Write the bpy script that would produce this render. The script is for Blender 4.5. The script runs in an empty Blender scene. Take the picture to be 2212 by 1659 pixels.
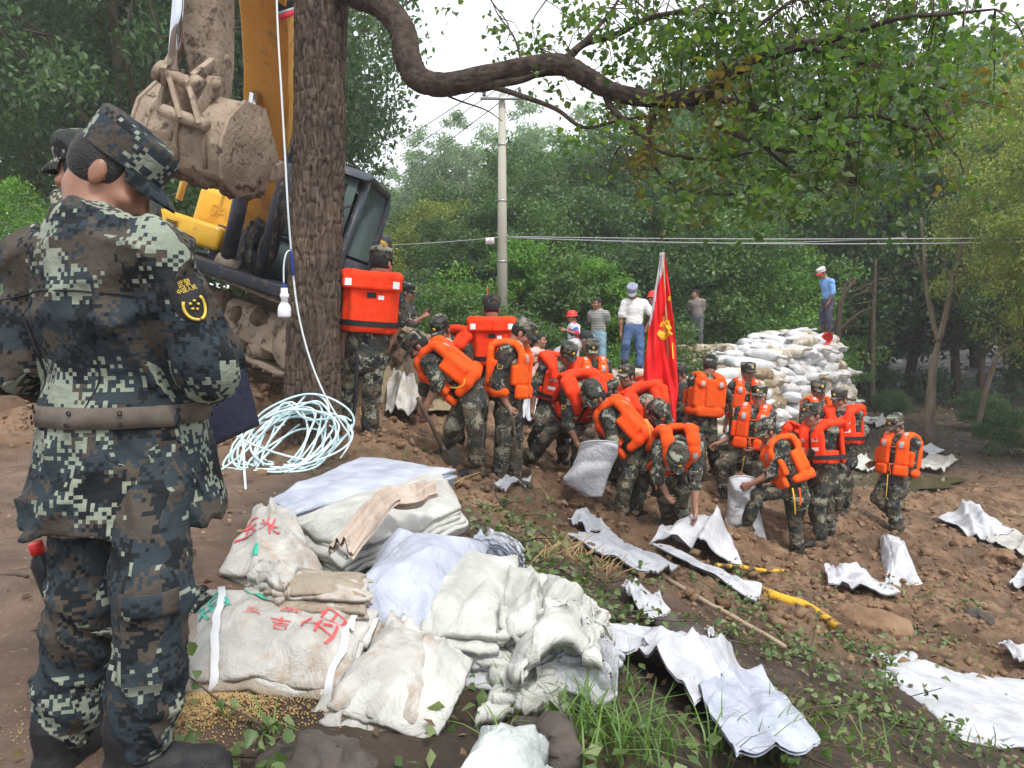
import bpy, bmesh, math, random
import numpy as np
from mathutils import Vector, Matrix
from mathutils.bvhtree import BVHTree

SC = bpy.context.scene
COL = SC.collection
R = math.radians
# ------------------------------------------------------------------ camera, sky, sun, exposure
CAMZ, PITCH, LENS = 1.16, 5.0, 27.2
cd = bpy.data.cameras.new('camera'); cam = bpy.data.objects.new('camera', cd); COL.objects.link(cam)
cam.location = (0, 0, CAMZ); cam.rotation_euler = (R(90 - PITCH), 0, 0)
cd.lens = LENS; cd.sensor_width = 36; cd.clip_start = 0.05; cd.clip_end = 2000
SC.camera = cam

SUN_EL, SUN_AZ = 58.0, 150.0        # the soft sun stands high, behind the viewer's right
wd = bpy.data.worlds.new('World'); SC.world = wd; wd.use_nodes = True
nt = wd.node_tree; nt.nodes.clear()
sky = nt.nodes.new('ShaderNodeTexSky'); sky.sky_type = 'NISHITA'; sky.sun_disc = False
sky.sun_elevation = R(SUN_EL); sky.sun_rotation = R(SUN_AZ); sky.dust_density = 4.0; sky.air_density = 1.0
hs = nt.nodes.new('ShaderNodeHueSaturation'); hs.inputs['Saturation'].default_value = 0.25
mx = nt.nodes.new('ShaderNodeMixRGB'); mx.inputs['Fac'].default_value = 0.72
mx.inputs['Color2'].default_value = (10.2, 10.6, 11.3, 1)     # even overcast layer
bg = nt.nodes.new('ShaderNodeBackground'); bg.inputs['Strength'].default_value = 0.085
wo = nt.nodes.new('ShaderNodeOutputWorld')
nt.links.new(sky.outputs[0], hs.inputs['Color']); nt.links.new(hs.outputs[0], mx.inputs['Color1'])
nt.links.new(mx.outputs[0], bg.inputs['Color']); nt.links.new(bg.outputs[0], wo.inputs['Surface'])
sl = bpy.data.lights.new('sun', 'SUN'); sl.energy = 1.5; sl.angle = R(10); sl.color = (1.0, 0.96, 0.9)
so = bpy.data.objects.new('sun', sl); COL.objects.link(so)
_sd = Vector((math.sin(R(SUN_AZ)) * math.cos(R(SUN_EL)), math.cos(R(SUN_AZ)) * math.cos(R(SUN_EL)), math.sin(R(SUN_EL))))
so.rotation_euler = _sd.to_track_quat('Z', 'Y').to_euler(); so.location = (0, 0, 40)
vs = SC.view_settings; vs.view_transform = 'Standard'; vs.look = 'None'; vs.exposure = 1.0; vs.gamma = 1.0; vs.use_curve_mapping = False
SC.cycles.max_bounces = 6; SC.cycles.diffuse_bounces = 4; SC.cycles.glossy_bounces = 2; SC.cycles.transmission_bounces = 4
SC.cycles.transparent_max_bounces = 6; SC.cycles.volume_bounces = 1; SC.cycles.use_denoising = True
SC.cycles.caustics_reflective = False; SC.cycles.caustics_refractive = False

# ------------------------------------------------------------------ measuring: photo measurements (2212 x 1659) to metres
FP = 2212 * LENS / 36.0
_cp, _sp = math.cos(R(PITCH)), math.sin(R(PITCH))
def ray(px, py):
    x = (px - 1106) / FP; v = -(py - 829.5) / FP
    return np.array([x, _cp + v * _sp, -_sp + v * _cp])
CAM = np.array([0, 0, CAMZ])
def P(px, py, Y):
    r = ray(px, py); return CAM + r * (Y / r[1])
def PZ(px, py, z):
    r = ray(px, py); return CAM + r * ((z - CAMZ) / r[2])
def lift(p0, px, py, L, sg):
    """the point seen at (px,py) that lies L from p0, nearer (-1) or farther (+1)"""
    r = ray(px, py); r = r / np.linalg.norm(r)
    oc = CAM - p0; b = oc @ r; c = oc @ oc - L * L; disc = b * b - c
    if disc <= 0:
        q = CAM + r * (-b); d = q - p0; n = np.linalg.norm(d)
        return p0 + d / n * min(n, L * 1.12)
    t0, t1 = -b - math.sqrt(disc), -b + math.sqrt(disc)
    m = -b; t = m + (t1 - m) * sg
    return CAM + r * t

def sstep(a, b, x):
    t = np.clip((x - a) / (b - a), 0, 1); return t * t * (3 - 2 * t)
_rs = np.random.RandomState(5)
def _lattice(x, y, seed):
    h = np.sin(x * 127.1 + y * 311.7 + seed * 74.7) * 43758.5453
    return h - np.floor(h)
def noise2(x, y, seed=0):
    xi, yi = np.floor(x), np.floor(y); xf, yf = x - xi, y - yi
    u, v = xf * xf * (3 - 2 * xf), yf * yf * (3 - 2 * yf)
    a = _lattice(xi, yi, seed); b = _lattice(xi + 1, yi, seed); c = _lattice(xi, yi + 1, seed); d = _lattice(xi + 1, yi + 1, seed)
    return (a + (b - a) * u) * (1 - v) + (c + (d - c) * u) * v
def fbm(x, y, sc, octv=4, seed=0, gain=.5):
    s = 0; a = 1.; t = 0
    for i in range(octv):
        s = s + a * (noise2(x * sc, y * sc, seed + i * 13) - .5); t += a; a *= gain; sc *= 2.03
    return s / t * 2

# ------------------------------------------------------------------ the lie of the land
PADS = []      # (x, y, z): where feet stand
_CY = np.array([-5, 0, 3, 7, 9, 12, 16, 30, 200.]); _CX = np.array([1.0, .75, -.1, -1.25, -1.45, -.7, -.2, .5, 1.])
def base_h(x, y):
    xc = np.interp(y, _CY, _CX)
    s = x - xc
    sp = np.where(s > 3, s, np.log1p(np.exp(np.clip(s * 5, -40, 15))) / 5)
    z = -1.95 * np.tanh(sp * .46 / 1.95)
    # spoil bank the digger stands on
    m = np.exp(-(((x + 3.9) / 2.7) ** 4)) * sstep(6.9, 9.6, y) * (1 - sstep(15, 19, y))
    z = z + m * (0.66 - .30 * (x + 3.9))
    # the land rises gently again far off
    z = z + sstep(24, 60, y) * 1.2 + sstep(14, 40, np.abs(x)) * .8
    z = z - .16 * np.exp(-(((x - 6.8) / 2.0) ** 2 + ((y - 14.4) / 1.3) ** 2) ** 2)       # puddle hollow
    return z
def H(x, y):
    x = np.asarray(x, float); y = np.asarray(y, float)
    z = base_h(x, y)
    if PADS:
        num = np.zeros_like(z); den = np.zeros_like(z)
        for (a, b, c, dz) in PADS:
            w = np.exp(-((x - a) ** 2 + (y - b) ** 2) / (2 * .34 ** 2)); num += w * dz; den += w
        z = z + num / np.maximum(1.0, den)
    return z
def dirtmask(x, y):      # 1 where the clay has been dug over
    a = sstep(-1.9, -.8, x - np.interp(y, _CY, _CX)) * sstep(4.7, 6.2, y + x * .12 + .6 * fbm(x, y, .7, 2, 3)) * (1 - sstep(13, 16, y))
    b = np.exp(-(((x + 3.9) / 3.0) ** 4)) * sstep(6.0, 7.5, y) * (1 - sstep(15, 19, y))
    return np.clip(np.maximum(a, b), 0, 1)
def Hd(x, y):
    """ground with clods and ruts"""
    x = np.asarray(x, float); y = np.asarray(y, float)
    z = H(x, y); dm = dirtmask(x, y)
    near = 1 - sstep(14, 22, y)
    l1 = fbm(x, y, 2.2, 4, 1); l2 = np.abs(fbm(x + .2 * l1, y, 5.5, 3, 9)); l3 = fbm(x, y, 17, 2, 21)
    z = z + dm * near * (.12 * l1 + .12 * (.35 - l2) + .034 * l3 + .026 * np.abs(fbm(x, y, 30, 1, 77)))
    z = z + (1 - dm) * near * (.025 * fbm(x, y, 1.6, 3, 31) + .014 * fbm(x, y, 11, 3, 41))
    return z
def G(px, py, t0=1.0, t1=60):
    r = ray(px, py); r = r / r[1]
    ts = np.concatenate([np.arange(t0, 14, .02), np.arange(14, t1, .1)])
    pz = CAMZ + r[2] * ts; d = pz - H(r[0] * ts, ts)
    k = np.argmax(d < 0)
    if not (d < 0).any(): k = len(ts) - 1
    t = ts[k]; return np.array([r[0] * t, t, float(H(r[0] * t, t))])

# ------------------------------------------------------------------ scene helpers
def mesh_np(name, V, F):
    """numpy mesh; F is (n,3) or (n,4), or a list of such"""
    me = bpy.data.meshes.new(name)
    Fs = F if isinstance(F, list) else [F]
    Fs = [np.asarray(f, np.int32) for f in Fs if len(f)]
    V = np.asarray(V, np.float32)
    me.vertices.add(len(V)); me.vertices.foreach_set('co', V.ravel())
    nl = sum(f.size for f in Fs); npoly = sum(len(f) for f in Fs)
    me.loops.add(nl); me.loops.foreach_set('vertex_index', np.concatenate([f.ravel() for f in Fs]))
    st = []; o = 0
    for f in Fs:
        st.append(o + np.arange(len(f)) * f.shape[1]); o += f.size
    me.polygons.add(npoly); me.polygons.foreach_set('loop_start', np.concatenate(st).astype(np.int32))
    me.update(calc_edges=True); me.validate()
    return me
def smooth(me, on=True):
    me.polygons.foreach_set('use_smooth', np.full(len(me.polygons), on)); return me
def put(name, me, mat=None, parent=None, loc=None, M=None):
    if mat is not None and not me.materials: me.materials.append(mat)
    o = bpy.data.objects.new(name, me); COL.objects.link(o)
    if parent is not None: o.parent = parent
    if M is not None: o.matrix_basis = M
    elif loc is not None: o.location = loc
    return o
def tag(o, label=None, cat=None, group=None, kind=None):
    for k, v in (('label', label), ('category', cat), ('group', group), ('kind', kind)):
        if v: o[k] = v
    return o
def thing(name, label, cat, loc=(0, 0, 0), group=None, rot=None):
    o = bpy.data.objects.new(name, None); o.empty_display_size = .1; COL.objects.link(o)
    o.location = loc
    if rot is not None: o.rotation_euler = rot
    return tag(o, label, cat, group)
class MB:
    """collects boxes, tubes, prisms and sheets into one mesh"""
    def __init__(s): s.V = []; s.F3 = []; s.F4 = []; s.n = 0
    def add(s, V, F4=(), F3=()):
        V = np.asarray(V, float); s.V.append(V)
        if len(F4): s.F4.append(np.asarray(F4) + s.n)
        if len(F3): s.F3.append(np.asarray(F3) + s.n)
        s.n += len(V); return s
    def box(s, c, h, Rm=None, taper=1.0):
        q = np.array([[x, y, z] for z in (-1, 1) for y in (-1, 1) for x in (-1, 1)], float)
        q[4:, :2] *= taper; q = q * np.asarray(h)
        if Rm is not None: q = q @ np.asarray(Rm).T
        return s.add(q + np.asarray(c), [[0, 2, 3, 1], [4, 5, 7, 6], [0, 1, 5, 4], [2, 6, 7, 3], [0, 4, 6, 2], [1, 3, 7, 5]])
    def tube(s, pts, rad, n=8, cap=True):
        pts = np.asarray(pts, float); m = len(pts); rad = np.broadcast_to(np.asarray(rad, float), (m,))
        T = np.gradient(pts, axis=0); T /= np.linalg.norm(T, axis=1)[:, None] + 1e-9
        up = np.array([0, 0, 1.]) if abs(T[0][2]) < .9 else np.array([1., 0, 0])
        N = np.cross(up, T[0]); N /= np.linalg.norm(N); Ns = [N]
        for i in range(1, m):
            N = Ns[-1] - T[i] * (Ns[-1] @ T[i]); N /= np.linalg.norm(N) + 1e-9; Ns.append(N)
        Ns = np.array(Ns); B = np.cross(T, Ns); a = np.arange(n) / n * 2 * math.pi
        V = pts[:, None] + rad[:, None, None] * (np.cos(a)[None, :, None] * Ns[:, None] + np.sin(a)[None, :, None] * B[:, None])
        i, j = np.meshgrid(np.arange(m - 1), np.arange(n), indexing='ij'); k = (j + 1) % n
        F = np.stack([i * n + j, i * n + k, (i + 1) * n + k, (i + 1) * n + j], -1).reshape(-1, 4)
        V = V.reshape(-1, 3); F3 = []
        if cap:
            V = np.vstack([V, pts[0], pts[-1]]); a0, a1 = len(V) - 2, len(V) - 1
            F3 = [[a0, (q + 1) % n, q] for q in range(n)] + [[a1, (m - 1) * n + q, (m - 1) * n + (q + 1) % n] for q in range(n)]
        return s.add(V, F, F3)
    def prism(s, poly, x0, x1, M=None):
        """poly: (y,z) outline, extruded along x from x0 to x1; triangulated ends"""
        from mathutils.geometry import tessellate_polygon
        p = np.asarray(poly, float); n = len(p)
        V = np.vstack([np.c_[np.full(n, x0), p], np.c_[np.full(n, x1), p]])
        F4 = [[i, (i + 1) % n, n + (i + 1) % n, n + i] for i in range(n)]
        tr = tessellate_polygon([[Vector((a, b, 0)) for a, b in p]])
        F3 = [list(t) for t in tr] + [[t[0] + n, t[2] + n, t[1] + n] for t in tr]
        if M is not None: V = V @ np.asarray(M)[:3, :3].T + np.asarray(M)[:3, 3]
        return s.add(V, F4, F3)
    def grid(s, Pg):
        """Pg: (m,n,3)"""
        m, n = Pg.shape[:2]
        i, j = np.meshgrid(np.arange(m - 1), np.arange(n - 1), indexing='ij')
        return s.add(Pg.reshape(-1, 3), np.stack([i * n + j, (i + 1) * n + j, (i + 1) * n + j + 1, i * n + j + 1], -1).reshape(-1, 4))
    def lathe(s, prof, n=20, sy=1.0, c=(0, 0, 0), M=None):
        prof = np.asarray(prof, float); a = np.arange(n) / n * 2 * math.pi; m = len(prof)
        V = np.stack([prof[:, :1] * np.cos(a), prof[:, :1] * np.sin(a) * sy, np.repeat(prof[:, 1:2], n, 1)], -1)
        i, j = np.meshgrid(np.arange(m - 1), np.arange(n), indexing='ij'); k = (j + 1) % n
        F = np.stack([i * n + j, i * n + k, (i + 1) * n + k, (i + 1) * n + j], -1).reshape(-1, 4)
        V = V.reshape(-1, 3)
        if M is not None: V = V @ np.asarray(M)[:3, :3].T + np.asarray(M)[:3, 3]
        return s.add(V + np.asarray(c), F)
    def mesh(s, name, sm=False, fix=True):
        Fs = ([np.vstack(s.F4)] if s.F4 else []) + ([np.vstack(s.F3)] if s.F3 else [])
        me = mesh_np(name, np.vstack(s.V), Fs)
        if fix:
            bm = bmesh.new(); bm.from_mesh(me); bmesh.ops.recalc_face_normals(bm, faces=bm.faces); bm.to_mesh(me); bm.free()
        if sm: smooth(me)
        return me
    def build(s, name, mat, parent=None, sm=False, loc=None, M=None, bev=0, fix=True):
        me = s.mesh(name, sm, fix)
        o = put(name, me, mat, parent, loc, M)
        if bev:
            b = o.modifiers.new('bevel', 'BEVEL'); b.width = bev; b.segments = 2; b.limit_method = 'ANGLE'
        return o
def copy_tree(o, parent=None):
    c = o.copy(); COL.objects.link(c); c.parent = parent
    for ch in [q for q in bpy.data.objects if q.parent == o]: copy_tree(ch, c)
    return c
def spline(pts, n=8):
    """Catmull-Rom through the points"""
    p = np.asarray(pts, float); p = np.vstack([2 * p[0] - p[1], p, 2 * p[-1] - p[-2]]); out = []
    for i in range(1, len(p) - 2):
        for t in np.arange(n) / n:
            a, b, c, d = p[i - 1], p[i], p[i + 1], p[i + 2]
            out.append(.5 * (2 * b + (c - a) * t + (2 * a - 5 * b + 4 * c - d) * t * t + (3 * b - a - 3 * c + d) * t ** 3))
    out.append(p[-2]); return np.array(out)
def look(F, U):
    """4x4-ready 3x3 whose columns are right, forward, up"""
    F = np.asarray(F, float); F = F / np.linalg.norm(F); U = np.asarray(U, float)
    X = np.cross(F, U); X /= np.linalg.norm(X); U = np.cross(X, F)
    return np.stack([X, F, U], 1)
def M4(Rm, t, s=1.0):
    m = np.eye(4); m[:3, :3] = np.asarray(Rm) * s; m[:3, 3] = t
    return Matrix(m.tolist())

# ------------------------------------------------------------------ materials
def nmat(name):
    m = bpy.data.materials.new(name); m.use_nodes = True; n = m.node_tree
    b = n.nodes['Principled BSDF']; return m, n, b
def nd(n, t, **kw):
    x = n.nodes.new(t)
    for k, v in kw.items():
        if hasattr(x, k): setattr(x, k, v)
        else: x.inputs[k.replace('_', ' ')].default_value = v
    return x
def ramp(n, stops, const=False):
    r = n.nodes.new('ShaderNodeValToRGB'); e = r.color_ramp.elements
    if const: r.color_ramp.interpolation = 'CONSTANT'
    e[0].position = stops[0][0]; e[0].color = (*stops[0][1], 1)
    e[1].position = stops[1][0]; e[1].color = (*stops[1][1], 1)
    for p, c in stops[2:]:
        q = e.new(p); q.color = (*c, 1)
    return r
def mixc(n, fac, a, b, blend='MIX'):
    m = n.nodes.new('ShaderNodeMixRGB'); m.blend_type = blend
    for s, v in (('Fac', fac), ('Color1', a), ('Color2', b)):
        if isinstance(v, bpy.types.NodeSocket): n.links.new(v, m.inputs[s])
        elif isinstance(v, (int, float)): m.inputs[s].default_value = v
        else: m.inputs[s].default_value = (*v, 1)
    return m.outputs[0]
def mat(name, col, col2=None, scale=6, rough=.7, bump=0, bscale=None, metal=0, dirt=None, dscale=3, dlo=.5, dhi=.65, spec=.3, coat=0, stretch=None, detail=5):
    """base colour varied by noise, with optional dirt patches and fine relief"""
    m, n, b = nmat(name); L = n.links
    tc = nd(n, 'ShaderNodeTexCoord'); vec = tc.outputs['Object']
    if stretch:
        mp = nd(n, 'ShaderNodeMapping'); mp.inputs['Scale'].default_value = stretch; L.new(vec, mp.inputs[0]); vec = mp.outputs[0]
    c = None
    if col2 is not None:
        nz = nd(n, 'ShaderNodeTexNoise', Scale=scale, Detail=detail); L.new(vec, nz.inputs['Vector'])
        r = ramp(n, [(.32, col), (.68, col2)]); L.new(nz.outputs[0], r.inputs[0]); c = r.outputs[0]
    else:
        b.inputs['Base Color'].default_value = (*col, 1)
    if dirt is not None:
        nz = nd(n, 'ShaderNodeTexNoise', Scale=dscale, Detail=7); L.new(tc.outputs['Object'], nz.inputs['Vector'])
        nz.inputs['Roughness'].default_value = .65
        r = ramp(n, [(dlo, (0, 0, 0)), (dhi, (1, 1, 1))]); L.new(nz.outputs[0], r.inputs[0])
        c = mixc(n, r.outputs[0], c if c is not None else col, dirt)
    if c is not None: L.new(c, b.inputs['Base Color'])
    b.inputs['Roughness'].default_value = rough; b.inputs['Metallic'].default_value = metal
    b.inputs['Specular IOR Level'].default_value = spec
    if coat: b.inputs['Coat Weight'].default_value = coat
    if bump:
        nz = nd(n, 'ShaderNodeTexNoise', Scale=bscale or scale * 4, Detail=4); L.new(vec, nz.inputs['Vector'])
        bp = nd(n, 'ShaderNodeBump', Strength=bump, Distance=.02); L.new(nz.outputs[0], bp.inputs['Height']); L.new(bp.outputs[0], b.inputs['Normal'])
    return m
# ------------------------------------------------------------------ smooth bodies from rounded bones (distance field, surface nets)
class Body:
    def __init__(s, vox): s.vox = vox; s.pr = []
    def cone(s, a, b, ra, rb, k=.03, flat=None, op=1):
        s.pr.append(('c', np.asarray(a, float), np.asarray(b, float), ra, rb, k, flat, op)); return s
    def ell(s, c, r, Rm=None, k=.03, op=1):
        s.pr.append(('e', np.asarray(c, float), np.asarray(r, float), np.eye(3) if Rm is None else np.asarray(Rm), k, op)); return s
    def box(s, c, h, Rm=None, rd=.02, k=.01, op=1):
        s.pr.append(('b', np.asarray(c, float), np.asarray(h, float), np.eye(3) if Rm is None else np.asarray(Rm), rd, k, op)); return s
    def chain(s, pts, rads, k=.03, flat=None):
        for i in range(len(pts) - 1): s.cone(pts[i], pts[i + 1], rads[i], rads[i + 1], k, flat)
        return s
    def _bb(s, p):
        if p[0] == 'c':
            r = max(p[3], p[4]); return np.minimum(p[1], p[2]) - r, np.maximum(p[1], p[2]) + r, p[5]
        if p[0] == 'e':
            e = np.abs(p[3]) @ p[2]; return p[1] - e, p[1] + e, p[4]
        e = np.abs(p[3]) @ p[2]; return p[1] - e, p[1] + e, p[5]
    def field(s, disp=None):
        vx = s.vox; bbs = [s._bb(p) for p in s.pr]
        lo = np.min([b[0] for b, p in zip(bbs, s.pr) if p[-1] > 0], 0) - 4 * vx; hi = np.max([b[1] for b, p in zip(bbs, s.pr) if p[-1] > 0], 0) + 4 * vx
        n = np.ceil((hi - lo) / vx).astype(int) + 1
        F = np.full(n, .3, np.float32); s.lo = lo
        for p, (a, b, k) in zip(s.pr, bbs):
            pad = k + 2.5 * vx
            i0 = np.clip(np.floor((a - pad - lo) / vx).astype(int), 0, n); i1 = np.clip(np.ceil((b + pad - lo) / vx).astype(int) + 1, 0, n)
            if (i1 <= i0).any(): continue
            g = [((np.arange(i0[q], i1[q]) * vx) + lo[q]).astype(np.float32) for q in range(3)]
            X, Y, Z = np.meshgrid(*g, indexing='ij', sparse=True)
            if p[0] == 'c':
                A, B, ra, rb, _, fl, op = p[1], p[2], p[3], p[4], p[5], p[6], p[7]
                x, y, z = X - A[0], Y - A[1], Z - A[2]; ab = B - A
                if fl is not None:
                    nv, kf = fl; d = (x * nv[0] + y * nv[1] + z * nv[2]) * (kf - 1)
                    x, y, z = x + d * nv[0], y + d * nv[1], z + d * nv[2]
                    ab = ab + nv * (ab @ nv) * (kf - 1)
                t = np.clip((x * ab[0] + y * ab[1] + z * ab[2]) / (ab @ ab + 1e-9), 0, 1)
                D = np.sqrt((x - t * ab[0]) ** 2 + (y - t * ab[1]) ** 2 + (z - t * ab[2]) ** 2) - (ra + (rb - ra) * t)
                if fl is not None: D = D / (1 + (kf - 1) * .5)
            else:
                C, r, Rm = p[1], p[2], p[3]; x, y, z = X - C[0], Y - C[1], Z - C[2]
                u = x * Rm[0, 0] + y * Rm[1, 0] + z * Rm[2, 0]; v = x * Rm[0, 1] + y * Rm[1, 1] + z * Rm[2, 1]; w = x * Rm[0, 2] + y * Rm[1, 2] + z * Rm[2, 2]
                op = p[-1]
                if p[0] == 'e':
                    q1 = np.sqrt((u / r[0]) ** 2 + (v / r[1]) ** 2 + (w / r[2]) ** 2); q2 = np.sqrt((u / r[0] ** 2) ** 2 + (v / r[1] ** 2) ** 2 + (w / r[2] ** 2) ** 2)
                    D = q1 * (q1 - 1) / (q2 + 1e-6)
                else:
                    rd = p[4]; ux, uy, uz = np.abs(u) - r[0] + rd, np.abs(v) - r[1] + rd, np.abs(w) - r[2] + rd
                    D = np.sqrt(np.maximum(ux, 0) ** 2 + np.maximum(uy, 0) ** 2 + np.maximum(uz, 0) ** 2) + np.minimum(np.maximum(np.maximum(ux, uy), uz), 0) - rd
            sl = tuple(slice(i0[q], i1[q]) for q in range(3)); S = F[sl]
            if op > 0:
                h = np.maximum(k - np.abs(S - D), 0) / k; F[sl] = np.minimum(S, D) - h * h * k * .25
            else:
                h = np.maximum(k - np.abs(S + D), 0) / k; F[sl] = np.maximum(S, -D) + h * h * k * .25
        if disp is not None:
            m = np.abs(F) < .045; I = np.argwhere(m); F[m] += disp(I * vx + lo).astype(np.float32)
        s.F = F; return s
    def mesh(s, name, disp=None, origin=(0, 0, 0), sm=True):
        s.field(disp); F = s.F; I = F < 0
        c = np.zeros(np.array(F.shape) - 1, np.int8); sh = c.shape
        for d in np.ndindex(2, 2, 2): c += I[d[0]:d[0] + sh[0], d[1]:d[1] + sh[1], d[2]:d[2] + sh[2]]
        A = np.argwhere((c > 0) & (c < 8)); idx = np.full(sh, -1, np.int32); idx[tuple(A.T)] = np.arange(len(A))
        acc = np.zeros((len(A), 3)); cnt = np.zeros(len(A))
        cs = list(np.ndindex(2, 2, 2)); val = {d: F[A[:, 0] + d[0], A[:, 1] + d[1], A[:, 2] + d[2]] for d in cs}
        for d in cs:
            for ax in range(3):
                if d[ax]: continue
                e = list(d); e[ax] = 1; a, b = val[d], val[tuple(e)]; m = (a < 0) != (b < 0)
                t = np.where(m, a / np.where(m, a - b, 1), 0)
                q = np.array(d, float)[None].repeat(len(A), 0); q[:, ax] += t
                acc[m] += q[m]; cnt[m] += 1
        V = (A + acc / cnt[:, None]) * s.vox + s.lo - np.asarray(origin)
        Fc = []
        for ax in range(3):
            a0 = [slice(None)] * 3; a1 = [slice(None)] * 3; a0[ax] = slice(0, -1); a1[ax] = slice(1, None)
            p, q = I[tuple(a0)], I[tuple(a1)]; E = np.argwhere(p != q)
            u, v = (ax + 1) % 3, (ax + 2) % 3
            E = E[(E[:, u] > 0) & (E[:, v] > 0) & (E[:, u] < F.shape[u] - 1) & (E[:, v] < F.shape[v] - 1)]
            ins = I[tuple(E.T)]
            def cell(du, dv):
                k = E.copy(); k[:, u] -= du; k[:, v] -= dv; return idx[tuple(k.T)]
            f = np.stack([cell(1, 1), cell(0, 1), cell(0, 0), cell(1, 0)], 1)
            f[~ins] = f[~ins][:, ::-1]; Fc.append(f)
        me = mesh_np(name, V, np.vstack(Fc))
        return smooth(me) if sm else me

def folds(seed, amp, wl, axis=None):
    """crumples of cloth: ridged, warped waves"""
    rs = np.random.RandomState(seed); ks = []
    for i in range(4):
        v = rs.normal(size=3); v /= np.linalg.norm(v); ks.append((v * 2 * math.pi / (wl * rs.uniform(.7, 1.6)), rs.uniform(0, 6.28), rs.normal(size=3) * 2 * math.pi / (wl * 3.2), rs.uniform(0, 6.28)))
    def f(p):
        d = 0
        for k, ph, w, p2 in ks:
            sft = 1.8 * np.sin(p @ w + p2)
            rid = np.abs(np.sin(p @ k * .5 + ph + sft)); d = d + (rid ** .7 - .7) * (0.5 + .5 * np.sin(p @ w[::-1] * 1.3 + ph))
        return d * amp * .6
    return f

# ---- head in its own frame (x right, y forward, z up), origin between the ears
def add_head(B, Rm, c, s, det=False):
    t = lambda p: c + Rm @ (np.asarray(p) * s)
    B.ell(t((0, -.012, .03)), np.array((.077, .096, .098)) * s, Rm, .03)
    B.ell(t((0, .022, -.045)), np.array((.062, .072, .078)) * s, Rm, .035)
    B.ell(t((0, .055, -.088)), np.array((.032, .03, .024)) * s, Rm, .03)          # chin
    B.cone(t((0, .088, .012)), t((0, .106, -.024)), .0105 * s, .015 * s, .014)      # nose
    B.cone(t((-.016, .092, -.028)), t((.016, .092, -.028)), .008 * s, .008 * s, .012)
    for q in (-1, 1):
        B.ell(t((q * .034, .092, .012)), np.array((.018, .014, .012)) * s, Rm, .012, -1)   # eye hollows
        B.cone(t((q * .012, .091, .028)), t((q * .045, .08, .028)), .009 * s, .007 * s, .014)  # brow
        B.ell(t((q * .046, .064, -.022)), np.array((.022, .02, .018)) * s, Rm, .02)       # cheekbone
        B.ell(t((q * .081, -.008, -.008)), np.array((.009, .021, .033)) * s, Rm @ np.array([[1, 0, 0], [0, .966, -.26], [0, .26, .966]]), .008)
    B.cone(t((-.018, .086, -.056)), t((.018, .086, -.056)), .0085 * s, .0085 * s, .012)      # lips
    B.cone(t((-.014, .083, -.067)), t((.014, .083, -.067)), .009 * s, .009 * s, .012)
def add_hand(B, w, d, pn, s, curl, side):
    """w wrist, d direction of the fingers, pn direction the palm faces; curl 0 open .. 1 fist"""
    d = d / np.linalg.norm(d); pn = pn - d * (pn @ d); pn /= np.linalg.norm(pn) + 1e-9
    x = np.cross(d, pn) * side                      # towards the thumb
    kn = w + d * .085 * s
    B.cone(w, w + d * .03 * s, .026 * s, .03 * s, .02, (pn, 1.45))
    B.cone(w + d * .04 * s - x * .013 * s, kn - x * .022 * s, .027 * s, .022 * s, .015, (pn, 1.7))
    B.cone(w + d * .04 * s + x * .013 * s, kn + x * .022 * s, .027 * s, .022 * s, .015, (pn, 1.7))
    for j, (o, l) in enumerate(((.033, .070), (.011, .080), (-.012, .074), (-.033, .058))):
        r = (.0098 - .0006 * (j == 3)) * s; p = kn + x * o * s; a = curl * (1.15 + .08 * j) + .10 * j * (curl < .9)
        dd = d; 
        for kf, f in enumerate((.48, .3, .24)):
            ang = a * (.75, 1.15, .85)[kf]
            dn = dd * math.cos(ang) + pn * math.sin(ang); pn2 = pn * math.cos(ang) - dd * math.sin(ang)
            q = p + dn * l * f * s; B.cone(p, q, r, r * .9, .006); p = q; dd = dn
            pn = pn2 if kf < 2 else pn
            r *= .93
        # restore the palm's own facing
        pn = np.cross(x * side, d) * 1.0; pn /= np.linalg.norm(pn)
    th0 = w + d * .03 * s + x * .022 * s
    t1 = th0 + (d * .75 + x * .6 + pn * .25 * (1 + curl)) / 1.05 * .042 * s
    t2 = t1 + (d * .9 + x * (.25 - .45 * curl) + pn * (.15 + .6 * curl)) * .034 * s
    B.cone(th0, t1, .0145 * s, .012 * s, .012); B.cone(t1, t2, .0115 * s, .0095 * s, .006)

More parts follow.
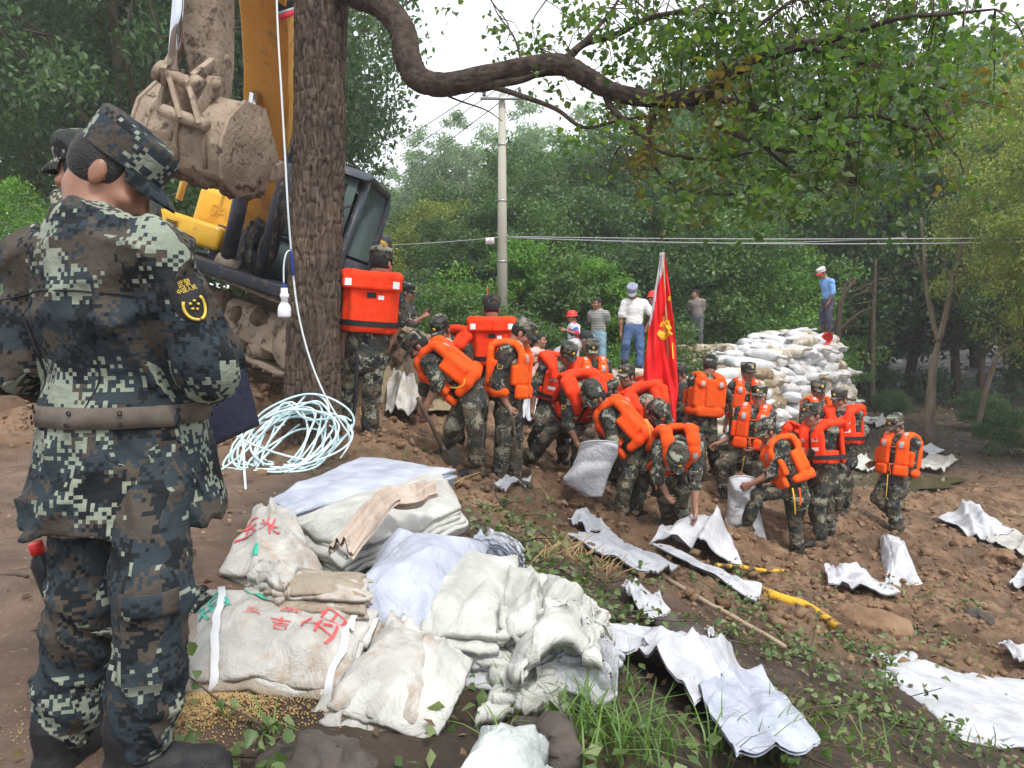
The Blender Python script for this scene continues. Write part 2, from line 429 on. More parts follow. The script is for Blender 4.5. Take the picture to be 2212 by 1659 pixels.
PEOPLE = []
def solve(d):
    """joints from the photograph: every limb keeps its length"""
    s = d.get('s', 1.0); D = d['D']; yaw = R(d['yaw'])
    J = {}; pel = P(*d['pel'], D); J['pel'] = pel
    J['neck'] = lift(pel, d['neck'][0], d['neck'][1], .50 * s, d['neck'][2])
    J['head'] = lift(J['neck'], d['head'][0], d['head'][1], .195 * s * d.get('nk', 1), d['head'][2])
    U = J['neck'] - pel; U /= np.linalg.norm(U)
    F0 = np.array([math.sin(yaw), -math.cos(yaw), 0.]); X = np.cross(F0, np.array([0, 0, 1.]))
    X = X - U * (X @ U); X /= np.linalg.norm(X); Fw = np.cross(U, X)
    J['X'], J['F'], J['U'] = X, Fw, U
    py = R(d.get('pyaw', d['yaw'])); Fp = np.array([math.sin(py), -math.cos(py), 0.]); Xp = np.cross(Fp, np.array([0, 0, 1.]))
    J['Xp'] = Xp; J['Fp'] = Fp
    sw = d.get('shw', .175)
    J['shr'] = J['neck'] + X * sw * s - U * .045 * s; J['shl'] = J['neck'] - X * sw * s - U * .045 * s
    J['hipr'] = pel + Xp * .092 * s - np.array([0, 0, .02]); J['hipl'] = pel - Xp * .092 * s - np.array([0, 0, .02])
    for q, sx in (('r', 1), ('l', -1)):
        a = d.get('a' + q); sh = J['sh' + q]
        if a is None:
            e = sh + np.array([0, 0, -.27]) * s + X * sx * .07 * s; w = e + np.array([0, 0, -.22]) * s + Fw * .09 * s
        else:
            e = lift(sh, *a[0][:2], .285 * s, a[0][2]); w = lift(e, *a[1][:2], .25 * s, a[1][2])
        J['el' + q], J['wr' + q] = e, w
        lg = d.get('l' + q); hp = J['hip' + q]
        if lg is None:
            k = hp + np.array([0, 0, -.415]) * s + Fp * .04 + Xp * sx * .03; an = k + np.array([0, 0, -.40]) * s - Fp * .03 + Xp * sx * .03
        else:
            k = lift(hp, *lg[0][:2], .42 * s, lg[0][2]); an = lift(k, *lg[1][:2], .41 * s, lg[1][2])
        J['kn' + q], J['an' + q] = k, an
        fy = R(d.get('f' + q, d.get('pyaw', d['yaw']))); J['fd' + q] = np.array([math.sin(fy), -math.cos(fy), 0.])
        if not (d.get('nopad') or q in d.get('off', '')):
            J['pad' + q] = (an[0], an[1], an[2] - .085 * s)
    hy, hp_, hr = R(d.get('hy', d['yaw'])), R(d.get('hp', 10)), R(d.get('hr', 0))
    Fh = np.array([math.sin(hy) * math.cos(hp_), -math.cos(hy) * math.cos(hp_), -math.sin(hp_)])
    Rh = look(Fh, (0, 0, 1))
    if hr:
        c_, s_ = math.cos(hr), math.sin(hr); Rh = Rh @ np.array([[c_, 0, s_], [0, 1, 0], [-s_, 0, c_]])
    J['Rh'] = Rh
    d['J'] = J; return J
# ------------------------------------------------------------------ who stands where, read off the photograph (elbow/wrist, knee/ankle; -1 nearer, +1 farther)
def pp(**k): PEOPLE.append(k)
pp(id='fg', D=1.95, s=1.02, yaw=152, pyaw=160, pel=(268, 905), neck=(200, 515, 0), head=(242, 384, .5), hy=102, hp=40, hr=0,
   ar=((452, 800, .35), (408, 850, 1)), al=((18, 795, .35), (150, 840, 1)), lr=((328, 1285, -.6), (308, 1618, .6)), ll=((182, 1290, -.2), (138, 1600, .8)),
   fr=112, fl=172, sleeve='elbow', kit='fg', vox=.0085, bulk=1.24, hem=.25, fold=.024,  shw=.215, label='soldier in camouflage uniform and belt standing with back turned, reading a dark blue folder')
pp(id='fg2', D=3.1, s=1.03, yaw=260, pel=(245, 690), neck=(232, 430, 0), head=(186, 378, .2), hp=5, kit='soldier', sleeve='long', label='soldier almost hidden behind the one with the blue folder, only cap and sleeve showing')
pp(id='trunk', D=6.8, yaw=192, pel=(795, 735), neck=(803, 608, 0), head=(824, 571, .5), hy=160, hp=8, vest='A', kit='soldier', sleeve='rolled',
   ar=((868, 684, .3), (842, 742, 1)), al=((745, 690, .3), (740, 750, 1)), lr=((803, 842, -.5), (798, 940, .8)), ll=((752, 832, .8), (738, 918, .5)), fr=200, fl=180,
   label='soldier in plain-backed red life vest with black belt, back turned beside the big trunk')
pp(id='phone', D=11.9, yaw=70, pel=(877, 726), neck=(874, 656, 0), head=(880, 633, 0), hy=85, hp=14, kit='soldier', sleeve='rolled',
   ar=((886, 702, -.6), (911, 686, .2)), al=((896, 700, .6), (916, 682, .2)), lr=((878, 783, -.3), (880, 838, .5)), ll=((884, 783, .3), (890, 836, .5)), curl=.6,
   label='soldier without vest looking down at a phone held in both hands')
pp(id='dig', D=7.4, yaw=-102, pyaw=-90, pel=(1012, 838), neck=(925, 768, -.2), head=(903, 750, 0), hp=48, hy=-85, vest='B', kit='soldier', sleeve='rolled',
   al=((946, 828, -.5), (921, 876, .3)), ar=((918, 838, .5), (917, 888, 0)), ll=((1026, 925, -1), (1030, 1008, .5)), lr=((978, 920, -.6), (962, 988, .7)), curl=1,
   label='soldier bent double in orange vest digging with a wooden shovel handle beside the white sacks')
pp(id='digmate', D=8.6, yaw=-35, pel=(1012, 812), neck=(972, 742, -1), head=(953, 714, -.5), hp=35, hy=-25, vest='A', kit='soldier', sleeve='rolled',
   label='soldier bowing his capped head just behind the bent digger')
pp(id='back', D=8.4, yaw=182, pel=(1062, 802), neck=(1062, 702, 0), head=(1062, 668, .3), hp=12, vest='A', kit='soldier', sleeve='rolled',
   label='soldier seen squarely from behind in red vest in front of the utility pole')
pp(id='lean', D=7.7, yaw=72, pel=(1098, 858), neck=(1106, 752, 0), head=(1128, 721, 0), hy=82, hp=34, vest='B', kit='soldier', sleeve='rolled',
   ar=((1072, 826, -.6), (1096, 876, .3)), al=((1112, 822, .8), (1108, 880, .4)), lr=((1086, 948, -.5), (1078, 1034, .6)), ll=((1112, 948, .3), (1112, 1034, .6)), curl=1,
   label='soldier in profile gazing down with one hand on an upright shovel handle')
pp(id='photog', D=9.5, yaw=78, pel=(1106, 836), neck=(1108, 752, 0), head=(1112, 722, 0), hp=20, kit='black', sleeve='long',
   ar=((1122, 800, -.4), (1148, 784, .3)), al=((1126, 796, .6), (1150, 780, .3)), curl=.8, hair=1, label='person in black holding up a camera behind the soldier in profile')
pp(id='pink', D=13.0, s=.94, yaw=60, pel=(1157, 816), neck=(1160, 757, 0), head=(1166, 736, 0), hp=0, hy=80, kit='pink', sleeve='long', hair=2, label='woman with tied black hair in pink striped shirt behind the photographer')
pp(id='reach', D=9.2, yaw=8, pel=(1194, 866), neck=(1212, 785, -.6), head=(1226, 768, -.4), hp=30, hy=25, vest='A', kit='soldier', sleeve='rolled',
   ar=((1154, 838, .1), (1150, 882, -.3)), al=((1243, 835, .2), (1238, 876, -.3)), lr=((1166, 922, -1), (1150, 962, .9)), ll=((1216, 930, -.6), (1216, 988, .8)), fr=0, fl=30,
   label='soldier leaning forward face on, his right arm hanging, white strips on his vest')
pp(id='young', D=11.0, yaw=2, pel=(1284, 858), neck=(1282, 783, 0), head=(1279, 758, -.3), hp=22, vest='B', kit='soldier', sleeve='rolled', label='soldier standing face on with bowed head below the man in the striped polo')
pp(id='lunge', D=8.6, yaw=22, pyaw=40, pel=(1232, 892), neck=(1262, 840, -1), head=(1271, 850, -1), hp=62, hy=25, vest='A', kit='soldier', sleeve='rolled',
   ar=((1226, 912, -.4), (1248, 960, -.2)), al=((1300, 905, .2), (1295, 950, .2)), lr=((1176, 950, -.3), (1142, 998, .7)), ll=((1250, 962, -.8), (1246, 1012, .6)), fr=20, fl=20, curl=.7,
   label='soldier lunging with one leg stretched out, bent over the open white sack')
pp(id='clod', D=8.0, yaw=-104, pyaw=-85, pel=(1378, 962), neck=(1310, 886, -.3), head=(1289, 862, 0), hp=42, hy=-78, vest='B', kit='soldier', sleeve='rolled',
   al=((1325, 960, -.6), (1294, 958, .2)), ar=((1312, 948, .6), (1290, 955, .3)), ll=((1350, 1050, -.7), (1338, 1124, .7)), lr=((1384, 1048, -.4), (1370, 1112, .7)), fl=-110, curl=.45,
   label='stooping soldier in orange vest with trailing tape lowering a clod of earth into a sack')
pp(id='lookleft', D=9.8, yaw=-55, pel=(1400, 908), neck=(1370, 838, -.4), head=(1354, 814, 0), hp=6, hy=-52, vest='A', kit='soldier', sleeve='rolled', label='soldier with raised face looking sideways left of the red flag')
pp(id='bowed', D=9.0, yaw=25, pel=(1398, 908), neck=(1397, 868, -1), head=(1412, 890, -.8), hp=65, hy=30, vest='A', kit='soldier', sleeve='rolled', label='soldier bowing so that only the top of his cap and vest collar show')
pp(id='peek', D=10.4, yaw=-70, pel=(1340, 945), neck=(1330, 868, 0), head=(1323, 846, 0), hp=20, kit='soldier', label='soldier of whom only a dark cap shows between two bent comrades')
pp(id='novest', D=11.0, yaw=-48, pel=(1478, 908), neck=(1474, 834, 0), head=(1468, 810, 0), hp=24, hy=-60, kit='soldier', sleeve='long',
   al=((1496, 872, -.2), (1466, 888, -.5)), ar=((1456, 870, .2), (1460, 890, -.6)), label='soldier without vest looking down right beside the red flag')
pp(id='turned', D=10.2, yaw=188, pel=(1518, 900), neck=(1526, 818, 0), head=(1534, 794, .4), hp=25, hy=165, vest='B', kit='soldier', sleeve='rolled',
   ar=((1572, 856, .2), (1579, 880, 1)), al=((1495, 862, .2), (1484, 900, .6)), lr=((1538, 962, -.2), (1546, 1012, .8)), ll=((1511, 968, -.4), (1514, 1030, .5)), curl=1,
   label='soldier with his back turned in panelled orange vest leaning on a shovel')
pp(id='facefar', D=11.2, yaw=-5, pel=(1604, 903), neck=(1612, 830, 0), head=(1616, 806, 0), hp=4, hy=12, vest='B', kit='soldier', sleeve='rolled',
   ar=((1574, 886, .2), (1567, 918, 0)), label='slim soldier facing the viewer right in front of the piled sandbags')
pp(id='kneeup', D=9.6, yaw=-24, pel=(1622, 970), neck=(1633, 886, 0), head=(1640, 858, 0), hp=0, hy=-28, vest='B', kit='soldier', sleeve='rolled',
   ar=((1584, 940, .1), (1552, 958, -.4)), al=((1662, 962, .2), (1630, 970, -.9)), lr=((1558, 1006, -.8), (1566, 1074, .5)), ll=((1632, 1040, -.4), (1634, 1110, .8)), fr=-80, curl=.5,
   label='soldier with wide eyes, one knee raised and both hands held out')
pp(id='sackman', D=8.8, yaw=-84, pyaw=-80, pel=(1716, 1046), neck=(1676, 960, -.2), head=(1656, 933, 0), hp=28, hy=-75, vest='B', kit='soldier', sleeve='rolled',
   al=((1664, 1036, -.4), (1614, 1050, .1)), ar=((1664, 1030, .9), (1618, 1046, .4)), ll=((1636, 1070, -.4), (1612, 1132, .5)), lr=((1716, 1124, .3), (1724, 1196, .7)), fl=-85, fr=-110, curl=.9,
   label='soldier in profile with knee up holding open a standing white sack')
pp(id='stoop', D=9.7, yaw=-70, pel=(1750, 985), neck=(1692, 948, -.1), head=(1676, 946, 0), hp=60, vest='A', kit='soldier', sleeve='rolled', label='stooping soldier hidden behind the man with the standing sack, only his vest showing')
pp(id='profile', D=9.1, yaw=-68, pel=(1779, 1012), neck=(1772, 922, 0), head=(1757, 898, 0), hp=8, hy=-80, vest='A', kit='soldier', sleeve='rolled',
   al=((1760, 978, -.5), (1736, 986, .3)), ar=((1752, 975, .6), (1732, 990, .3)), ll=((1768, 1088, -.4), (1773, 1164, .6)), lr=((1786, 1086, .3), (1790, 1154, .6)), fl=-95, curl=.6,
   label='soldier in sharp profile wearing red vest with black belt and white collar patch')
pp(id='faceback', D=10.8, yaw=2, pel=(1770, 946), neck=(1770, 870, 0), head=(1768, 847, 0), hp=4, vest='B', kit='soldier', sleeve='rolled', ar=((1737, 904, .2), (1738, 932, -.8)), label='soldier facing the viewer at the right foot of the sandbag wall')
pp(id='rightstand', D=10.2, yaw=-38, pel=(1822, 970), neck=(1820, 888, 0), head=(1813, 864, 0), hp=8, hy=-55, vest='A', kit='soldier', sleeve='rolled',
   al=((1846, 936, .2), (1818, 962, -.9)), ar=((1796, 938, .2), (1806, 965, -.9)), ll=((1812, 1038, -.4), (1808, 1102, .6)), lr=((1830, 1036, .2), (1826, 1094, .6)), curl=.5,
   label='soldier with folded arms in red vest behind the one in sharp profile')
pp(id='walker', D=10.0, yaw=-52, pel=(1936, 1027), neck=(1946, 946, 0), head=(1936, 920, 0), hp=24, hy=-62, vest='B', kit='soldier', sleeve='rolled',
   al=((1968, 1004, -.3), (1942, 1050, -.2)), ar=((1918, 992, .6), (1892, 1000, -.2)), ll=((1930, 1094, -.6), (1938, 1156, .6)), lr=((1894, 1076, -.3), (1946, 1124, .9)), fl=-60, fr=-60, off='r', curl=.35,
   label='soldier walking alone on the right of the group, yellow tape dangling from his vest')
pp(id='pick', D=8.0, s=1.04, yaw=10, pel=(1440, 985), neck=(1468, 962, -1), head=(1459, 990, -.6), hp=58, hy=5, vest='B', kit='soldier', sleeve='rolled',
   al=((1500, 1052, -.2), (1502, 1110, -.2)), ar=((1420, 1030, -.2), (1436, 1060, .6)), ll=((1472, 1054, -.8), (1473, 1122, .7)), lr=((1432, 1056, -.3), (1444, 1116, .7)), fl=-20, fr=-70, curl=.35,
   label='soldier bent over with one arm reaching straight down to a white sack')
pp(id='crouch', D=7.7, yaw=60, pel=(672, 858), neck=(690, 782, .1), head=(700, 760, 0), hp=30, kit='soldier', sleeve='rolled', ar=((705, 830, -.3), (734, 872, 0)), al=((700, 835, .5), (730, 880, .2)),
   lr=((720, 890, -.5), (690, 930, .6)), ll=((716, 885, .5), (680, 920, .5)), curl=.4, label='person crouching behind the big trunk with a hand on the mud')
pp(id='whitetee', D=14.4, yaw=6, pel=(1369, 706), neck=(1371, 650, 0), head=(1366, 632, -.5), hp=38, hy=-12, kit='tee', sleeve='short', cap='grey', boots='rain',
   ar=((1341, 688, .1), (1341, 718, -.2)), al=((1412, 682, .2), (1396, 708, -.4)), lr=((1352, 744, -.2), (1348, 786, .6)), ll=((1382, 750, -.2), (1381, 800, .4)), fr=-15, fl=20,
   label='man in white T-shirt, blue trousers and grey cap, hand on hip on the sandbags')
pp(id='polo', D=16.5, yaw=-35, pel=(1292, 722), neck=(1293, 674, 0), head=(1290, 657, 0), hp=0, hy=-60, kit='polo', sleeve='short', hair=1,
   ar=((1277, 695, .3), (1290, 715, 1)), al=((1310, 695, .3), (1302, 717, 1)), label='man in grey striped polo shirt and light jeans with hands behind his back')
pp(id='helmetwoman', D=16.5, s=.93, yaw=-72, pel=(1237, 746), neck=(1239, 702, 0), head=(1236, 686, 0), hp=5, kit='sport', sleeve='short', cap='helmet', hair=2,
   al=((1246, 722, -.4), (1222, 714, 0)), label='woman in red hard hat and patterned white, red and blue jacket')
pp(id='bentgrey', D=12.0, yaw=82, pel=(1192, 778), neck=(1246, 744, 0), head=(1264, 735, 0), hp=35, kit='greytee', sleeve='short', hair=1, label='dark-haired man in pale grey shirt bending to the right behind the soldiers')
pp(id='helmetman', D=16.0, yaw=-60, pel=(1418, 712), neck=(1415, 662, 0), head=(1412, 645, 0), hp=0, kit='brown', sleeve='long', cap='helmet', label='person in red hard hat half hidden behind the red flag')
pp(id='farman', D=22.0, yaw=-30, pel=(1507, 685), neck=(1505, 649, 0), head=(1502, 636, 0), hp=2, hy=-70, kit='greyshirt', sleeve='long', hair=1, boots='mudrain',
   ar=((1492, 668, .3), (1497, 681, .9)), al=((1519, 668, .3), (1516, 684, .9)), lr=((1495, 716, -.2), (1492, 745, .4)), ll=((1512, 716, -.2), (1513, 747, .4)),
   label='man in grey-brown shirt with orange gloves standing on the low brown sandbags')
pp(id='blueman', D=20.0, yaw=-72, pel=(1789, 648), neck=(1786, 606, -.1), head=(1775, 590, 0), hp=28, kit='blueshirt', sleeve='rolled', cap='white', boots='rain', hair=1,
   al=((1800, 630, -.5), (1790, 654, 0)), ar=((1790, 630, .6), (1784, 652, .3)), ll=((1790, 682, -.3), (1795, 716, .5)), lr=((1776, 680, .2), (1778, 713, .5)), label='man in blue shirt and white cap standing on top of the sandbag wall')
for _d in PEOPLE: solve(_d)
for _d in PEOPLE:
    if _d['D'] > 13.5: continue
    for q in 'rl':
        if 'pad' + q in _d['J']:
            x, y, z = _d['J']['pad' + q]; dz = z - float(base_h(x, y))
            _d['J']['gap' + q] = dz
            vis = _d.get('l' + q) is not None
            PADS.append((x, y, z, float(np.clip(dz, -.45, .45)) * (1 if vis else .6)))
# ------------------------------------------------------------------ cloth, skin and kit
def camo(name, cols, px, psc, mud=.0, seed=0.0, lt=.658):
    """square-pixel camouflage: light, mid, brown, dark"""
    m, n, b = nmat(name); L = n.links
    tc = nd(n, 'ShaderNodeTexCoord')
    sn = nd(n, 'ShaderNodeSeparateXYZ'); L.new(tc.outputs['Normal'], sn.inputs[0])
    sp = nd(n, 'ShaderNodeSeparateXYZ'); L.new(tc.outputs['Object'], sp.inputs[0])
    ax = nd(n, 'ShaderNodeMath', operation='ABSOLUTE'); L.new(sn.outputs[0], ax.inputs[0])
    ay = nd(n, 'ShaderNodeMath', operation='ABSOLUTE'); L.new(sn.outputs[1], ay.inputs[0])
    az = nd(n, 'ShaderNodeMath', operation='ABSOLUTE'); L.new(sn.outputs[2], az.inputs[0])
    gx = nd(n, 'ShaderNodeMath', operation='GREATER_THAN'); L.new(ax.outputs[0], gx.inputs[0]); L.new(ay.outputs[0], gx.inputs[1])
    gz = nd(n, 'ShaderNodeMath', operation='GREATER_THAN'); L.new(az.outputs[0], gz.inputs[0]); gz.inputs[1].default_value = .8
    cx = nd(n, 'ShaderNodeCombineXYZ', Z=3.3 + seed); L.new(sp.outputs[0], cx.inputs[0]); L.new(sp.outputs[2], cx.inputs[1])
    cy = nd(n, 'ShaderNodeCombineXYZ', Z=3.3 + seed); L.new(sp.outputs[1], cy.inputs[0]); L.new(sp.outputs[2], cy.inputs[1])
    cz = nd(n, 'ShaderNodeCombineXYZ', Z=3.3 + seed); L.new(sp.outputs[0], cz.inputs[0]); L.new(sp.outputs[1], cz.inputs[1])
    v = mixc(n, gx.outputs[0], cx.outputs[0], cy.outputs[0]); v = mixc(n, gz.outputs[0], v, cz.outputs[0])
    oi = nd(n, 'ShaderNodeObjectInfo'); ad = nd(n, 'ShaderNodeVectorMath', operation='MULTIPLY_ADD')
    L.new(oi.outputs['Random'], ad.inputs[0]); ad.inputs[1].default_value = (0, 0, 40); L.new(v, ad.inputs[2])
    s = nd(n, 'ShaderNodeVectorMath', operation='SNAP'); L.new(ad.outputs[0], s.inputs[0]); s.inputs[1].default_value = (px, px, px)
    wn = nd(n, 'ShaderNodeTexWhiteNoise'); L.new(s.outputs[0], wn.inputs['Vector'])
    def field(scale, off, det, amt, stretch):
        mp = nd(n, 'ShaderNodeMapping'); mp.inputs['Location'].default_value = (off, off * 2, off); mp.inputs['Scale'].default_value = stretch
        L.new(s.outputs[0], mp.inputs[0])
        z = nd(n, 'ShaderNodeTexNoise', Scale=scale, Detail=det); L.new(mp.outputs[0], z.inputs['Vector'])
        a = nd(n, 'ShaderNodeMath', operation='MULTIPLY_ADD'); L.new(wn.outputs['Value'], a.inputs[0]); a.inputs[1].default_value = amt; L.new(z.outputs[0], a.inputs[2]); return a.outputs[0]
    f1 = field(psc, 0, 2.5, .13, (.8, 1.15, 1)); f2 = field(psc * .9, 7.7, 2.5, .11, (.8, 1.2, 1)); f3 = field(psc * 1.5, 3.1, 3, .16, (.9, 1.2, 1))
    def step(f, t):
        g = nd(n, 'ShaderNodeMath', operation='GREATER_THAN'); L.new(f, g.inputs[0]); g.inputs[1].default_value = t; return g.outputs[0]
    c = mixc(n, step(f2, .57), cols[1], cols[2]); c = mixc(n, step(f3, .64), c, cols[3]); c = mixc(n, step(f1, lt), c, cols[0])
    # fade and dust
    nz = nd(n, 'ShaderNodeTexNoise', Scale=7, Detail=5); L.new(tc.outputs['Object'], nz.inputs['Vector'])
    r = ramp(n, [(.45, (0, 0, 0)), (.75, (1, 1, 1))]); L.new(nz.outputs[0], r.inputs[0])
    if mud:
        mm = nd(n, 'ShaderNodeMath', operation='MULTIPLY'); L.new(r.outputs[0], mm.inputs[0]); mm.inputs[1].default_value = mud
        c = mixc(n, mm.outputs[0], c, (.17, .115, .065))
    L.new(c, b.inputs['Base Color']); b.inputs['Roughness'].default_value = .85; b.inputs['Specular IOR Level'].default_value = .18
    wv = nd(n, 'ShaderNodeTexNoise', Scale=34, Detail=4); L.new(tc.outputs['Object'], wv.inputs['Vector'])
    bp = nd(n, 'ShaderNodeBump', Strength=.6, Distance=.016); L.new(wv.outputs[0], bp.inputs['Height']); L.new(bp.outputs[0], b.inputs['Normal'])
    return m
CAMO_FG = camo('camo_blue', [(.225, .255, .20), (.028, .038, .046), (.064, .054, .044), (.013, .016, .018)], .0092, 6.4, lt=.685)
CAMO = camo('camo_woodland', [(.27, .27, .21), (.045, .054, .049), (.088, .073, .054), (.017, .019, .020)], .010, 10)
CAMO_T = camo('camo_woodland_muddy', [(.21, .21, .155), (.038, .044, .040), (.085, .068, .048), (.015, .017, .018)], .011, 9, .45)
def skinmat():
    m, n, b = nmat('skin'); L = n.links; tc = nd(n, 'ShaderNodeTexCoord'); oi = nd(n, 'ShaderNodeObjectInfo')
    nz = nd(n, 'ShaderNodeTexNoise', Scale=14, Detail=4); L.new(tc.outputs['Object'], nz.inputs['Vector'])
    r = ramp(n, [(.35, (.27, .135, .088)), (.7, (.38, .20, .135))]); L.new(nz.outputs[0], r.inputs[0])
    r2 = ramp(n, [(0, (1, 1, 1)), (1, (.72, .62, .55))]); L.new(oi.outputs['Random'], r2.inputs[0])
    c = mixc(n, 1.0, r.outputs[0], r2.outputs[0], 'MULTIPLY'); L.new(c, b.inputs['Base Color'])
    b.inputs['Roughness'].default_value = .5; b.inputs['Subsurface Weight'].default_value = .08; b.inputs['Subsurface Radius'].default_value = (.02, .008, .004)
    return m
SKIN = skinmat()
HAIR = mat('black_hair', (.012, .011, .012), (.022, .019, .018), 60, .55, .4, 180)
BLACK = mat('black_webbing', (.012, .012, .014), (.02, .02, .022), 40, .6, .2)
BOOT = mat('muddy_boot', (.015, .014, .014), (.03, .027, .024), 20, .5, .3, dirt=(.16, .105, .06), dscale=9, dlo=.47, dhi=.6)
RAINBOOT = mat('black_rubber_boot', (.018, .02, .022), (.03, .032, .034), 12, .35, 0, dirt=(.2, .15, .1), dscale=6, dlo=.5, dhi=.68)
MUDBOOT = mat('mud_caked_boot', (.16, .12, .075), (.24, .19, .13), 12, .85, .3)
def vestmat(name, c1, c2):
    m = mat(name, c1, c2, 5, .75, .6, 14, dirt=(c1[0] * .5, c1[1] * .9 + .03, .03), dscale=5, dlo=.54, dhi=.78, spec=.2)
    n = m.node_tree; b = n.nodes['Principled BSDF']; lk = b.inputs['Base Color'].links[0].from_socket; oi = nd(n, 'ShaderNodeObjectInfo'); r = ramp(n, [(0, (.78, .9, .9)), (.5, (.93, .8, .8)), (1, (1, 1.25, 1.2))]); n.links.new(oi.outputs['Random'], r.inputs[0]); n.links.new(mixc(n, 1.0, lk, r.outputs[0], 'MULTIPLY'), b.inputs['Base Color']); return m
VEST_A = vestmat('vest_red_orange', (.90, .050, .008), (.98, .062, .010))
VEST_B = vestmat('vest_orange', (.88, .085, .006), (.97, .105, .008))
WHITE_TAPE = mat('white_reflective_tape', (.72, .73, .74), (.82, .82, .82), 30, .45)
GREY_TAPE = mat('grey_reflective_tape', (.30, .33, .34), (.40, .42, .42), 30, .35)
TIE_O = mat('orange_tie', (.85, .12, .01), None, rough=.7); TIE_Y = mat('yellow_tie', (.75, .42, .03), None, rough=.7); TIE_P = mat('apricot_tape', (.80, .33, .08), None, rough=.7)
GOLD = mat('gold_thread', (.62, .42, .05), (.75, .55, .10), 60, .5); REDM = mat('red_enamel', (.55, .02, .02), None, rough=.4)
EYEM = mat('dark_eye', (.010, .008, .007), None, rough=.25); LIPM = mat('lip', (.34, .13, .10), None, rough=.5)
def stripes(name, base, alt, scale, axis='Z', thr=.5):
    m, n, b = nmat(name); L = n.links; tc = nd(n, 'ShaderNodeTexCoord'); w = nd(n, 'ShaderNodeTexWave', Scale=scale); w.bands_direction = axis
    L.new(tc.outputs['Object'], w.inputs['Vector']); r = ramp(n, [(0, base), (thr, alt)], True); L.new(w.outputs[0], r.inputs[0]); L.new(r.outputs[0], b.inputs['Base Color']); b.inputs['Roughness'].default_value = .85; return m
def patches(name, cols, scale):
    m, n, b = nmat(name); L = n.links; tc = nd(n, 'ShaderNodeTexCoord'); w = nd(n, 'ShaderNodeTexVoronoi', Scale=scale); L.new(tc.outputs['Object'], w.inputs['Vector'])
    r = ramp(n, [(i / len(cols), c) for i, c in enumerate(cols)], True); L.new(w.outputs['Color'], r.inputs[0]); L.new(r.outputs[0], b.inputs['Base Color']); b.inputs['Roughness'].default_value = .8; return m
C = lambda n, a, b_, **k: mat(n, a, b_, 9, .85, .3, 30, **k)
KITS = {'soldier': (CAMO, CAMO_T), 'fg': (CAMO_FG, CAMO_FG),
        'black': (C('black_jacket', (.012, .012, .013), (.02, .02, .022)), C('dark_trousers', (.02, .02, .022), (.03, .03, .033))),
        'pink': (stripes('pink_striped_cloth', (.62, .30, .27), (.62, .50, .46), 22, 'X'), C('grey_trousers', (.1, .1, .11), (.14, .14, .15))),
        'tee': (C('white_cotton', (.70, .70, .69), (.80, .80, .79)), C('blue_work_trousers', (.055, .10, .22), (.085, .15, .30), dirt=(.2, .19, .17), dscale=5, dlo=.55, dhi=.75)),
        'polo': (stripes('grey_striped_polo', (.17, .18, .17), (.42, .42, .40), 9, 'Z', .72), C('light_jeans', (.16, .28, .36), (.26, .40, .48))),
        'sport': (patches('white_red_blue_print', [(.75, .75, .78), (.75, .75, .78), (.6, .04, .08), (.06, .09, .4), (.75, .75, .78), (.2, .3, .6)], 9), C('navy_trousers', (.02, .025, .05), (.03, .04, .07))),
        'greytee': (C('pale_grey_cotton', (.36, .36, .39), (.44, .44, .47)), C('dark_trousers', (.02, .02, .022), (.03, .03, .033))),
        'brown': (C('brown_jacket', (.05, .03, .02), (.08, .05, .03)), C('dark_trousers', (.02, .02, .022), (.03, .03, .033))),
        'greyshirt': (C('grey_brown_shirt', (.20, .165, .155), (.27, .225, .21)), C('slate_trousers', (.055, .065, .085), (.10, .11, .125), dirt=(.2, .17, .14), dscale=5)),
        'blueshirt': (C('sky_blue_shirt', (.16, .33, .66), (.22, .41, .74)), C('indigo_trousers', (.035, .035, .075), (.07, .07, .11), dirt=(.14, .14, .12), dscale=5))}

# ---- shared kit, modelled once in its own frame (x right, y forward, z up)
def ellipse_arc(a, b, t0, t1, n, z, cx=0):
    t = np.linspace(t0, t1, n); return np.c_[a * np.sin(t), b * np.cos(t), np.full(n, z)]
def vest_b():
    B = Body(.010)
    # back: three stuffed columns over a wide lower block
    for x, w in ((-.146, .075), (0, .075), (.146, .075)):
        B.box((x, -.190 + .028 * (x != 0), -.185), (w, .034, .185), look((x * 1.3, -1, 0), (0, 0, 1)), .03, .016)
    B.box((0, -.185, -.435), (.165, .037, .064), None, .032, .03)
    for s in (-1, 1):
        B.chain([(s * .15, -.165, -.435), (s * .215, -.07, -.435), (s * .222, .03, -.435)], [.058, .052, .046], .03, (np.array([s * 1., 0, 0]), 1.25))
        B.box((s * .112, .162, -.20), (.078, .032, .155), look((s * .28, 1, 0), (0, 0, 1)), .032, .016)
        B.box((s * .122, .172, -.425), (.092, .036, .068), look((s * .35, 1, 0), (0, 0, 1)), .034, .012)
        B.box((s * .19, .10, -.26), (.03, .07, .10), look((s * .9, .5, 0), (0, 0, 1)), .026, .03)
        B.box((s * .205, -.10, -.25), (.08, .03, .125), look((s * 1., -.35, 0), (0, 0, 1)), .028, .03)
        sp_ = [(s * .128, -.185, -.06), (s * .125, -.145, .02), (s * .12, -.03, .052), (s * .114, .09, .03), (s * .108, .165, -.08)]
        for (a_, b_), nv in zip(zip(sp_, sp_[1:]), ((0, -.85, .5), (0, -.3, .95), (0, .2, .98), (0, .8, .6))): nv = np.array(nv); B.cone(a_, b_, .064, .062, .02, (nv / np.linalg.norm(nv), 1.7))
    return B
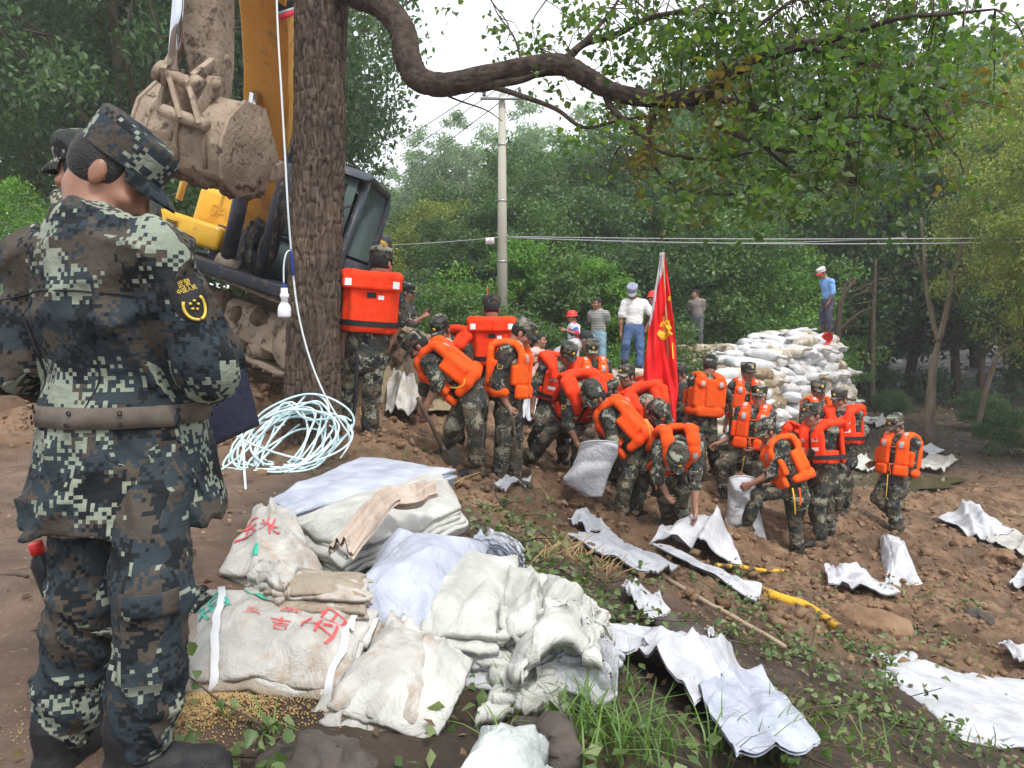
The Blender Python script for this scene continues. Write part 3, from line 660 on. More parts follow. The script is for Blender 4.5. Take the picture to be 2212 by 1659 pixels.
def vest_a():
    B = Body(.010)
    B.box((0, -.170, -.215), (.175, .027, .225), None, .03, .02)
    for s in (-1, 1):
        B.box((s * .185, -.125, -.235), (.062, .027, .205), look((s * .75, -1, 0), (0, 0, 1)), .03, .03)
        B.box((s * .110, .160, -.245), (.088, .029, .185), look((s * .25, 1, 0), (0, 0, 1)), .03, .012)
        B.box((s * .205, .04, -.36), (.026, .085, .08), None, .024, .03)
        B.chain([(s * .12, -.15, -.04), (s * .125, -.06, .03), (s * .12, .06, .03), (s * .115, .15, -.06)], [.052] * 4, .02)
        # collar: puffed yoke that overlaps the shoulders
        B.chain([(s * .02, -.185, .035), (s * .15, -.16, .04), (s * .215, -.07, .04), (s * .19, .05, .03), (s * .125, .15, -.03), (s * .105, .19, -.12)], [.052, .052, .052, .048, .044, .04], .02)
        B.box((s * .125, -.198, -.005), (.132, .025, .072), look((s * .2, -1, .15), (0, 0, 1)), .032, .008)
    B.cone((0, -.26, .0), (0, -.26, -.1), .012, .012, .02, None, -1)
    return B
def carve_vest(B, f):
    return B.mesh(f)
VB = carve_vest(vest_b(), 'vest_shell'); VA = carve_vest(vest_a(), 'vest_shell')
def bvh_of(me):
    V = [v.co.copy() for v in me.vertices]; return BVHTree.FromPolygons(V, [tuple(p.vertices) for p in me.polygons])
def stick_patch(bvh, c, d, w, h, up=(0, 0, 1), off=.003, n=4, bend=0):
    """a cloth patch laid on a surface: c outside point, d direction towards the surface"""
    d = np.asarray(d, float); d /= np.linalg.norm(d); X = np.cross(d, up); X /= np.linalg.norm(X); Yv = np.cross(X, d); g = np.zeros((n, n, 3))
    for i in range(n):
        for j in range(n):
            p = np.asarray(c) + X * (i / (n - 1) - .5) * w + Yv * (j / (n - 1) - .5) * h
            hit = bvh.ray_cast(Vector(p), Vector(d), 1.0)[0]
            g[i, j] = np.array(hit) - d * off if hit is not None else p + d * .2
    return g
def sheet_mesh(name, grids):
    m = MB()
    for g in grids: m.grid(g)
    return m.mesh(name, True)
def band(bvh, c, ax, z0, z1, off=.006, n=40, zs=3, inside=False):
    """strap round a body: ring of cast points"""
    ax = np.asarray(ax, float); ax /= np.linalg.norm(ax); X = np.cross(ax, (0.3, .9, .1)); X /= np.linalg.norm(X); Y = np.cross(ax, X); g = np.zeros((zs, n + 1, 3))
    for i in range(zs):
        for j in range(n + 1):
            a = j / n * 2 * math.pi; d = X * math.cos(a) + Y * math.sin(a); o = np.asarray(c) + ax * (z0 + (z1 - z0) * i / (zs - 1))
            hit = bvh.ray_cast(Vector(o), Vector(d), .6)[0] if inside else bvh.ray_cast(Vector(o + d * .6), Vector(-d), .6)[0]
            g[i, j] = (np.array(hit) if hit is not None else o + d * .12) + d * off
    c0 = np.asarray(c)
    for i in range(zs if not inside else 0):
        o = c0 + ax * (z0 + (z1 - z0) * i / (zs - 1)); v = g[i] - o; r = np.linalg.norm(v, axis=1); u = v / r[:, None]; rr = r.copy()
        for k in range(-3, 4):                  # the strap spans hollows like a stretched band
            cs = math.cos(abs(k) / n * 2 * math.pi); rr[:-1] = np.maximum(rr[:-1], np.roll(r[:-1], k) * (.97 if k else 1))
        rr[:-1] = (np.roll(rr[:-1], 1) + rr[:-1] + np.roll(rr[:-1], -1)) / 3; rr[-1] = rr[0]; g[i] = o + u * np.maximum(rr, r)[:, None]
    return g
_va, _vb = bvh_of(VA), bvh_of(VB)
VA_P = [sheet_mesh('reflective_patch', [stick_patch(_va, c, d, w, h)]) for c, d, w, h in (
    ((-.20, -.6, .03), (0, 1, -.12), .055, .06), ((.20, -.6, .03), (0, 1, -.12), .055, .06), ((-.10, .6, -.15), (0, -1, 0), .085, .045), ((.10, .6, -.15), (0, -1, 0), .085, .045),
    ((-.10, .6, -.26), (0, -1, 0), .085, .04), ((.10, .6, -.26), (0, -1, 0), .085, .04), ((.08, -.6, -.13), (0, 1, 0), .05, .035), ((-.14, -.02, .5), (0, 0, -1), .06, .075), ((.14, -.02, .5), (0, 0, -1), .06, .075))]
VA_BELT = sheet_mesh('belt', [band(_va, (0, 0, 0), (0, 0, 1), -.385, -.335, .010)])
_lp = MB(); _lp.grid(stick_patch(_va, (-.0, -.6, -.115), (0, 1, 0), .075, .045, off=.006)); VA_LOOP = _lp.mesh('loop', True)
VB_P = [sheet_mesh('reflective_patch', [stick_patch(_vb, c, d, w, h)]) for c, d, w, h in (
    ((-.125, -.6, -.075), (0, 1, 0), .045, .085), ((.125, -.6, -.075), (0, 1, 0), .045, .085), ((-.115, .6, -.09), (0, -1, 0), .05, .085), ((.115, .6, -.09), (0, -1, 0), .05, .085),
    ((-.12, .25, .4), (0, -.35, -1), .045, .08), ((.12, .25, .4), (0, -.35, -1), .045, .08))]
def tie_pts(x, y, z, l, seed):
    rs = np.random.RandomState(seed); p = [np.array((x, y, z))]
    for i in range(5): p.append(p[-1] + np.array((rs.uniform(-.3, .3), rs.uniform(-.1, .3), -1)) * l / 5)
    return spline(p, 3)
_t = MB(); _t.tube([(-.07, .195, -.345), (0, .207, -.35), (.07, .195, -.345)], .007, 6); _t.tube(tie_pts(.0, .21, -.35, .14, 1), .006, 5); _t.tube(tie_pts(.01, .21, -.35, .10, 2), .006, 5)
_t.tube([(-.07, .19, -.12), (0, .205, -.125), (.07, .19, -.12)], .006, 6); VB_TIE = _t.mesh('tie', True)
_t = MB(); _t.tube(tie_pts(.21, .03, -.40, .22, 5), .006, 5); VB_TIE2 = _t.mesh('tie', True)

def cap_mesh(soft=True, brim=.075, top=.141):
    m = MB(); a = np.linspace(0, 2 * math.pi, 29)[:-1]; prof = [(.089, .040), (.0915, .065), (.095, .100), (.095, .122), (.088, .134), (.06, top), (.03, top + .003), (.001, top + .003)]
    V = []
    for r, z in prof:
        V.append(np.stack([r * np.cos(a), r * 1.16 * np.sin(a) - .008, z + .005 * np.sin(a * 3 + r * 60) * (z > .09) + .006 * np.sin(a) * (z < .05)], -1))
    V = np.array(V); n = 28; M_ = len(prof); i, j = np.meshgrid(np.arange(M_ - 1), np.arange(n), indexing='ij'); k = (j + 1) % n
    m.add(V.reshape(-1, 3), np.stack([i * n + j, i * n + k, (i + 1) * n + k, (i + 1) * n + j], -1).reshape(-1, 4))
    return m.mesh('crown', True)
def brim_mesh(brim=.07):
    t = np.linspace(R(18), R(162), 15); m = MB(); rows = []
    for f, dz in ((0, .0), (.35, -.003), (.7, -.010), (1, -.022)):
        x = .090 * np.cos(t) * (1 - .12 * f); y = .103 * np.sin(t) - .01 + brim * f * np.sin(t) ** .8
        rows.append(np.stack([x, y, .052 + dz - .010 * np.abs(np.cos(t)) * f + np.sin(t) * .004], -1))
    top = np.array(rows); m.grid(top); m.grid(top[::-1] - np.array([0, 0, .006])); return m.mesh('brim', True)
CAPM, BRIMM = cap_mesh(), brim_mesh()
_b = MB(); _b.lathe([(0, .004), (.010, .003), (.012, 0)], 10, 1.2, M=M4(look((0, 0, 1), (0, 1, 0)) @ np.eye(3), (0, .108, .068))); BADGE = _b.mesh('badge', True)
_b = MB(); _b.box((0, .1055, .088), (.013, .005, .016)); BADGE = _b.mesh('badge')
def helmet_mesh():
    m = MB(); a = np.linspace(0, 2 * math.pi, 33)[:-1]; V = []
    for r, z in ((.120, .03), (.118, .034), (.104, .036), (.102, .07), (.088, .115), (.058, .14), (.02, .15), (.001, .15)):
        V.append(np.stack([r * np.cos(a) * .95, r * 1.13 * np.sin(a) + .012 * (r > .11) * np.maximum(np.sin(a), 0), z + .006 * np.exp(-(np.cos(a) * 5) ** 2) * (z > .06)], -1))
    V = np.array(V); n = 32; i, j = np.meshgrid(np.arange(len(V) - 1), np.arange(n), indexing='ij'); k = (j + 1) % n
    m.add(V.reshape(-1, 3), np.stack([i * n + j, i * n + k, (i + 1) * n + k, (i + 1) * n + j], -1).reshape(-1, 4)); return m.mesh('hard_hat', True)
HELM = helmet_mesh()
def hair_mesh(kind):
    B = Body(.008)
    if kind == 0:        # cropped, under a cap
        B.ell((0, -.016, .022), (.0825, .101, .104)); B.box((0, .125, -.02), (.2, .085, .12), None, .01, .02, -1); B.box((0, .0, -.185), (.2, .2, .11), look((0, 1, -.25), (0, 0, 1)), .01, .02, -1)
    else:
        B.ell((0, -.012, .036), (.083, .103, .100)); B.box((0, .125, -.04), (.2, .085, .10), None, .02, .03, -1); B.box((0, 0, -.165), (.2, .2, .11), None, .01, .03, -1)
        if kind == 2: B.chain([(0, -.1, .02), (0, -.14, -.02), (0, -.13, -.12)], [.03, .032, .02])
    return B.mesh('hair', folds(4, .004, .03) if kind else None)
HAIRS = [hair_mesh(i) for i in range(3)]
_e = MB(); 
def eye_mesh():
    m = MB(); a = np.linspace(0, 2 * math.pi, 11)[:-1]
    m.add(np.vstack([np.c_[.014 * np.cos(a), np.zeros(10), .0055 * np.sin(a)], [[0, .004, 0]]]), F3=[[i, (i + 1) % 10, 10] for i in range(10)]); return m.mesh('eye', True)
EYE = eye_mesh()
_m = MB(); _m.tube([(-.02, -.004, .003), (-.006, .0, .006), (.008, .0, .004), (.022, -.008, -.003)], [.0028, .004, .004, .002], 5); BROW = _m.mesh('eyebrow', True)
_m = MB(); _m.tube([(-.022, -.005, 0), (0, .0, -.001), (.022, -.005, 0)], [.002, .0035, .002], 5); MOUTH = _m.mesh('mouth', True)
def boot_mesh(h=.2, w=.05, fat=0):
    B = Body(.0095); B.box((0, .045, -.075), (.046, .145, .014), None, .012, .01)
    B.chain([(0, -.045, -.055), (0, .06, -.05), (0, .145, -.058)], [.04, .044, .036], .02); B.chain([(0, -.03, -.05), (0, -.028, .05), (0, -.025, h - .085)], [.046, w, w + fat], .03)
    B.box((0, .02, -.125), (.2, .4, .037), None, .005, .004, -1)
    return B.mesh('boot', folds(9, .004, .05))
BOOTM, RAINM = boot_mesh(.20, .046), boot_mesh(.36, .058, .01)

def build_person(d):
    J = d['J']; s = d.get('s', 1.0); kit = d.get('kit', 'soldier'); far = d['D'] > 10.6; vx = d.get('vox', .0165 if far else .0125)
    jm, tm = KITS[kit]; seed = abs(hash(d['id'])) % 9999 if False else sum(ord(c) * (i + 3) for i, c in enumerate(d['id'])) % 997
    base = np.array([J['pel'][0], J['pel'][1], min(J['anr'][2], J['anl'][2]) - .085 * s])
    root = thing('person', d['label'], 'person', base.tolist(), d.get('group') or ('soldiers in life vests' if d.get('vest') else ('uniformed soldiers' if kit in ('soldier', 'fg') else 'villagers watching')))
    X, F, U, neck, pel = J['X'], J['F'], J['U'], J['neck'], J['pel']; Rt = np.stack([X, F, U], 1); Rh = J['Rh']; hc = J['head']
    bk = d.get('bulk', 1.0); fk = 1 + (bk - 1) * .9
    waist = pel + U * .14 * s; chest = pel + U * (.36 - (bk - 1) * .34) * s
    curl = d.get('curl', .5)
    # --- body: head, neck, trunk and limbs in one skin
    B = Body(min(vx, .0105) if not far else .0135)
    hk = s * (1.1 if far else .98 if kit == 'fg' else 1.06)
    add_head(B, Rh, hc, hk)
    hb = hc + Rh @ np.array((0, -.03, -.06)) * s
    B.cone(hb, neck + F * .005, (.049 if kit == 'fg' else .056) * s, (.055 if kit == 'fg' else .062) * s, .03); B.cone(neck - U * .02, chest, .07 * s, .11 * s, .06, (F, 1.3)); B.cone(chest, pel, .11 * s, .10 * s, .05, (F, 1.3))
    for q, sd in (('r', 1), ('l', -1)):
        sh, el, wr = J['sh' + q], J['el' + q], J['wr' + q]
        B.cone(neck - U * .03, sh, .055 * s, .052 * s, .05); B.cone(sh, el, .052 * s, .04 * s, .03); 
        fm = el + (wr - el) * .3; B.cone(el, fm, .039 * s, .043 * s, .02); B.cone(fm, wr, .043 * s, .027 * s, .02)
        fd = wr - el; fd /= np.linalg.norm(fd); pn = d.get('palm' + q)
        pn = np.asarray(pn, float) if pn is not None else (F * .5 - X * sd * 1.0 - U * .1)
        hd = d.get('hand' + q); fd = np.asarray(hd, float) if hd is not None else fd
        if d.get('hands', True): add_hand(B, wr, fd, pn, s * 1.05, curl, sd)
        hp, kn, an = J['hip' + q], J['kn' + q], J['an' + q]
        B.cone(pel, hp, .08 * s, .07 * s, .03); B.cone(hp, kn, .062 * s, .045 * s, .03); B.cone(kn, an, .045 * s, .034 * s, .03)
    put('body', B.mesh('body', origin=base), SKIN, root)
    # --- jacket
    A = Body(vx)
    A.cone(pel + U * .02, waist, .150 * s * bk, .150 * s * bk, .05, (F, 1.30 * fk)); A.cone(waist, chest, .150 * s * bk, .172 * s * bk, .05, (F, 1.36 * fk)); A.cone(chest, neck - U * (.06 if bk == 1 else .10) * s, .172 * s * bk, .12 * s, .05, (F, 1.36 * fk))
    hem = d.get('hem', .13); dn = pel - U * .02 - np.array([0, 0, hem * .7]) * s - U * hem * .3 * s
    if kit in ('soldier', 'fg', 'black'): A.cone(pel + U * .04, dn, .15 * s * bk, .176 * s * bk, .04, (J['Fp'], 1.22 * fk))
    if kit == 'fg':
        A.cone(neck - U * .10, neck + U * .015, .12, .082, .03); A.cone(pel - U * .01, pel - np.array((0, 0, .30)), .20, .262, .03, (J['Fp'], 1.05)); A.box(pel - np.array((0, 0, .37)), (.5, .5, .12), None, .002, .004, -1)
    A.cone(J['shr'], J['shl'], .074 * s, .074 * s, .06)
    for q in 'rl':
        sh, el, wr = J['sh' + q], J['el' + q], J['wr' + q]; sl = d.get('sleeve', 'rolled')
        if sl == 'short':
            e2 = sh + (el - sh) * .72; A.cone(sh, e2, .074 * s, .080 * s, .04)
        else:
            A.cone(sh, el, .076 * s, .064 * s, .04)
            if sl == 'rolled': A.cone(el, el + (wr - el) * .16, .063 * s, .062 * s, .02); A.cone(el + (wr - el) * .12, el + (wr - el) * .20, .064 * s, .064 * s, .01)
            elif sl == 'elbow': A.cone(el, el + (wr - el) * .75, .068 * s, .058 * s, .03); A.ell(el + (sh - el) * .12, np.array((.068, .068, .066)) * s, None, .03)
            else: A.cone(el, wr, .062 * s, .046 * s, .02)
    # collar
    ring = [neck + U * (.045 + .012 * math.cos(t)) * s + (X * math.sin(t) * .066 - F * (math.cos(t) * .062 - .012)) * s for t in np.linspace(-2.4, 2.4, 9)]
    if kit not in ('tee', 'greytee', 'sport'): A.chain(ring, [.019 * s] * 9, .015)
    me = A.mesh('jacket', folds(seed, d.get('fold', .017 if not far else .014), .13), base); jk = put('jacket' if kit in ('soldier', 'fg', 'black') else 'shirt', me, jm, root)
    # --- trousers
    T = Body(vx); T.cone(pel + np.array([0, 0, .04]), pel - np.array([0, 0, .05]), .148 * s, .150 * s, .04, (J['Fp'], 1.18))
    tall = d.get('boots')
    for q in 'rl':
        hp, kn, an = J['hip' + q], J['kn' + q], J['an' + q]; hd = hp - (hp - pel) * .05
        end = an + (kn - an) * (.55 if tall else .12)
        T.cone(hd, kn, .102 * s, .080 * s, .04); T.cone(kn, an + (kn - an) * .3, .079 * s, .076 * s, .03); 
        if not tall: T.cone(an + (kn - an) * .3, end, .076 * s, .066 * s, .03)
    tr = put('trousers', T.mesh('trousers', folds(seed + 7, d.get('fold', .019), .14), base), tm, root)
    # --- boots
    for q in 'rl':
        an, kn, fd = J['an' + q], J['kn' + q], J['fd' + q]
        if q in d.get('off', ''):
            up = kn - an; Rb = look(fd - up * .2 + np.array([0, 0, -.7]), up)
        else: Rb = look(fd, (0, 0, 1))
        bt = put('boot', (RAINM if tall else BOOTM), None, root, M=M4(Rb, an - base, s))
        if not bt.data.materials: bt.data.materials.append(BOOT)
        bt.material_slots[0].link = 'OBJECT'; bt.material_slots[0].material = RAINBOOT if tall == 'rain' else MUDBOOT if tall == 'mudrain' else BLACK if kit == 'fg' else BOOT
    # --- face and hair
    Hm = M4(Rh, hc - base, hk)
    toward = (Rh[:, 1] @ (CAM - hc)) > -.2
    for q in (-1, 1):
        put('eye', EYE, EYEM, root, M=Hm @ Matrix.Translation((q * .034, .084, .013))); put('eyebrow', BROW, HAIR, root, M=Hm @ Matrix.Translation((q * .034, .094, .033)) @ Matrix.Diagonal((q, 1, 1, 1)))
    put('mouth', MOUTH, LIPM, root, M=Hm @ Matrix.Translation((0, .0965, -.061)))
    put('hair', HAIRS[d.get('hair', 0)], HAIR, root, M=Hm)
    cp = d.get('cap', 'camo' if kit in ('soldier', 'fg') else None)
    if cp == 'helmet':
        h = put('hard_hat', HELM, None, root, M=Hm); 
        if not HELM.materials: HELM.materials.append(RED_PLASTIC)
    elif cp:
        h = put('cap', CAPM, None, root, M=Hm); br = put('brim', BRIMM, None, h)
        cm = {'camo': CAMO if kit != 'fg' else CAMO_FG, 'grey': C('grey_cap', (.22, .24, .32), (.3, .31, .38)), 'white': C('white_cap', (.62, .61, .58), (.7, .7, .68))}[cp]
        for o_, m_ in ((h, cm), (br, cm if cp != 'white' else RED_PLASTIC)):
            if not o_.data.materials: o_.data.materials.append(cm)
            o_.material_slots[0].link = 'OBJECT'; o_.material_slots[0].material = m_
        if cp == 'camo' and kit == 'soldier': put('badge', BADGE, GOLD, h)
        if cp == 'grey': put('lettering', TEXT('adidas', .028), WHITE_TAPE, h, M=M4(look((0, .5, -.9), (0, -.9, -.4)) @ np.array([[1, 0, 0], [0, 0, 1], [0, 1, 0.]]), (0.035, .135, .036)) if False else Matrix.Translation((.036, .140, .053)) @ Matrix.Rotation(R(180), 4, 'Z') @ Matrix.Rotation(R(-20), 4, 'X'))
    # --- life vest
    vt = d.get('vest')
    if vt:
        Vm = M4(Rt, neck - base + U * .0, s)
        v = put('life_vest', VA if vt == 'A' else VB, None, root, M=Vm)
        if not v.data.materials: v.data.materials.append(VEST_A if vt == 'A' else VEST_B)
        for pm in (VA_P if vt == 'A' else VB_P): put('reflective_patch', pm, WHITE_TAPE if vt == 'A' else GREY_TAPE, v)
        if vt == 'A': put('belt', VA_BELT, BLACK, v); put('loop', VA_LOOP, BLACK, v)
        else: put('tie', VB_TIE, TIE_O, v); put('tie', VB_TIE2, TIE_O, v)
    d['root'], d['base'], d['jacket'], d['trousers'] = root, base, jk, tr
    return root
RED_PLASTIC = mat('red_plastic', (.62, .025, .02), (.7, .035, .03), 8, .35)
def TEXT(t, size, ext=.0):
    cu = bpy.data.curves.new('text', 'FONT'); cu.body = t; cu.size = size; cu.extrude = ext; cu.align_x = 'CENTER'; cu.align_y = 'CENTER'
    o = bpy.data.objects.new('text', cu); COL.objects.link(o); dg = bpy.context.evaluated_depsgraph_get(); dg.update()
    me = bpy.data.meshes.new_from_object(o.evaluated_get(dg)); bpy.data.objects.remove(o); me.name = 'lettering'; return me
# ------------------------------------------------------------------ ground
def ground_material():
    m, n, b = nmat('earth'); L = n.links; tc = nd(n, 'ShaderNodeTexCoord'); V = tc.outputs['Object']
    at = nd(n, 'ShaderNodeVertexColor', layer_name='zone'); sp = nd(n, 'ShaderNodeSeparateColor'); L.new(at.outputs[0], sp.inputs[0])
    def tex(scale, det, stops, rough=.6):
        z = nd(n, 'ShaderNodeTexNoise', Scale=scale, Detail=det); z.inputs['Roughness'].default_value = rough; L.new(V, z.inputs['Vector']); r = ramp(n, stops); L.new(z.outputs[0], r.inputs[0]); return r.outputs[0]
    clay = tex(2.6, 9, [(.30, (.105, .060, .034)), (.45, (.205, .120, .068)), (.60, (.285, .180, .105)), (.78, (.36, .25, .155))])
    clay = mixc(n, tex(9, 6, [(.5, (0, 0, 0)), (.72, (.75, .75, .75))]), clay, (.070, .042, .027)); clay = mixc(n, tex(.8, 5, [(.48, (0, 0, 0)), (.62, (.7, .7, .7))]), clay, (.085, .052, .032))
    road = tex(3.5, 8, [(.3, (.115, .072, .050)), (.55, (.185, .120, .085)), (.75, (.25, .175, .13))])
    road = mixc(n, tex(38, 4, [(.60, (0, 0, 0)), (.68, (.6, .6, .6))]), road, (.36, .28, .21))
    soil = tex(4, 9, [(.3, (.034, .025, .018)), (.55, (.075, .052, .036)), (.78, (.14, .10, .068))])
    soil = mixc(n, tex(26, 5, [(.62, (0, 0, 0)), (.7, (.5, .5, .5))]), soil, (.14, .105, .06))
    wood = tex(8, 9, [(.35, (.03, .022, .016)), (.6, (.085, .06, .043)), (.78, (.16, .12, .09))])
    c = mixc(n, sp.outputs[1], wood, soil); c = mixc(n, sp.outputs[2], c, road); c = mixc(n, sp.outputs[0], c, clay)
    L.new(c, b.inputs['Base Color'])
    wet = tex(1.3, 4, [(.4, (.9, .9, .9)), (.65, (.45, .45, .45))]); L.new(wet, b.inputs['Roughness']); b.inputs['Specular IOR Level'].default_value = .35
    bz = nd(n, 'ShaderNodeTexNoise', Scale=22, Detail=9); bz.inputs['Roughness'].default_value = .7; L.new(V, bz.inputs['Vector'])
    bp = nd(n, 'ShaderNodeBump', Strength=.9, Distance=.05); L.new(bz.outputs[0], bp.inputs['Height']); L.new(bp.outputs[0], b.inputs['Normal'])
    return m
EARTH = ground_material()
def build_ground():
    ys = np.concatenate([np.linspace(-12, .9, 14), np.arange(1.0, 12.5, .030), np.arange(12.53, 20, .09), 20 + np.cumsum(np.geomspace(.2, 14, 50))])
    xs = np.concatenate([-(5.2 + np.cumsum(np.geomspace(.05, 14, 50)))[::-1], np.arange(-5.2, 8.2, .030), 8.2 + np.cumsum(np.geomspace(.05, 14, 50))])
    gx, gy = np.meshgrid(xs, ys, indexing='ij'); z = Hd(gx, gy)
    m = MB(); m.grid(np.stack([gx, gy, z], -1)[:, ::-1]); me = m.mesh('ground', True, fix=False)
    x, y = gx[:, ::-1].ravel(), gy[:, ::-1].ravel(); s = x - np.interp(y, _CY, _CX)
    dug = dirtmask(x, y); far = sstep(13, 17, y + .5 * fbm(x, y, .6, 2, 8))
    wb = sstep(-.2, 1.2, fbm(x, y, .9, 3, 55) * 1.2 + s * .25 + .3)
    road = (1 - sstep(-1.15, -.55, s + .35 * fbm(x, y, 1.5, 3, 61))) * (1 - far)
    soil = (1 - far)
    col = np.stack([dug, soil, road, np.ones_like(x)], -1)
    ca = me.color_attributes.new('zone', 'FLOAT_COLOR', 'POINT'); ca.data.foreach_set('color', col.astype(np.float32).ravel())
    return tag(put('ground', me, EARTH), kind='structure', label='churned brown earth bank sloping down from a dirt road')
GROUND = build_ground()
# muddy water at the foot of the dam
def water():
    m, n, b = nmat('muddy_water'); b.inputs['Base Color'].default_value = (.10, .085, .045, 1); b.inputs['Roughness'].default_value = .08
    z = nd(n, 'ShaderNodeTexNoise', Scale=3, Detail=3); bp = nd(n, 'ShaderNodeBump', Strength=.08, Distance=.02); n.links.new(z.outputs[0], bp.inputs['Height']); n.links.new(bp.outputs[0], b.inputs['Normal'])
    t = np.linspace(0, 2 * math.pi, 60)[:-1]; r = 1 + .18 * np.sin(3 * t + 1) + .1 * np.sin(7 * t)
    V = np.c_[6.8 + 1.5 * r * np.cos(t), 14.4 + 1.0 * r * np.sin(t), np.full(59, 0)]
    zc = float(H(6.8, 14.4)) + .045; V[:, 2] = zc; V = np.vstack([V, [[6.8, 14.4, zc]]])
    me = mesh_np('water', V, np.array([[i, (i + 1) % 59, 59] for i in range(59)])); tag(put('water', me, m), kind='structure', label='small brown puddle at the foot of the sandbag wall')
water()
# ------------------------------------------------------------------ foliage
def leafmat(name, a, b_, c, trans=.35, gloss=.45):
    m, n, b = nmat(name); L = n.links; g = nd(n, 'ShaderNodeNewGeometry')
    r = ramp(n, [(0, a), (.5, b_), (1, c)]); L.new(g.outputs['Random Per Island'], r.inputs[0])
    tc = nd(n, 'ShaderNodeTexCoord'); nz = nd(n, 'ShaderNodeTexNoise', Scale=.9, Detail=3); L.new(tc.outputs['Object'], nz.inputs['Vector'])
    r2 = ramp(n, [(.3, (.7, .75, .7)), (.7, (1.25, 1.2, 1.1))]); L.new(nz.outputs[0], r2.inputs[0]); col = mixc(n, 1.0, r.outputs[0], r2.outputs[0], 'MULTIPLY')
    L.new(col, b.inputs['Base Color']); b.inputs['Roughness'].default_value = gloss; b.inputs['Specular IOR Level'].default_value = .4
    t = nd(n, 'ShaderNodeBsdfTranslucent'); tcol = mixc(n, 1.0, col, (1.5, 1.7, .7), 'MULTIPLY'); L.new(tcol, t.inputs['Color'])
    mx_ = nd(n, 'ShaderNodeMixShader'); mx_.inputs[0].default_value = trans; L.new(b.outputs[0], mx_.inputs[1]); L.new(t.outputs[0], mx_.inputs[2])
    L.new(mx_.outputs[0], n.nodes['Material Output'].inputs['Surface']); return m
LEAF_DARK = leafmat('leaf_dark', (.046, .092, .040), (.068, .132, .052), (.105, .175, .070))
LEAF_MID = leafmat('leaf_mid', (.062, .125, .040), (.092, .175, .054), (.15, .235, .08))
LEAF_BRIGHT = leafmat('leaf_bright', (.075, .17, .03), (.11, .24, .04), (.17, .30, .06))
LEAF_YELLOW = leafmat('leaf_yellowgreen', (.12, .18, .04), (.21, .26, .06), (.36, .36, .10))
LEAF_HAZE = leafmat('leaf_hazed', (.13, .21, .10), (.17, .27, .125), (.22, .32, .15))  # far poplars: part of the distance haze is mixed into the leaf colour
BARK = mat('bark', (.045, .032, .024), (.12, .09, .065), 5, .9, .8, 14, stretch=(1, 1, .25), spec=.15)
BARK_PALE = mat('bark_pale', (.11, .085, .06), (.22, .175, .125), 6, .85, .5, 20, stretch=(1, 1, .3), spec=.15)
TWIG = mat('twig', (.05, .036, .025), (.11, .08, .055), 10, .9, .3)
def leaves_np(P_, size, rs, up=.35, asp=.55, fold=.25, six=False):
    """folded leaves at points P_: two triangles each"""
    n = len(P_); nr = rs.normal(size=(n, 3)); nr[:, 2] += up * 2.2; nr /= np.linalg.norm(nr, axis=1)[:, None]
    d = rs.normal(size=(n, 3)); d[:, 2] -= .35; d -= nr * (d * nr).sum(1)[:, None]; d /= np.linalg.norm(d, axis=1)[:, None] + 1e-9; s = np.cross(nr, d)
    L = (size * rs.uniform(.65, 1.25, n))[:, None]; w = L * asp * .5
    tip = P_ + d * L; l = P_ + d * L * .42 + s * w + nr * L * fold * .4; r = P_ + d * L * .42 - s * w + nr * L * fold * .4
    V = np.stack([P_, l, tip, r], 1).reshape(-1, 3); k = np.arange(n)[:, None] * 4
    return V, np.hstack([k, k + 1, k + 2]), np.hstack([k, k + 2, k + 3])
def crown_mesh(seed, shape, nclump, nleaf, size, spread, up=.35, low=-1.0):
    """shape(rs,n) -> clump centres; leaves drawn round them"""
    rs = np.random.RandomState(seed); Cc = shape(rs, nclump); k = rs.randint(0, len(Cc), nleaf)
    sp = spread * rs.uniform(.6, 1.3, len(Cc))
    q = rs.normal(size=(nleaf, 3)); q /= np.linalg.norm(q, axis=1)[:, None]; q *= (rs.uniform(0, 1, nleaf) ** .45)[:, None]; q[:, 2] *= .62
    Pp = Cc[k] + q * sp[k][:, None]
    V, a, b = leaves_np(Pp, size, rs, up); me = mesh_np('crown', V, np.vstack([a, b])); return me
def egg(rx, rz, zc, power=.45, taper=0.0):
    def f(rs, n):
        q = rs.normal(size=(n, 3)); q /= np.linalg.norm(q, axis=1)[:, None]; q *= (rs.uniform(.12, 1, n) ** power)[:, None]
        lump = 1 + .22 * np.sin(q[:, 0] * 5 + q[:, 2] * 4) * np.cos(q[:, 1] * 4 + 1)
        z = q[:, 2]; w = 1 - taper * z
        return np.c_[q[:, 0] * rx * lump * w, q[:, 1] * rx * lump * w, zc + z * rz * lump]
    return f
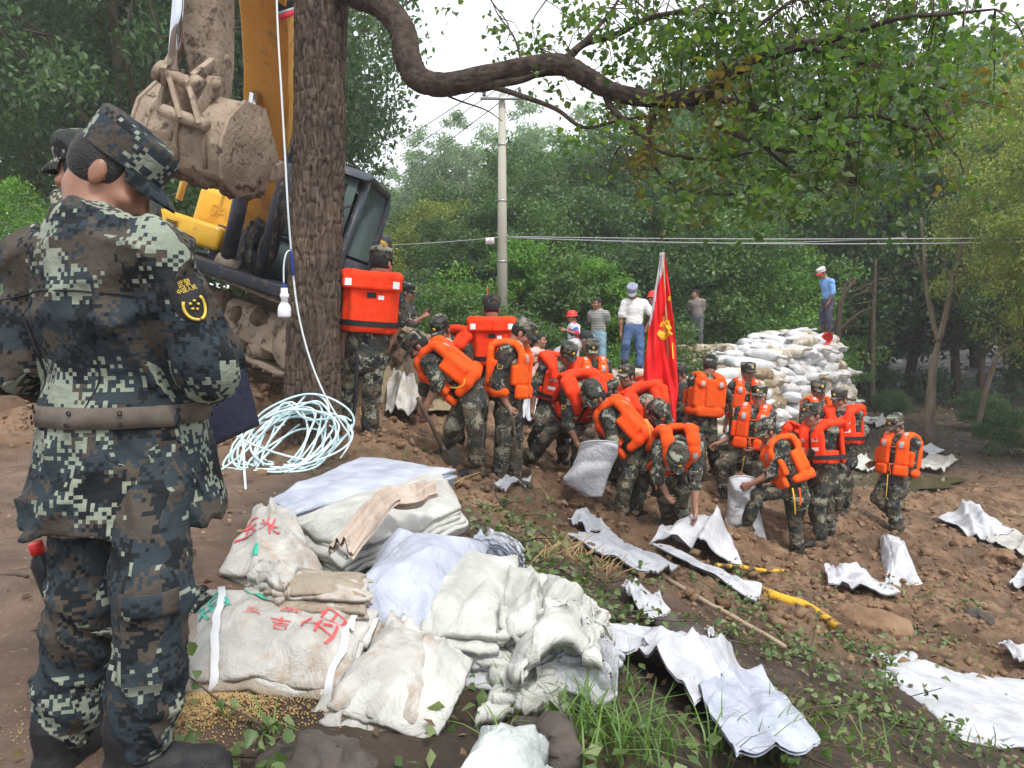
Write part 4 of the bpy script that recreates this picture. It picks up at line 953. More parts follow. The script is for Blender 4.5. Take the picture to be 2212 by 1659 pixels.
def trunk_mesh(seed, h, r, nb, reach, z0=.35, name='trunk', lean=.04):
    rs = np.random.RandomState(seed); m = MB(); n = 9; t = np.linspace(0, 1, n)
    ph = rs.uniform(0, 6, 2); c = np.c_[lean * h * np.sin(t * 3 + ph[0]) - lean * h * math.sin(ph[0]), lean * h * np.sin(t * 2.4 + ph[1]) - lean * h * math.sin(ph[1]), t * h - .15]
    m.tube(c, r * (1 - .78 * t) + .25 * r * np.exp(-t * 25), 8)
    for i in range(nb):
        u = rs.uniform(z0, .95); k = u * (n - 1); a = int(k); p0 = c[a] + (c[min(a + 1, n - 1)] - c[a]) * (k - a); an = rs.uniform(0, 6.28); l = reach * rs.uniform(.6, 1.1) * (1.15 - u * .6)
        dv = np.array((math.cos(an), math.sin(an), rs.uniform(.35, .9)))
        p = [p0, p0 + dv * l * .35, p0 + dv * l * .65 + np.array((0, 0, .1 * l)) + rs.normal(size=3) * .06 * l, p0 + dv * l + rs.normal(size=3) * .1 * l]
        rr = r * (1 - .78 * u) * .5; m.tube(spline(p, 3), np.linspace(rr, rr * .15, 10), 5, False)
        for j in range(2):
            q0 = p[1 + j]; dv2 = dv + rs.normal(size=3) * .5; m.tube([q0, q0 + dv2 * l * .25, q0 + dv2 * l * .45 + rs.normal(size=3) * .05 * l], [rr * .45, rr * .3, rr * .08], 4, False)
    return m.mesh(name, True, fix=False)
# prototypes: (crown mesh, trunk mesh)
PROTO = {
 'broad': [(crown_mesh(11 + i, egg(3.4, 3.4, 5.6, .5), 210, 46000, .115, .75), trunk_mesh(21 + i, 7.5, .2, 12, 3.2)) for i in range(2)],
 'dome': [(crown_mesh(31 + i, egg(2.6, 2.5, 3.1, .5), 150, 26000, .125, .62), trunk_mesh(41 + i, 4.6, .11, 12, 2.2, .15)) for i in range(2)],
 'tall': [(crown_mesh(51 + i, egg(2.4, 5.6, 8.4, .5, .25), 170, 26000, .20, .8), trunk_mesh(61 + i, 12.5, .2, 14, 2.2, .2)) for i in range(2)],
 'bush': [(crown_mesh(71 + i, egg(1.15, .95, 1.0, .5), 80, 11000, .085, .36), trunk_mesh(81 + i, 1.5, .03, 9, 1.0, .05)) for i in range(2)],
 'fine': [(crown_mesh(111, egg(1.7, 1.6, 1.6, .5), 230, 36000, .062, .34), trunk_mesh(112, 2.6, .04, 12, 1.6, .05))] * 2,
 'spray': [(crown_mesh(113, egg(2.3, 2.5, 4.0, .5), 260, 40000, .085, .42), trunk_mesh(114, 5.6, .10, 16, 2.4, .15))] * 2,
 'lolly': [(crown_mesh(91 + i, egg(.62, .62, 1.95, .5), 46, 6500, .085, .26), trunk_mesh(101 + i, 2.0, .055, 6, .6, .6)) for i in range(2)],
}
NT = 0
TOPS = {'broad': 9.3, 'dome': 5.9, 'tall': 14.6, 'bush': 2.1, 'lolly': 2.65, 'fine': 3.3, 'spray': 6.6}
def tree(kind, px, Y, label, s=1.0, m=LEAF_DARK, sz=1.0, name='tree', group=None, X=None, rz=None, bark=BARK, cat='tree', dz=0.0, topy=None, wx=1.0):
    """a tree whose stem rises where the photo shows it, at distance Y"""
    global NT; NT += 1
    cm, tm = PROTO[kind][NT % 2]
    x = X if X is not None else (px - 1106) / FP * Y / _cp
    z = float(H(x, Y)) + dz
    if topy is not None: s = (CAMZ + ray(px, topy)[2] / ray(px, topy)[1] * Y - z) / (TOPS[kind] * sz)
    t = thing(name, label, cat, (x, Y, z - .05), group); t.rotation_euler = (0, 0, rz if rz is not None else NT * 2.4)
    for nm, me, mt, sc in (('trunk', tm, bark, (s, s, s * sz)), ('crown', cm, m, (s, s, s * sz))):
        o = put(nm, me, None, t); o.scale = (sc[0] * wx, sc[1] * wx, sc[2])
        if not me.materials: me.materials.append(mt)
        o.material_slots[0].link = 'OBJECT'; o.material_slots[0].material = mt
    return t
# dark camphors behind the digger
tree('broad', 60, 25, 'large dark camphor tree at the left edge behind the soldier with the folder', 1.40, LEAF_MID, 1.12, 'camphor_tree')
tree('broad', 330, 23, 'large dark camphor tree with crown right behind the digger arm', 1.6, LEAF_DARK, 1.2, 'camphor_tree')
tree('broad', 560, 26, 'large camphor tree between the digger boom and the big trunk', 1.7, LEAF_DARK, 1.2, 'camphor_tree')
tree('broad', 190, 33, 'tall camphor tree filling the gap far behind the left camphors', 1.6, LEAF_MID, 1.1, 'camphor_tree')
tree('broad', 450, 36, 'tall camphor tree farthest back above the digger bucket', 2.1, LEAF_DARK, 1.2, 'camphor_tree')
tree('fine', -10, 12, 'feathery light green bush at the left edge beside the soldiers', 1, LEAF_BRIGHT, 1.25, 'bush', cat='bush', topy=330)
tree('fine', 100, 17, 'light green bush below the left camphor tree', 1, LEAF_MID, 1.2, 'bush', cat='bush', topy=400)
tree('bush', 470, 19, 'dark bush low behind the digger tracks', 2.4, LEAF_DARK, 1.1, 'bush', cat='bush')
tree('tall', 738, 27, 'tall light green tree whose crown shows right of the big trunk', 1, LEAF_MID, 1.5, 'slender_tree', topy=-60, wx=.95)
# hazy poplars far off
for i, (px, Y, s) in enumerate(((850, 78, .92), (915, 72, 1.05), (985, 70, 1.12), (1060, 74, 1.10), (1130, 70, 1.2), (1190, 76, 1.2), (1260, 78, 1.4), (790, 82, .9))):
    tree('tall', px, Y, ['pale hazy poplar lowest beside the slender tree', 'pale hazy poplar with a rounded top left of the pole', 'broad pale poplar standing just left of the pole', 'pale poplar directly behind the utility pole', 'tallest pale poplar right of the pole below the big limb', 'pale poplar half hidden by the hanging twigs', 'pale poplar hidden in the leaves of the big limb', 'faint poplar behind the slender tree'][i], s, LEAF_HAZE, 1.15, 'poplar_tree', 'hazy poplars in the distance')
# belt of rounded trees across the middle
MID = [(775, 34, 400, LEAF_MID), (850, 28, 480, LEAF_YELLOW), (905, 36, 410, LEAF_MID), (960, 29, 425, LEAF_YELLOW), (1030, 33, 370, LEAF_DARK), (1000, 25, 450, LEAF_DARK), (1105, 36, 335, LEAF_DARK),
       (1090, 25, 430, LEAF_DARK), (1180, 30, 310, LEAF_DARK), (1170, 24.5, 420, LEAF_MID), (1260, 33, 270, LEAF_MID), (1270, 25.5, 400, LEAF_DARK), (1370, 29, 260, LEAF_DARK), (1350, 24.5, 420, LEAF_DARK), (1460, 32, 180, LEAF_DARK), (1450, 26, 350, LEAF_MID)]
WORDS = ['behind the digger cab', 'with yellowish flowers right of the digger cab', 'in the second row right of the cab', 'with yellow tips left of the utility pole', 'behind the pole in the second row', 'dark and low left of the pole', 'tall and dark behind the pole',
         'dark, right at the foot of the pole', 'tall and dark right of the pole', 'lighter, above the clipped young trees', 'rising above the young trees', 'dark, behind the young trees', 'dark and tall behind the white-shirted man', 'dark, right behind the grey-capped man', 'tall and dark left of the flag tip', 'mid green behind the red flag']
for (px, Y, ty, m), w in zip(MID, WORDS): tree('dome', px, Y, 'rounded bushy tree ' + w, 1, m, .95, 'bushy_tree', 'bushy trees across the middle', topy=ty)
# wood on the right
RT = [(1540, 26, 400, LEAF_MID), (1620, 30, 250, LEAF_DARK), (1640, 25.5, 430, LEAF_BRIGHT), (1720, 27, 400, LEAF_MID), (1780, 31, 200, LEAF_DARK), (1560, 35, 100, LEAF_DARK), (1860, 29, 230, LEAF_DARK), (1960, 31, 150, LEAF_DARK), (2070, 28, 250, LEAF_DARK), (2180, 30, 150, LEAF_DARK), (2290, 28, 150, LEAF_DARK), (1700, 38, 60, LEAF_DARK), (1900, 38, 60, LEAF_DARK), (2110, 38, 60, LEAF_DARK), (2330, 36, 60, LEAF_DARK)]
RW = ['with bright leaves behind the far man', 'dark, rising behind the low brown sandbags', 'bright green just left of the man in blue', 'leafy behind the man in blue', 'dark and tall behind the wall top', 'tall and dark above the far man', 'dark at the right end of the wall', 'dark behind the forked bare tree', 'dark right of the forked bare tree', 'dark near the right edge', 'dark at the right edge', 'tallest behind the wall', 'tall in the back of the dark wood', 'tall behind the bare branches', 'tall at the far right edge']
for (px, Y, ty, m), w in zip(RT, RW): tree('dome', px, Y, 'leafy wood tree ' + w, 1, m, 1.05, 'wood_tree', 'trees of the wood on the right', topy=ty)
# yellow flowering trees, upper right
for i, (px, Y, s) in enumerate(((2235, 18, 75), (2350, 15, 110), (2120, 26, 150))):
    tree('spray', px, Y, ['yellow-green flowering tree high at the right edge', 'yellow-green flowering tree mostly outside the right edge', 'yellowish tree behind the hanging leaves on the right'][i], 1, (LEAF_YELLOW, LEAF_YELLOW, LEAF_MID)[i], 1.3, 'flowering_tree', dz=.6, topy=s)
# clipped young trees and shrubs before the wood
for i, (px, Y, s, m, w) in enumerate(((1122, 20, 1.25, LEAF_BRIGHT, 'round-headed young tree close right of the utility pole'), (1220, 19, 1.25, LEAF_MID, 'young tree with pointed crown and pale stem above the red hard hat'), (1285, 19.5, 1.35, LEAF_BRIGHT, 'young tree behind the man in the striped polo'),
                                     (1345, 19, 1.15, LEAF_BRIGHT, 'bright low young tree left of the grey-capped man'), (1130, 21, .9, LEAF_MID, 'small shrubby young tree at the foot of the pole'))):
    tree('lolly', px, Y, w, s, m, 1.0 if i < 4 else .7, 'young_tree', 'clipped young trees', bark=BARK_PALE)
SH = [(930, 17, 1.0, LEAF_MID, 'leafy shrub behind the soldier with the phone'), (1000, 18, 1.1, LEAF_BRIGHT, 'pale green shrub left of the utility pole'), (1060, 16.5, .8, LEAF_MID, 'shrub behind the squarely turned back'), (1180, 17, .8, LEAF_MID, 'shrub beside the woman in the hard hat'),
      (1265, 18.5, .8, LEAF_DARK, 'dark shrub behind the bending man in grey'), (1340, 17.5, .75, LEAF_BRIGHT, 'green shrub beside the man in the white T-shirt'), (1430, 21, 1.3, LEAF_MID, 'shrub behind the red flag'), (1560, 24, 1.5, LEAF_BRIGHT, 'bright leafy shrub behind the far man'), (1640, 23.5, 1.6, LEAF_MID, 'leafy shrub left of the man in blue'),
      (1700, 23, 1.5, LEAF_BRIGHT, 'bright shrub next to the man in blue'), (1760, 24, 1.3, LEAF_MID, 'shrub at the knees of the man in blue'), (2130, 21, .55, LEAF_DARK, 'low weeds beside the forked bare tree'), (1930, 23, .5, LEAF_DARK, 'low weeds at the right end of the wall'), (2190, 17, .6, LEAF_DARK, 'low dark shrub at the right edge'), (880, 21, 1.3, LEAF_DARK, 'dark shrub behind the digger cab')]
for px, Y, s, m, w in SH: tree('bush', px, Y, w, s, m, 1.0, 'shrub', 'shrubs before the wood', cat='bush')
# bare forked tree and sticks in the dark wood on the right
def bare(px, Y, label, paths, rads, m=BARK_PALE, nm='bare_tree'):
    x = (px - 1106) / FP * Y; z = float(H(x, Y)); t = thing(nm, label, 'tree', (x, Y, z))
    for i, (pts, r) in enumerate(zip(paths, rads)):
        w = [P(a, b, Y + c) - np.array([x, Y, z]) for a, b, c in pts]
        if i == 0: w[0][2] = -.1
        q = spline(w, 5); MB().tube(q, np.linspace(r, r * .45, len(q)), 7).build('trunk' if i == 0 else 'branch', m, t, True, fix=False)
    return t
bare(2022, 18.5, 'bare forked tree with pale bark in the dark wood on the right', [[(2008, 885, 0), (2015, 800, 0), (2028, 738, 0)], [(2028, 738, 0), (2015, 690, .1), (2000, 610, .2), (1996, 540, .3), (1990, 470, .4)], [(2028, 738, 0), (2045, 670, -.2), (2058, 600, -.3), (2075, 540, -.3), (2062, 470, -.2)],
      [(2058, 600, -.3), (2080, 580, -.5), (2105, 560, -.6)], [(2000, 610, .2), (1985, 570, .2), (1975, 545, .1)]], [.13, .07, .075, .035, .03])
bare(2115, 19.5, 'thin leaning bare stem right of the forked tree', [[(2108, 852, 0), (2150, 780, 0), (2195, 745, 0), (2240, 690, 0)], [(2165, 768, 0), (2160, 720, 0), (2170, 670, 0)]], [.07, .03])
bare(1886, 25, 'straight thin stem just right of the sandbag wall', [[(1886, 815, 0), (1884, 740, 0), (1888, 640, 0), (1892, 560, 0)]], [.11], BARK)
bare(1812, 22, 'dark slanting stem behind the man in blue', [[(1808, 735, 0), (1812, 690, 0), (1822, 640, 0), (1850, 600, 0)], [(1812, 715, 0), (1850, 680, 0), (1890, 662, 0)]], [.1, .05], BARK)
def brush(px, py, Y, n, w, h, label, seed):
    rs = np.random.RandomState(seed); c = P(px, py, Y); t = thing('brushwood', label, 'branches', (c[0], Y, float(H(c[0], Y))))
    o = np.array(t.location)
    for i in range(n):
        p0 = c + np.array((rs.normal() * w * .25, rs.normal() * .5, rs.normal() * h * .2)); an = rs.uniform(-.4, 3.5); l = rs.uniform(.5, 1) * w
        p = [p0 - o]; dv = np.array((math.cos(an), rs.normal() * .5, math.sin(an) * .6))
        for k in range(4): p.append(p[-1] + dv * l / 4); dv = dv + rs.normal(size=3) * .28
        MB().tube(spline(p, 3), np.linspace(.014, .004, 13), 4).build('branch', TWIG if i % 3 else BARK_PALE, t, True, fix=False)
brush(2075, 590, 18, 18, 1.0, .8, 'fan of dry reddish twigs on the forked bare tree', 4)
brush(2170, 600, 19, 22, 1.5, 1.6, 'tangle of bare brown branches at the right edge', 5)
brush(1840, 640, 23, 16, 1.8, 1.2, 'dark tangle of bare twigs behind the man in blue', 6)
brush(975, 655, 17, 12, .8, .5, 'dry broken twigs in the shrub left of the pole', 7)
# ------------------------------------------------------------------ the big trunk with its crooked limb
def bark_material():
    m, n, b = nmat('furrowed_bark'); L = n.links; tc = nd(n, 'ShaderNodeTexCoord'); mp = nd(n, 'ShaderNodeMapping'); mp.inputs['Scale'].default_value = (1, 1, .22); L.new(tc.outputs['Object'], mp.inputs[0])
    z = nd(n, 'ShaderNodeTexNoise', Scale=26, Detail=8); z.inputs['Roughness'].default_value = .65; L.new(mp.outputs[0], z.inputs['Vector'])
    r = ramp(n, [(.3, (.040, .030, .025)), (.5, (.105, .080, .064)), (.72, (.21, .17, .14))]); L.new(z.outputs[0], r.inputs[0])
    z2 = nd(n, 'ShaderNodeTexNoise', Scale=3, Detail=4); L.new(tc.outputs['Object'], z2.inputs['Vector']); r2 = ramp(n, [(.4, (.8, .78, .76)), (.7, (1.2, 1.1, 1.0))]); L.new(z2.outputs[0], r2.inputs[0])
    L.new(mixc(n, 1.0, r.outputs[0], r2.outputs[0], 'MULTIPLY'), b.inputs['Base Color']); b.inputs['Roughness'].default_value = .92; b.inputs['Specular IOR Level'].default_value = .15
    bp = nd(n, 'ShaderNodeBump', Strength=.9, Distance=.03); L.new(z.outputs[0], bp.inputs['Height']); L.new(bp.outputs[0], b.inputs['Normal']); return m
BARKM = bark_material(); LIMBM = mat('backlit_limb_bark', (.030, .023, .019), (.085, .064, .050), 14, .92, .9, 30, spec=.12)  # limb bark: the backlit darkness is put into its colour
def barky(pts, rad, nseg, nring, depth, cells, seed):
    """tube whose surface breaks into long overlapping bark plates"""
    q = spline(pts, nseg); T = np.linspace(0, 1, len(q)); rr = np.interp(T, np.linspace(0, 1, len(rad)), rad)
    s = np.r_[0, np.cumsum(np.linalg.norm(np.diff(q, axis=0), axis=1))]; m = MB(); m.tube(q, rr, nring, False); V = m.V[0].reshape(len(q), nring, 3)
    a = np.arange(nring) / nring * 2 * math.pi; A, S = np.meshgrid(a, s); 
    u = A / (2 * math.pi) * cells; w = S * cells / (2 * math.pi * rr.mean()) * .30
    wob = .9 * fbm(A * 3 + 50 * np.cos(A * 0), S, 1.6, 3, seed)
    f = np.abs(np.sin(math.pi * (u + wob + .5 * np.sin(w * 2.2 + 3 * noise2(u, w, seed)))))
    cr = np.abs(np.sin(math.pi * (w * 1.4 + noise2(np.floor(u + wob), w * .2, seed + 3) * 3)))
    h = np.minimum(sstep(.05, .55, f), .35 + .65 * sstep(.03, .3, cr)); h = h + .35 * fbm(A * 8, S, 6, 2, seed + 9)
    C_ = q[:, None]; d = V - C_; d /= np.linalg.norm(d, axis=2)[..., None]
    m.V[0] = (V + d * ((h - .6) * depth)[..., None]).reshape(-1, 3); return m
TY = 6.55
tb = G(676, 968); tb = np.array([P(676, 960, TY)[0], TY, float(H(P(676, 960, TY)[0], TY))])
BT = thing('tallow_tree', 'big tree with deeply furrowed trunk and one long crooked limb overhanging the diggers', 'tree', tb.tolist())
def rel(px, py, Y): return P(px, py, Y) - tb
trk = [rel(672, 1010, TY), rel(675, 930, TY), rel(676, 800, TY), rel(680, 600, TY), rel(688, 400, TY), rel(690, 200, TY), rel(694, 0, TY), rel(694, -250, TY), rel(700, -520, TY)]
k = 1 / FP * TY
barky(trk, [72 * k, 62 * k, 56 * k, 52 * k, 51 * k, 50 * k, 52 * k, 44 * k, 36 * k], 44, 170, .025, 26, 3).build('trunk', BARKM, BT, True, fix=False)
LIMB = [(700, -60, 6.5), (770, -15, 6.35), (825, 10, 6.2), (868, 65, 6.1), (880, 125, 6.0), (905, 170, 5.95), (960, 183, 5.85), (1040, 168, 5.7), (1130, 148, 5.55), (1210, 140, 5.4), (1265, 165, 5.3), (1330, 200, 5.2), (1430, 215, 5.05), (1520, 203, 4.9), (1570, 165, 4.8), (1640, 125, 4.7), (1730, 100, 4.6), (1830, 75, 4.5)]
LP = [rel(*p) for p in LIMB]
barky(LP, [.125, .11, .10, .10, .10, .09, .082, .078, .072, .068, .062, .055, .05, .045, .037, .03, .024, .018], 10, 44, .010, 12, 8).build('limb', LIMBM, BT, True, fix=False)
TW = [  # side branches: (points, r0)
 ([(1000, 178, 5.78), (1035, 188, 5.7), (1080, 180, 5.6), (1130, 172, 5.5), (1180, 152, 5.4)], .05), ([(1060, 186, 5.65), (1120, 205, 5.5), (1200, 235, 5.4), (1260, 275, 5.3), (1330, 262, 5.2), (1400, 250, 5.1)], .022),
 ([(1215, 140, 5.4), (1260, 95, 5.5), (1330, 75, 5.4), (1400, 40, 5.2), (1480, 25, 5.0), (1600, 30, 4.8)], .03), ([(1240, 112, 5.45), (1290, 60, 5.6), (1330, 10, 5.7), (1350, -40, 5.8)], .02),
 ([(1300, 185, 5.25), (1320, 230, 5.2), (1370, 280, 5.1), (1440, 330, 5.0), (1540, 345, 4.9), (1620, 330, 4.8)], .026), ([(1530, 205, 4.9), (1600, 225, 4.75), (1700, 250, 4.6), (1800, 255, 4.5), (1900, 250, 4.4)], .028),
 ([(1470, 215, 5.0), (1540, 265, 4.9), (1640, 310, 4.75), (1730, 330, 4.6), (1830, 310, 4.5)], .022), ([(1580, 160, 4.8), (1600, 90, 4.9), (1660, 40, 4.9), (1740, -20, 4.9)], .025),
 ([(1740, 100, 4.6), (1850, 130, 4.4), (1960, 160, 4.2), (2060, 200, 4.1)], .018), ([(1830, 75, 4.5), (1940, 40, 4.3), (2050, 30, 4.2), (2150, 20, 4.1)], .018), ([(1430, 215, 5.05), (1400, 300, 5.0), (1440, 390, 4.9), (1560, 420, 4.8), (1680, 400, 4.6)], .016),
 ([(1640, 310, 4.75), (1740, 390, 4.6), (1800, 430, 4.5)], .012), ([(1700, 250, 4.6), (1790, 330, 4.5), (1850, 400, 4.4)], .013), ([(930, 190, 5.9), (985, 215, 5.95), (1050, 238, 6.0), (1085, 262, 6.05)], .010), ([(1370, 280, 5.1), (1330, 330, 5.2), (1310, 390, 5.3)], .008),
 ([(1130, 148, 5.6), (1110, 80, 5.9), (1075, 30, 6.1), (1050, -30, 6.2)], .010), ([(1060, 0, 6.1), (1100, 60, 6.0), (1085, 110, 6.0)], .006), ([(1180, 0, 6.0), (1150, 50, 5.9), (1165, 105, 5.9)], .006), ([(1900, 250, 4.4), (1990, 280, 4.3), (2040, 250, 4.2)], .01), ([(1960, 160, 4.2), (2010, 260, 4.2), (2060, 330, 4.2)], .009)]
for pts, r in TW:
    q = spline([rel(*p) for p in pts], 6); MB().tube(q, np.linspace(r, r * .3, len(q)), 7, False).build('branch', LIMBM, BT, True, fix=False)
# leaves: heart-shaped blades on twigs round the ends of the limb
LEAF_T = leafmat('tallow_leaf', (.045, .090, .028), (.070, .135, .036), (.15, .20, .045), .5, .4)
LEAF_T2 = leafmat('tallow_leaf_autumn', (.09, .12, .025), (.14, .13, .03), (.20, .11, .03), .5, .4)
CL = []     # leaf clumps (px, py, Y, radius px, n)
rs_ = np.random.RandomState(77)
for px, py, Y, rp, n in ((1300, 40, 5.6, 70, 90), (1400, 60, 5.3, 90, 150), (1500, 40, 5.2, 100, 220), (1600, 20, 5.1, 110, 260), (1720, 20, 5.0, 120, 300), (1850, 15, 4.9, 110, 280), (1980, 20, 4.7, 100, 200), (1400, 140, 5.4, 90, 150), (1480, 120, 5.2, 90, 170),
                         (1600, 110, 5.0, 90, 200), (1700, 170, 4.7, 100, 240), (1800, 150, 4.6, 110, 280), (1900, 120, 4.5, 110, 240), (1990, 160, 4.4, 80, 130), (1560, 250, 5.0, 90, 150), (1660, 270, 4.7, 100, 220), (1780, 290, 4.6, 110, 240), (1880, 260, 4.5, 100, 200), (1970, 250, 4.4, 80, 120),
                         (1440, 300, 5.1, 80, 100), (1520, 360, 5.0, 80, 110), (1620, 370, 4.8, 90, 150), (1720, 380, 4.6, 80, 130), (1700, 440, 4.6, 45, 36), (1820, 370, 4.5, 80, 90), (1740, 420, 4.5, 40, 26), (1350, 330, 5.2, 50, 40), (1390, 230, 5.3, 70, 80), (1230, 170, 5.5, 50, 30),
                         (1130, 60, 6.0, 60, 50), (1090, 110, 6.0, 45, 32), (1060, 50, 6.1, 35, 16), (1160, 100, 5.9, 50, 34), (1250, 50, 5.7, 50, 40), (980, 5, 6.2, 15, 4), (1250, 245, 5.4, 35, 20), (1150, 180, 5.6, 25, 8), (1480, 420, 4.9, 40, 28), (2060, 220, 4.2, 60, 60), (2080, 80, 4.2, 70, 80), (1620, -60, 5.2, 160, 300), (1880, -70, 5.0, 160, 300), (2120, 60, 4.3, 70, 90), (2150, 200, 4.4, 60, 50), (2020, 330, 4.5, 60, 60), (1560, 440, 4.9, 60, 50), (1930, 380, 4.5, 70, 70), (1640, 450, 4.7, 50, 40), (1360, 120, 5.5, 60, 60)):
    for _ in range(max(1, n // 9)):         # sprays of leaves along drooping twigs
        c_ = P(px + rs_.normal() * rp * .62, py + rs_.normal() * rp * .5, Y + rs_.normal() * .4) - tb; d_ = rs_.normal(size=3); d_[2] = d_[2] * .4 - .55; d_ /= np.linalg.norm(d_); l_ = rs_.uniform(.12, .34)
        for _k in range(rs_.randint(9, 19)): CL.append(c_ + d_ * l_ * rs_.uniform(0, 1) + rs_.normal(size=3) * .045)
CL = np.array(CL)
def heart_leaf(name, L):
    o = np.array([(0, 0), (.30, .10), (.42, .36), (.26, .68), (0, 1.05), (-.26, .68), (-.42, .36), (-.30, .10)]) * L
    z = lambda x, y: -.35 * (y / L - .3) ** 2 * L * .5 + abs(x) * .35
    V = [(x, y, z(x, y)) for x, y in o] + [(0, .36 * L, 0)]; return mesh_np(name, V, np.array([[i, (i + 1) % 8, 8] for i in range(8)]))
HL = heart_leaf('leaf', .042)
def leaf_rots(n, rs):
    nr = rs.normal(size=(n, 3)) * .8; nr[:, 2] += .75; nr /= np.linalg.norm(nr, axis=1)[:, None]; d = rs.normal(size=(n, 3)); d[:, 2] -= 1.0; d -= nr * (d * nr).sum(1)[:, None]; d /= np.linalg.norm(d, axis=1)[:, None]
    return np.stack([np.cross(d, nr), d, nr], 2)
Rl = leaf_rots(len(CL), rs_); Sl = rs_.uniform(.75, 1.4, len(CL)) * (1.0)
order = np.argsort(CL[:, 1])                    # nearest first
hv = np.array([v.co for v in HL.vertices]); hf = np.array([tuple(p.vertices) for p in HL.polygons])
warm = (noise2(CL[:, 0] * 1.1, CL[:, 2] * 1.3 + CL[:, 1], 5) > .62) & (CL[:, 2] + tb[2] < 2.6)
for i in order[:300]:
    o = put('leaf', HL, LEAF_T, BT, M=M4(Rl[i], CL[i], Sl[i])); o.material_slots[0].link = 'OBJECT'; o.material_slots[0].material = LEAF_T2 if warm[i] else LEAF_T
rest = order[300:]
for nm, sel, mt in (('crown', rest[~warm[rest]], LEAF_T), ('autumn_foliage', rest[warm[rest]], LEAF_T2)):
    V = np.einsum('nij,kj->nki', Rl[sel] * Sl[sel][:, None, None], hv) + CL[sel][:, None]; F = hf[None] + (np.arange(len(sel)) * len(hv))[:, None, None]
    tag(put(nm, smooth(mesh_np(nm, V.reshape(-1, 3), F.reshape(-1, 3))), mt, BT), kind='stuff')
# fine twigs carrying the leaves
tw = MB(); rs2 = np.random.RandomState(3); tips = CL[rs2.choice(len(CL), 420, False)]; allq = np.vstack([spline([rel(*p) for p in pts], 6) for pts, r in TW])
for p in tips:
    d_ = np.linalg.norm(allq - p, axis=1); j = np.argmin(d_)
    if d_[j] < 1.1: mid = (p + allq[j]) / 2 + np.array((0, 0, .06)); tw.tube([allq[j], mid, p], [.005, .0035, .002], 4, False)
tag(tw.build('twigs', TWIG, BT, True, fix=False), kind='stuff')

# ------------------------------------------------------------------ utility pole, wires
CONC = mat('concrete_pole', (.30, .285, .23), (.40, .385, .32), 3, .85, .25, 40, stretch=(1, 1, .15)); STEEL = mat('galvanised_steel', (.32, .33, .34), (.42, .43, .44), 20, .45, metal=.7); PORC = mat('brown_porcelain', (.05, .05, .055), (.08, .08, .085), 9, .25)
PY = 17.5; pb = P(1085, 700, PY); pz0 = float(H(pb[0], PY)); pt = P(1086, 203, PY)
UP = thing('utility_pole', 'tall tapered concrete utility pole with a steel crossarm', 'pole', (pb[0], PY, pz0))
hgt = pt[2] - pz0
MB().lathe([(.001, -.3), (.135, -.3), (.078, hgt), (.001, hgt)], 18).build('shaft', CONC, UP, True)
zc = P(1086, 216, PY)[2] - pz0; kx = PY / FP
a = MB(); a.box((0, -.13, zc), (45 * kx, .03, .03)); a.build('crossarm', STEEL, UP)
for q in (-37, 37):
    MB().tube([(q * kx, -.13, zc), (q * kx, -.13, zc + .10)], .012, 6).build('pin', STEEL, UP)
    MB().lathe([(.001, .0), (.035, .01), (.05, .03), (.03, .05), (.05, .08), (.03, .10), (.045, .13), (.025, .16), (.025, .19), (.001, .2)], 12, c=(q * kx, -.13, zc + .04)).build('insulator', PORC, UP, True)
MB().lathe([(.001, .0), (.035, .01), (.05, .03), (.03, .05), (.05, .08), (.03, .10), (.045, .13), (.001, .15)], 12, c=(0, -.05, hgt + .01)).build('insulator', PORC, UP, True)
for f in (.82, .62, .40): MB().lathe([(.136 - .057 * f, -.02), (.141 - .057 * f, -.02), (.141 - .057 * f, .02), (.136 - .057 * f, .02)], 18, c=(0, 0, hgt * f)).build('band', STEEL, UP, True)
zs_ = P(1060, 522, PY)[2] - pz0; sg = MB(); sg.box((-26 * kx, -.16, zs_), (9 * kx, .006, 7 * kx)); sgo = sg.build('sign_plate', mat('white_enamel', (.62, .6, .58), (.7, .68, .66), 9, .5), UP)
st = TEXT('当心\n电力线\n10kV', .036); put('lettering', st, mat('dark_red_print', (.30, .03, .03), None), sgo, M=Matrix.Translation((-24 * kx, -.168, zs_)) @ Matrix.Rotation(R(90), 4, 'X'))
WIRE = mat('aluminium_wire', (.32, .33, .33), None, rough=.5, metal=.3); WDK = mat('dark_wire', (.06, .065, .07), None, rough=.6)
def wire(label, a, b, sag, r, m):
    t = np.linspace(0, 1, 40)[:, None]; a = np.asarray(a); b = np.asarray(b); p = a + (b - a) * t; p[:, 2] -= sag * 4 * (t * (1 - t))[:, 0]; c = a.copy()
    o = MB().tube(p - c, r, 5).build('power_line', m, None, True, loc=c.tolist()); return tag(o, label, 'wire', 'overhead wires')
A_ = [np.array([pb[0] + q * kx, PY - .13, pz0 + zc + .24]) for q in (-37, 37)] + [np.array([pb[0], PY - .05, pz0 + hgt + .17])]
FAR = [P(820, 400, 70), P(850, 330, 70), P(840, 290, 70)]
wire('overhead wire running off from the left end of the crossarm', A_[0], P(700, 380, 70), .4, .012, WDK); wire('overhead wire running off from the right end of the crossarm', A_[1], P(700, 470, 62), .4, .012, WDK); wire('topmost overhead wire running off from the pole head', A_[2], P(700, 420, 66), .4, .010, WDK)
zl = P(1086, 514, PY)[2]
wire('upper of two pale cables crossing from pole to right edge', (pb[0] + .09, PY - .12, zl + .02), P(2330, 512, 16), .05, .012, WIRE); wire('lower of two pale cables crossing from pole to right edge', (pb[0] + .09, PY - .12, zl), P(2330, 520, 16), .10, .012, WIRE)
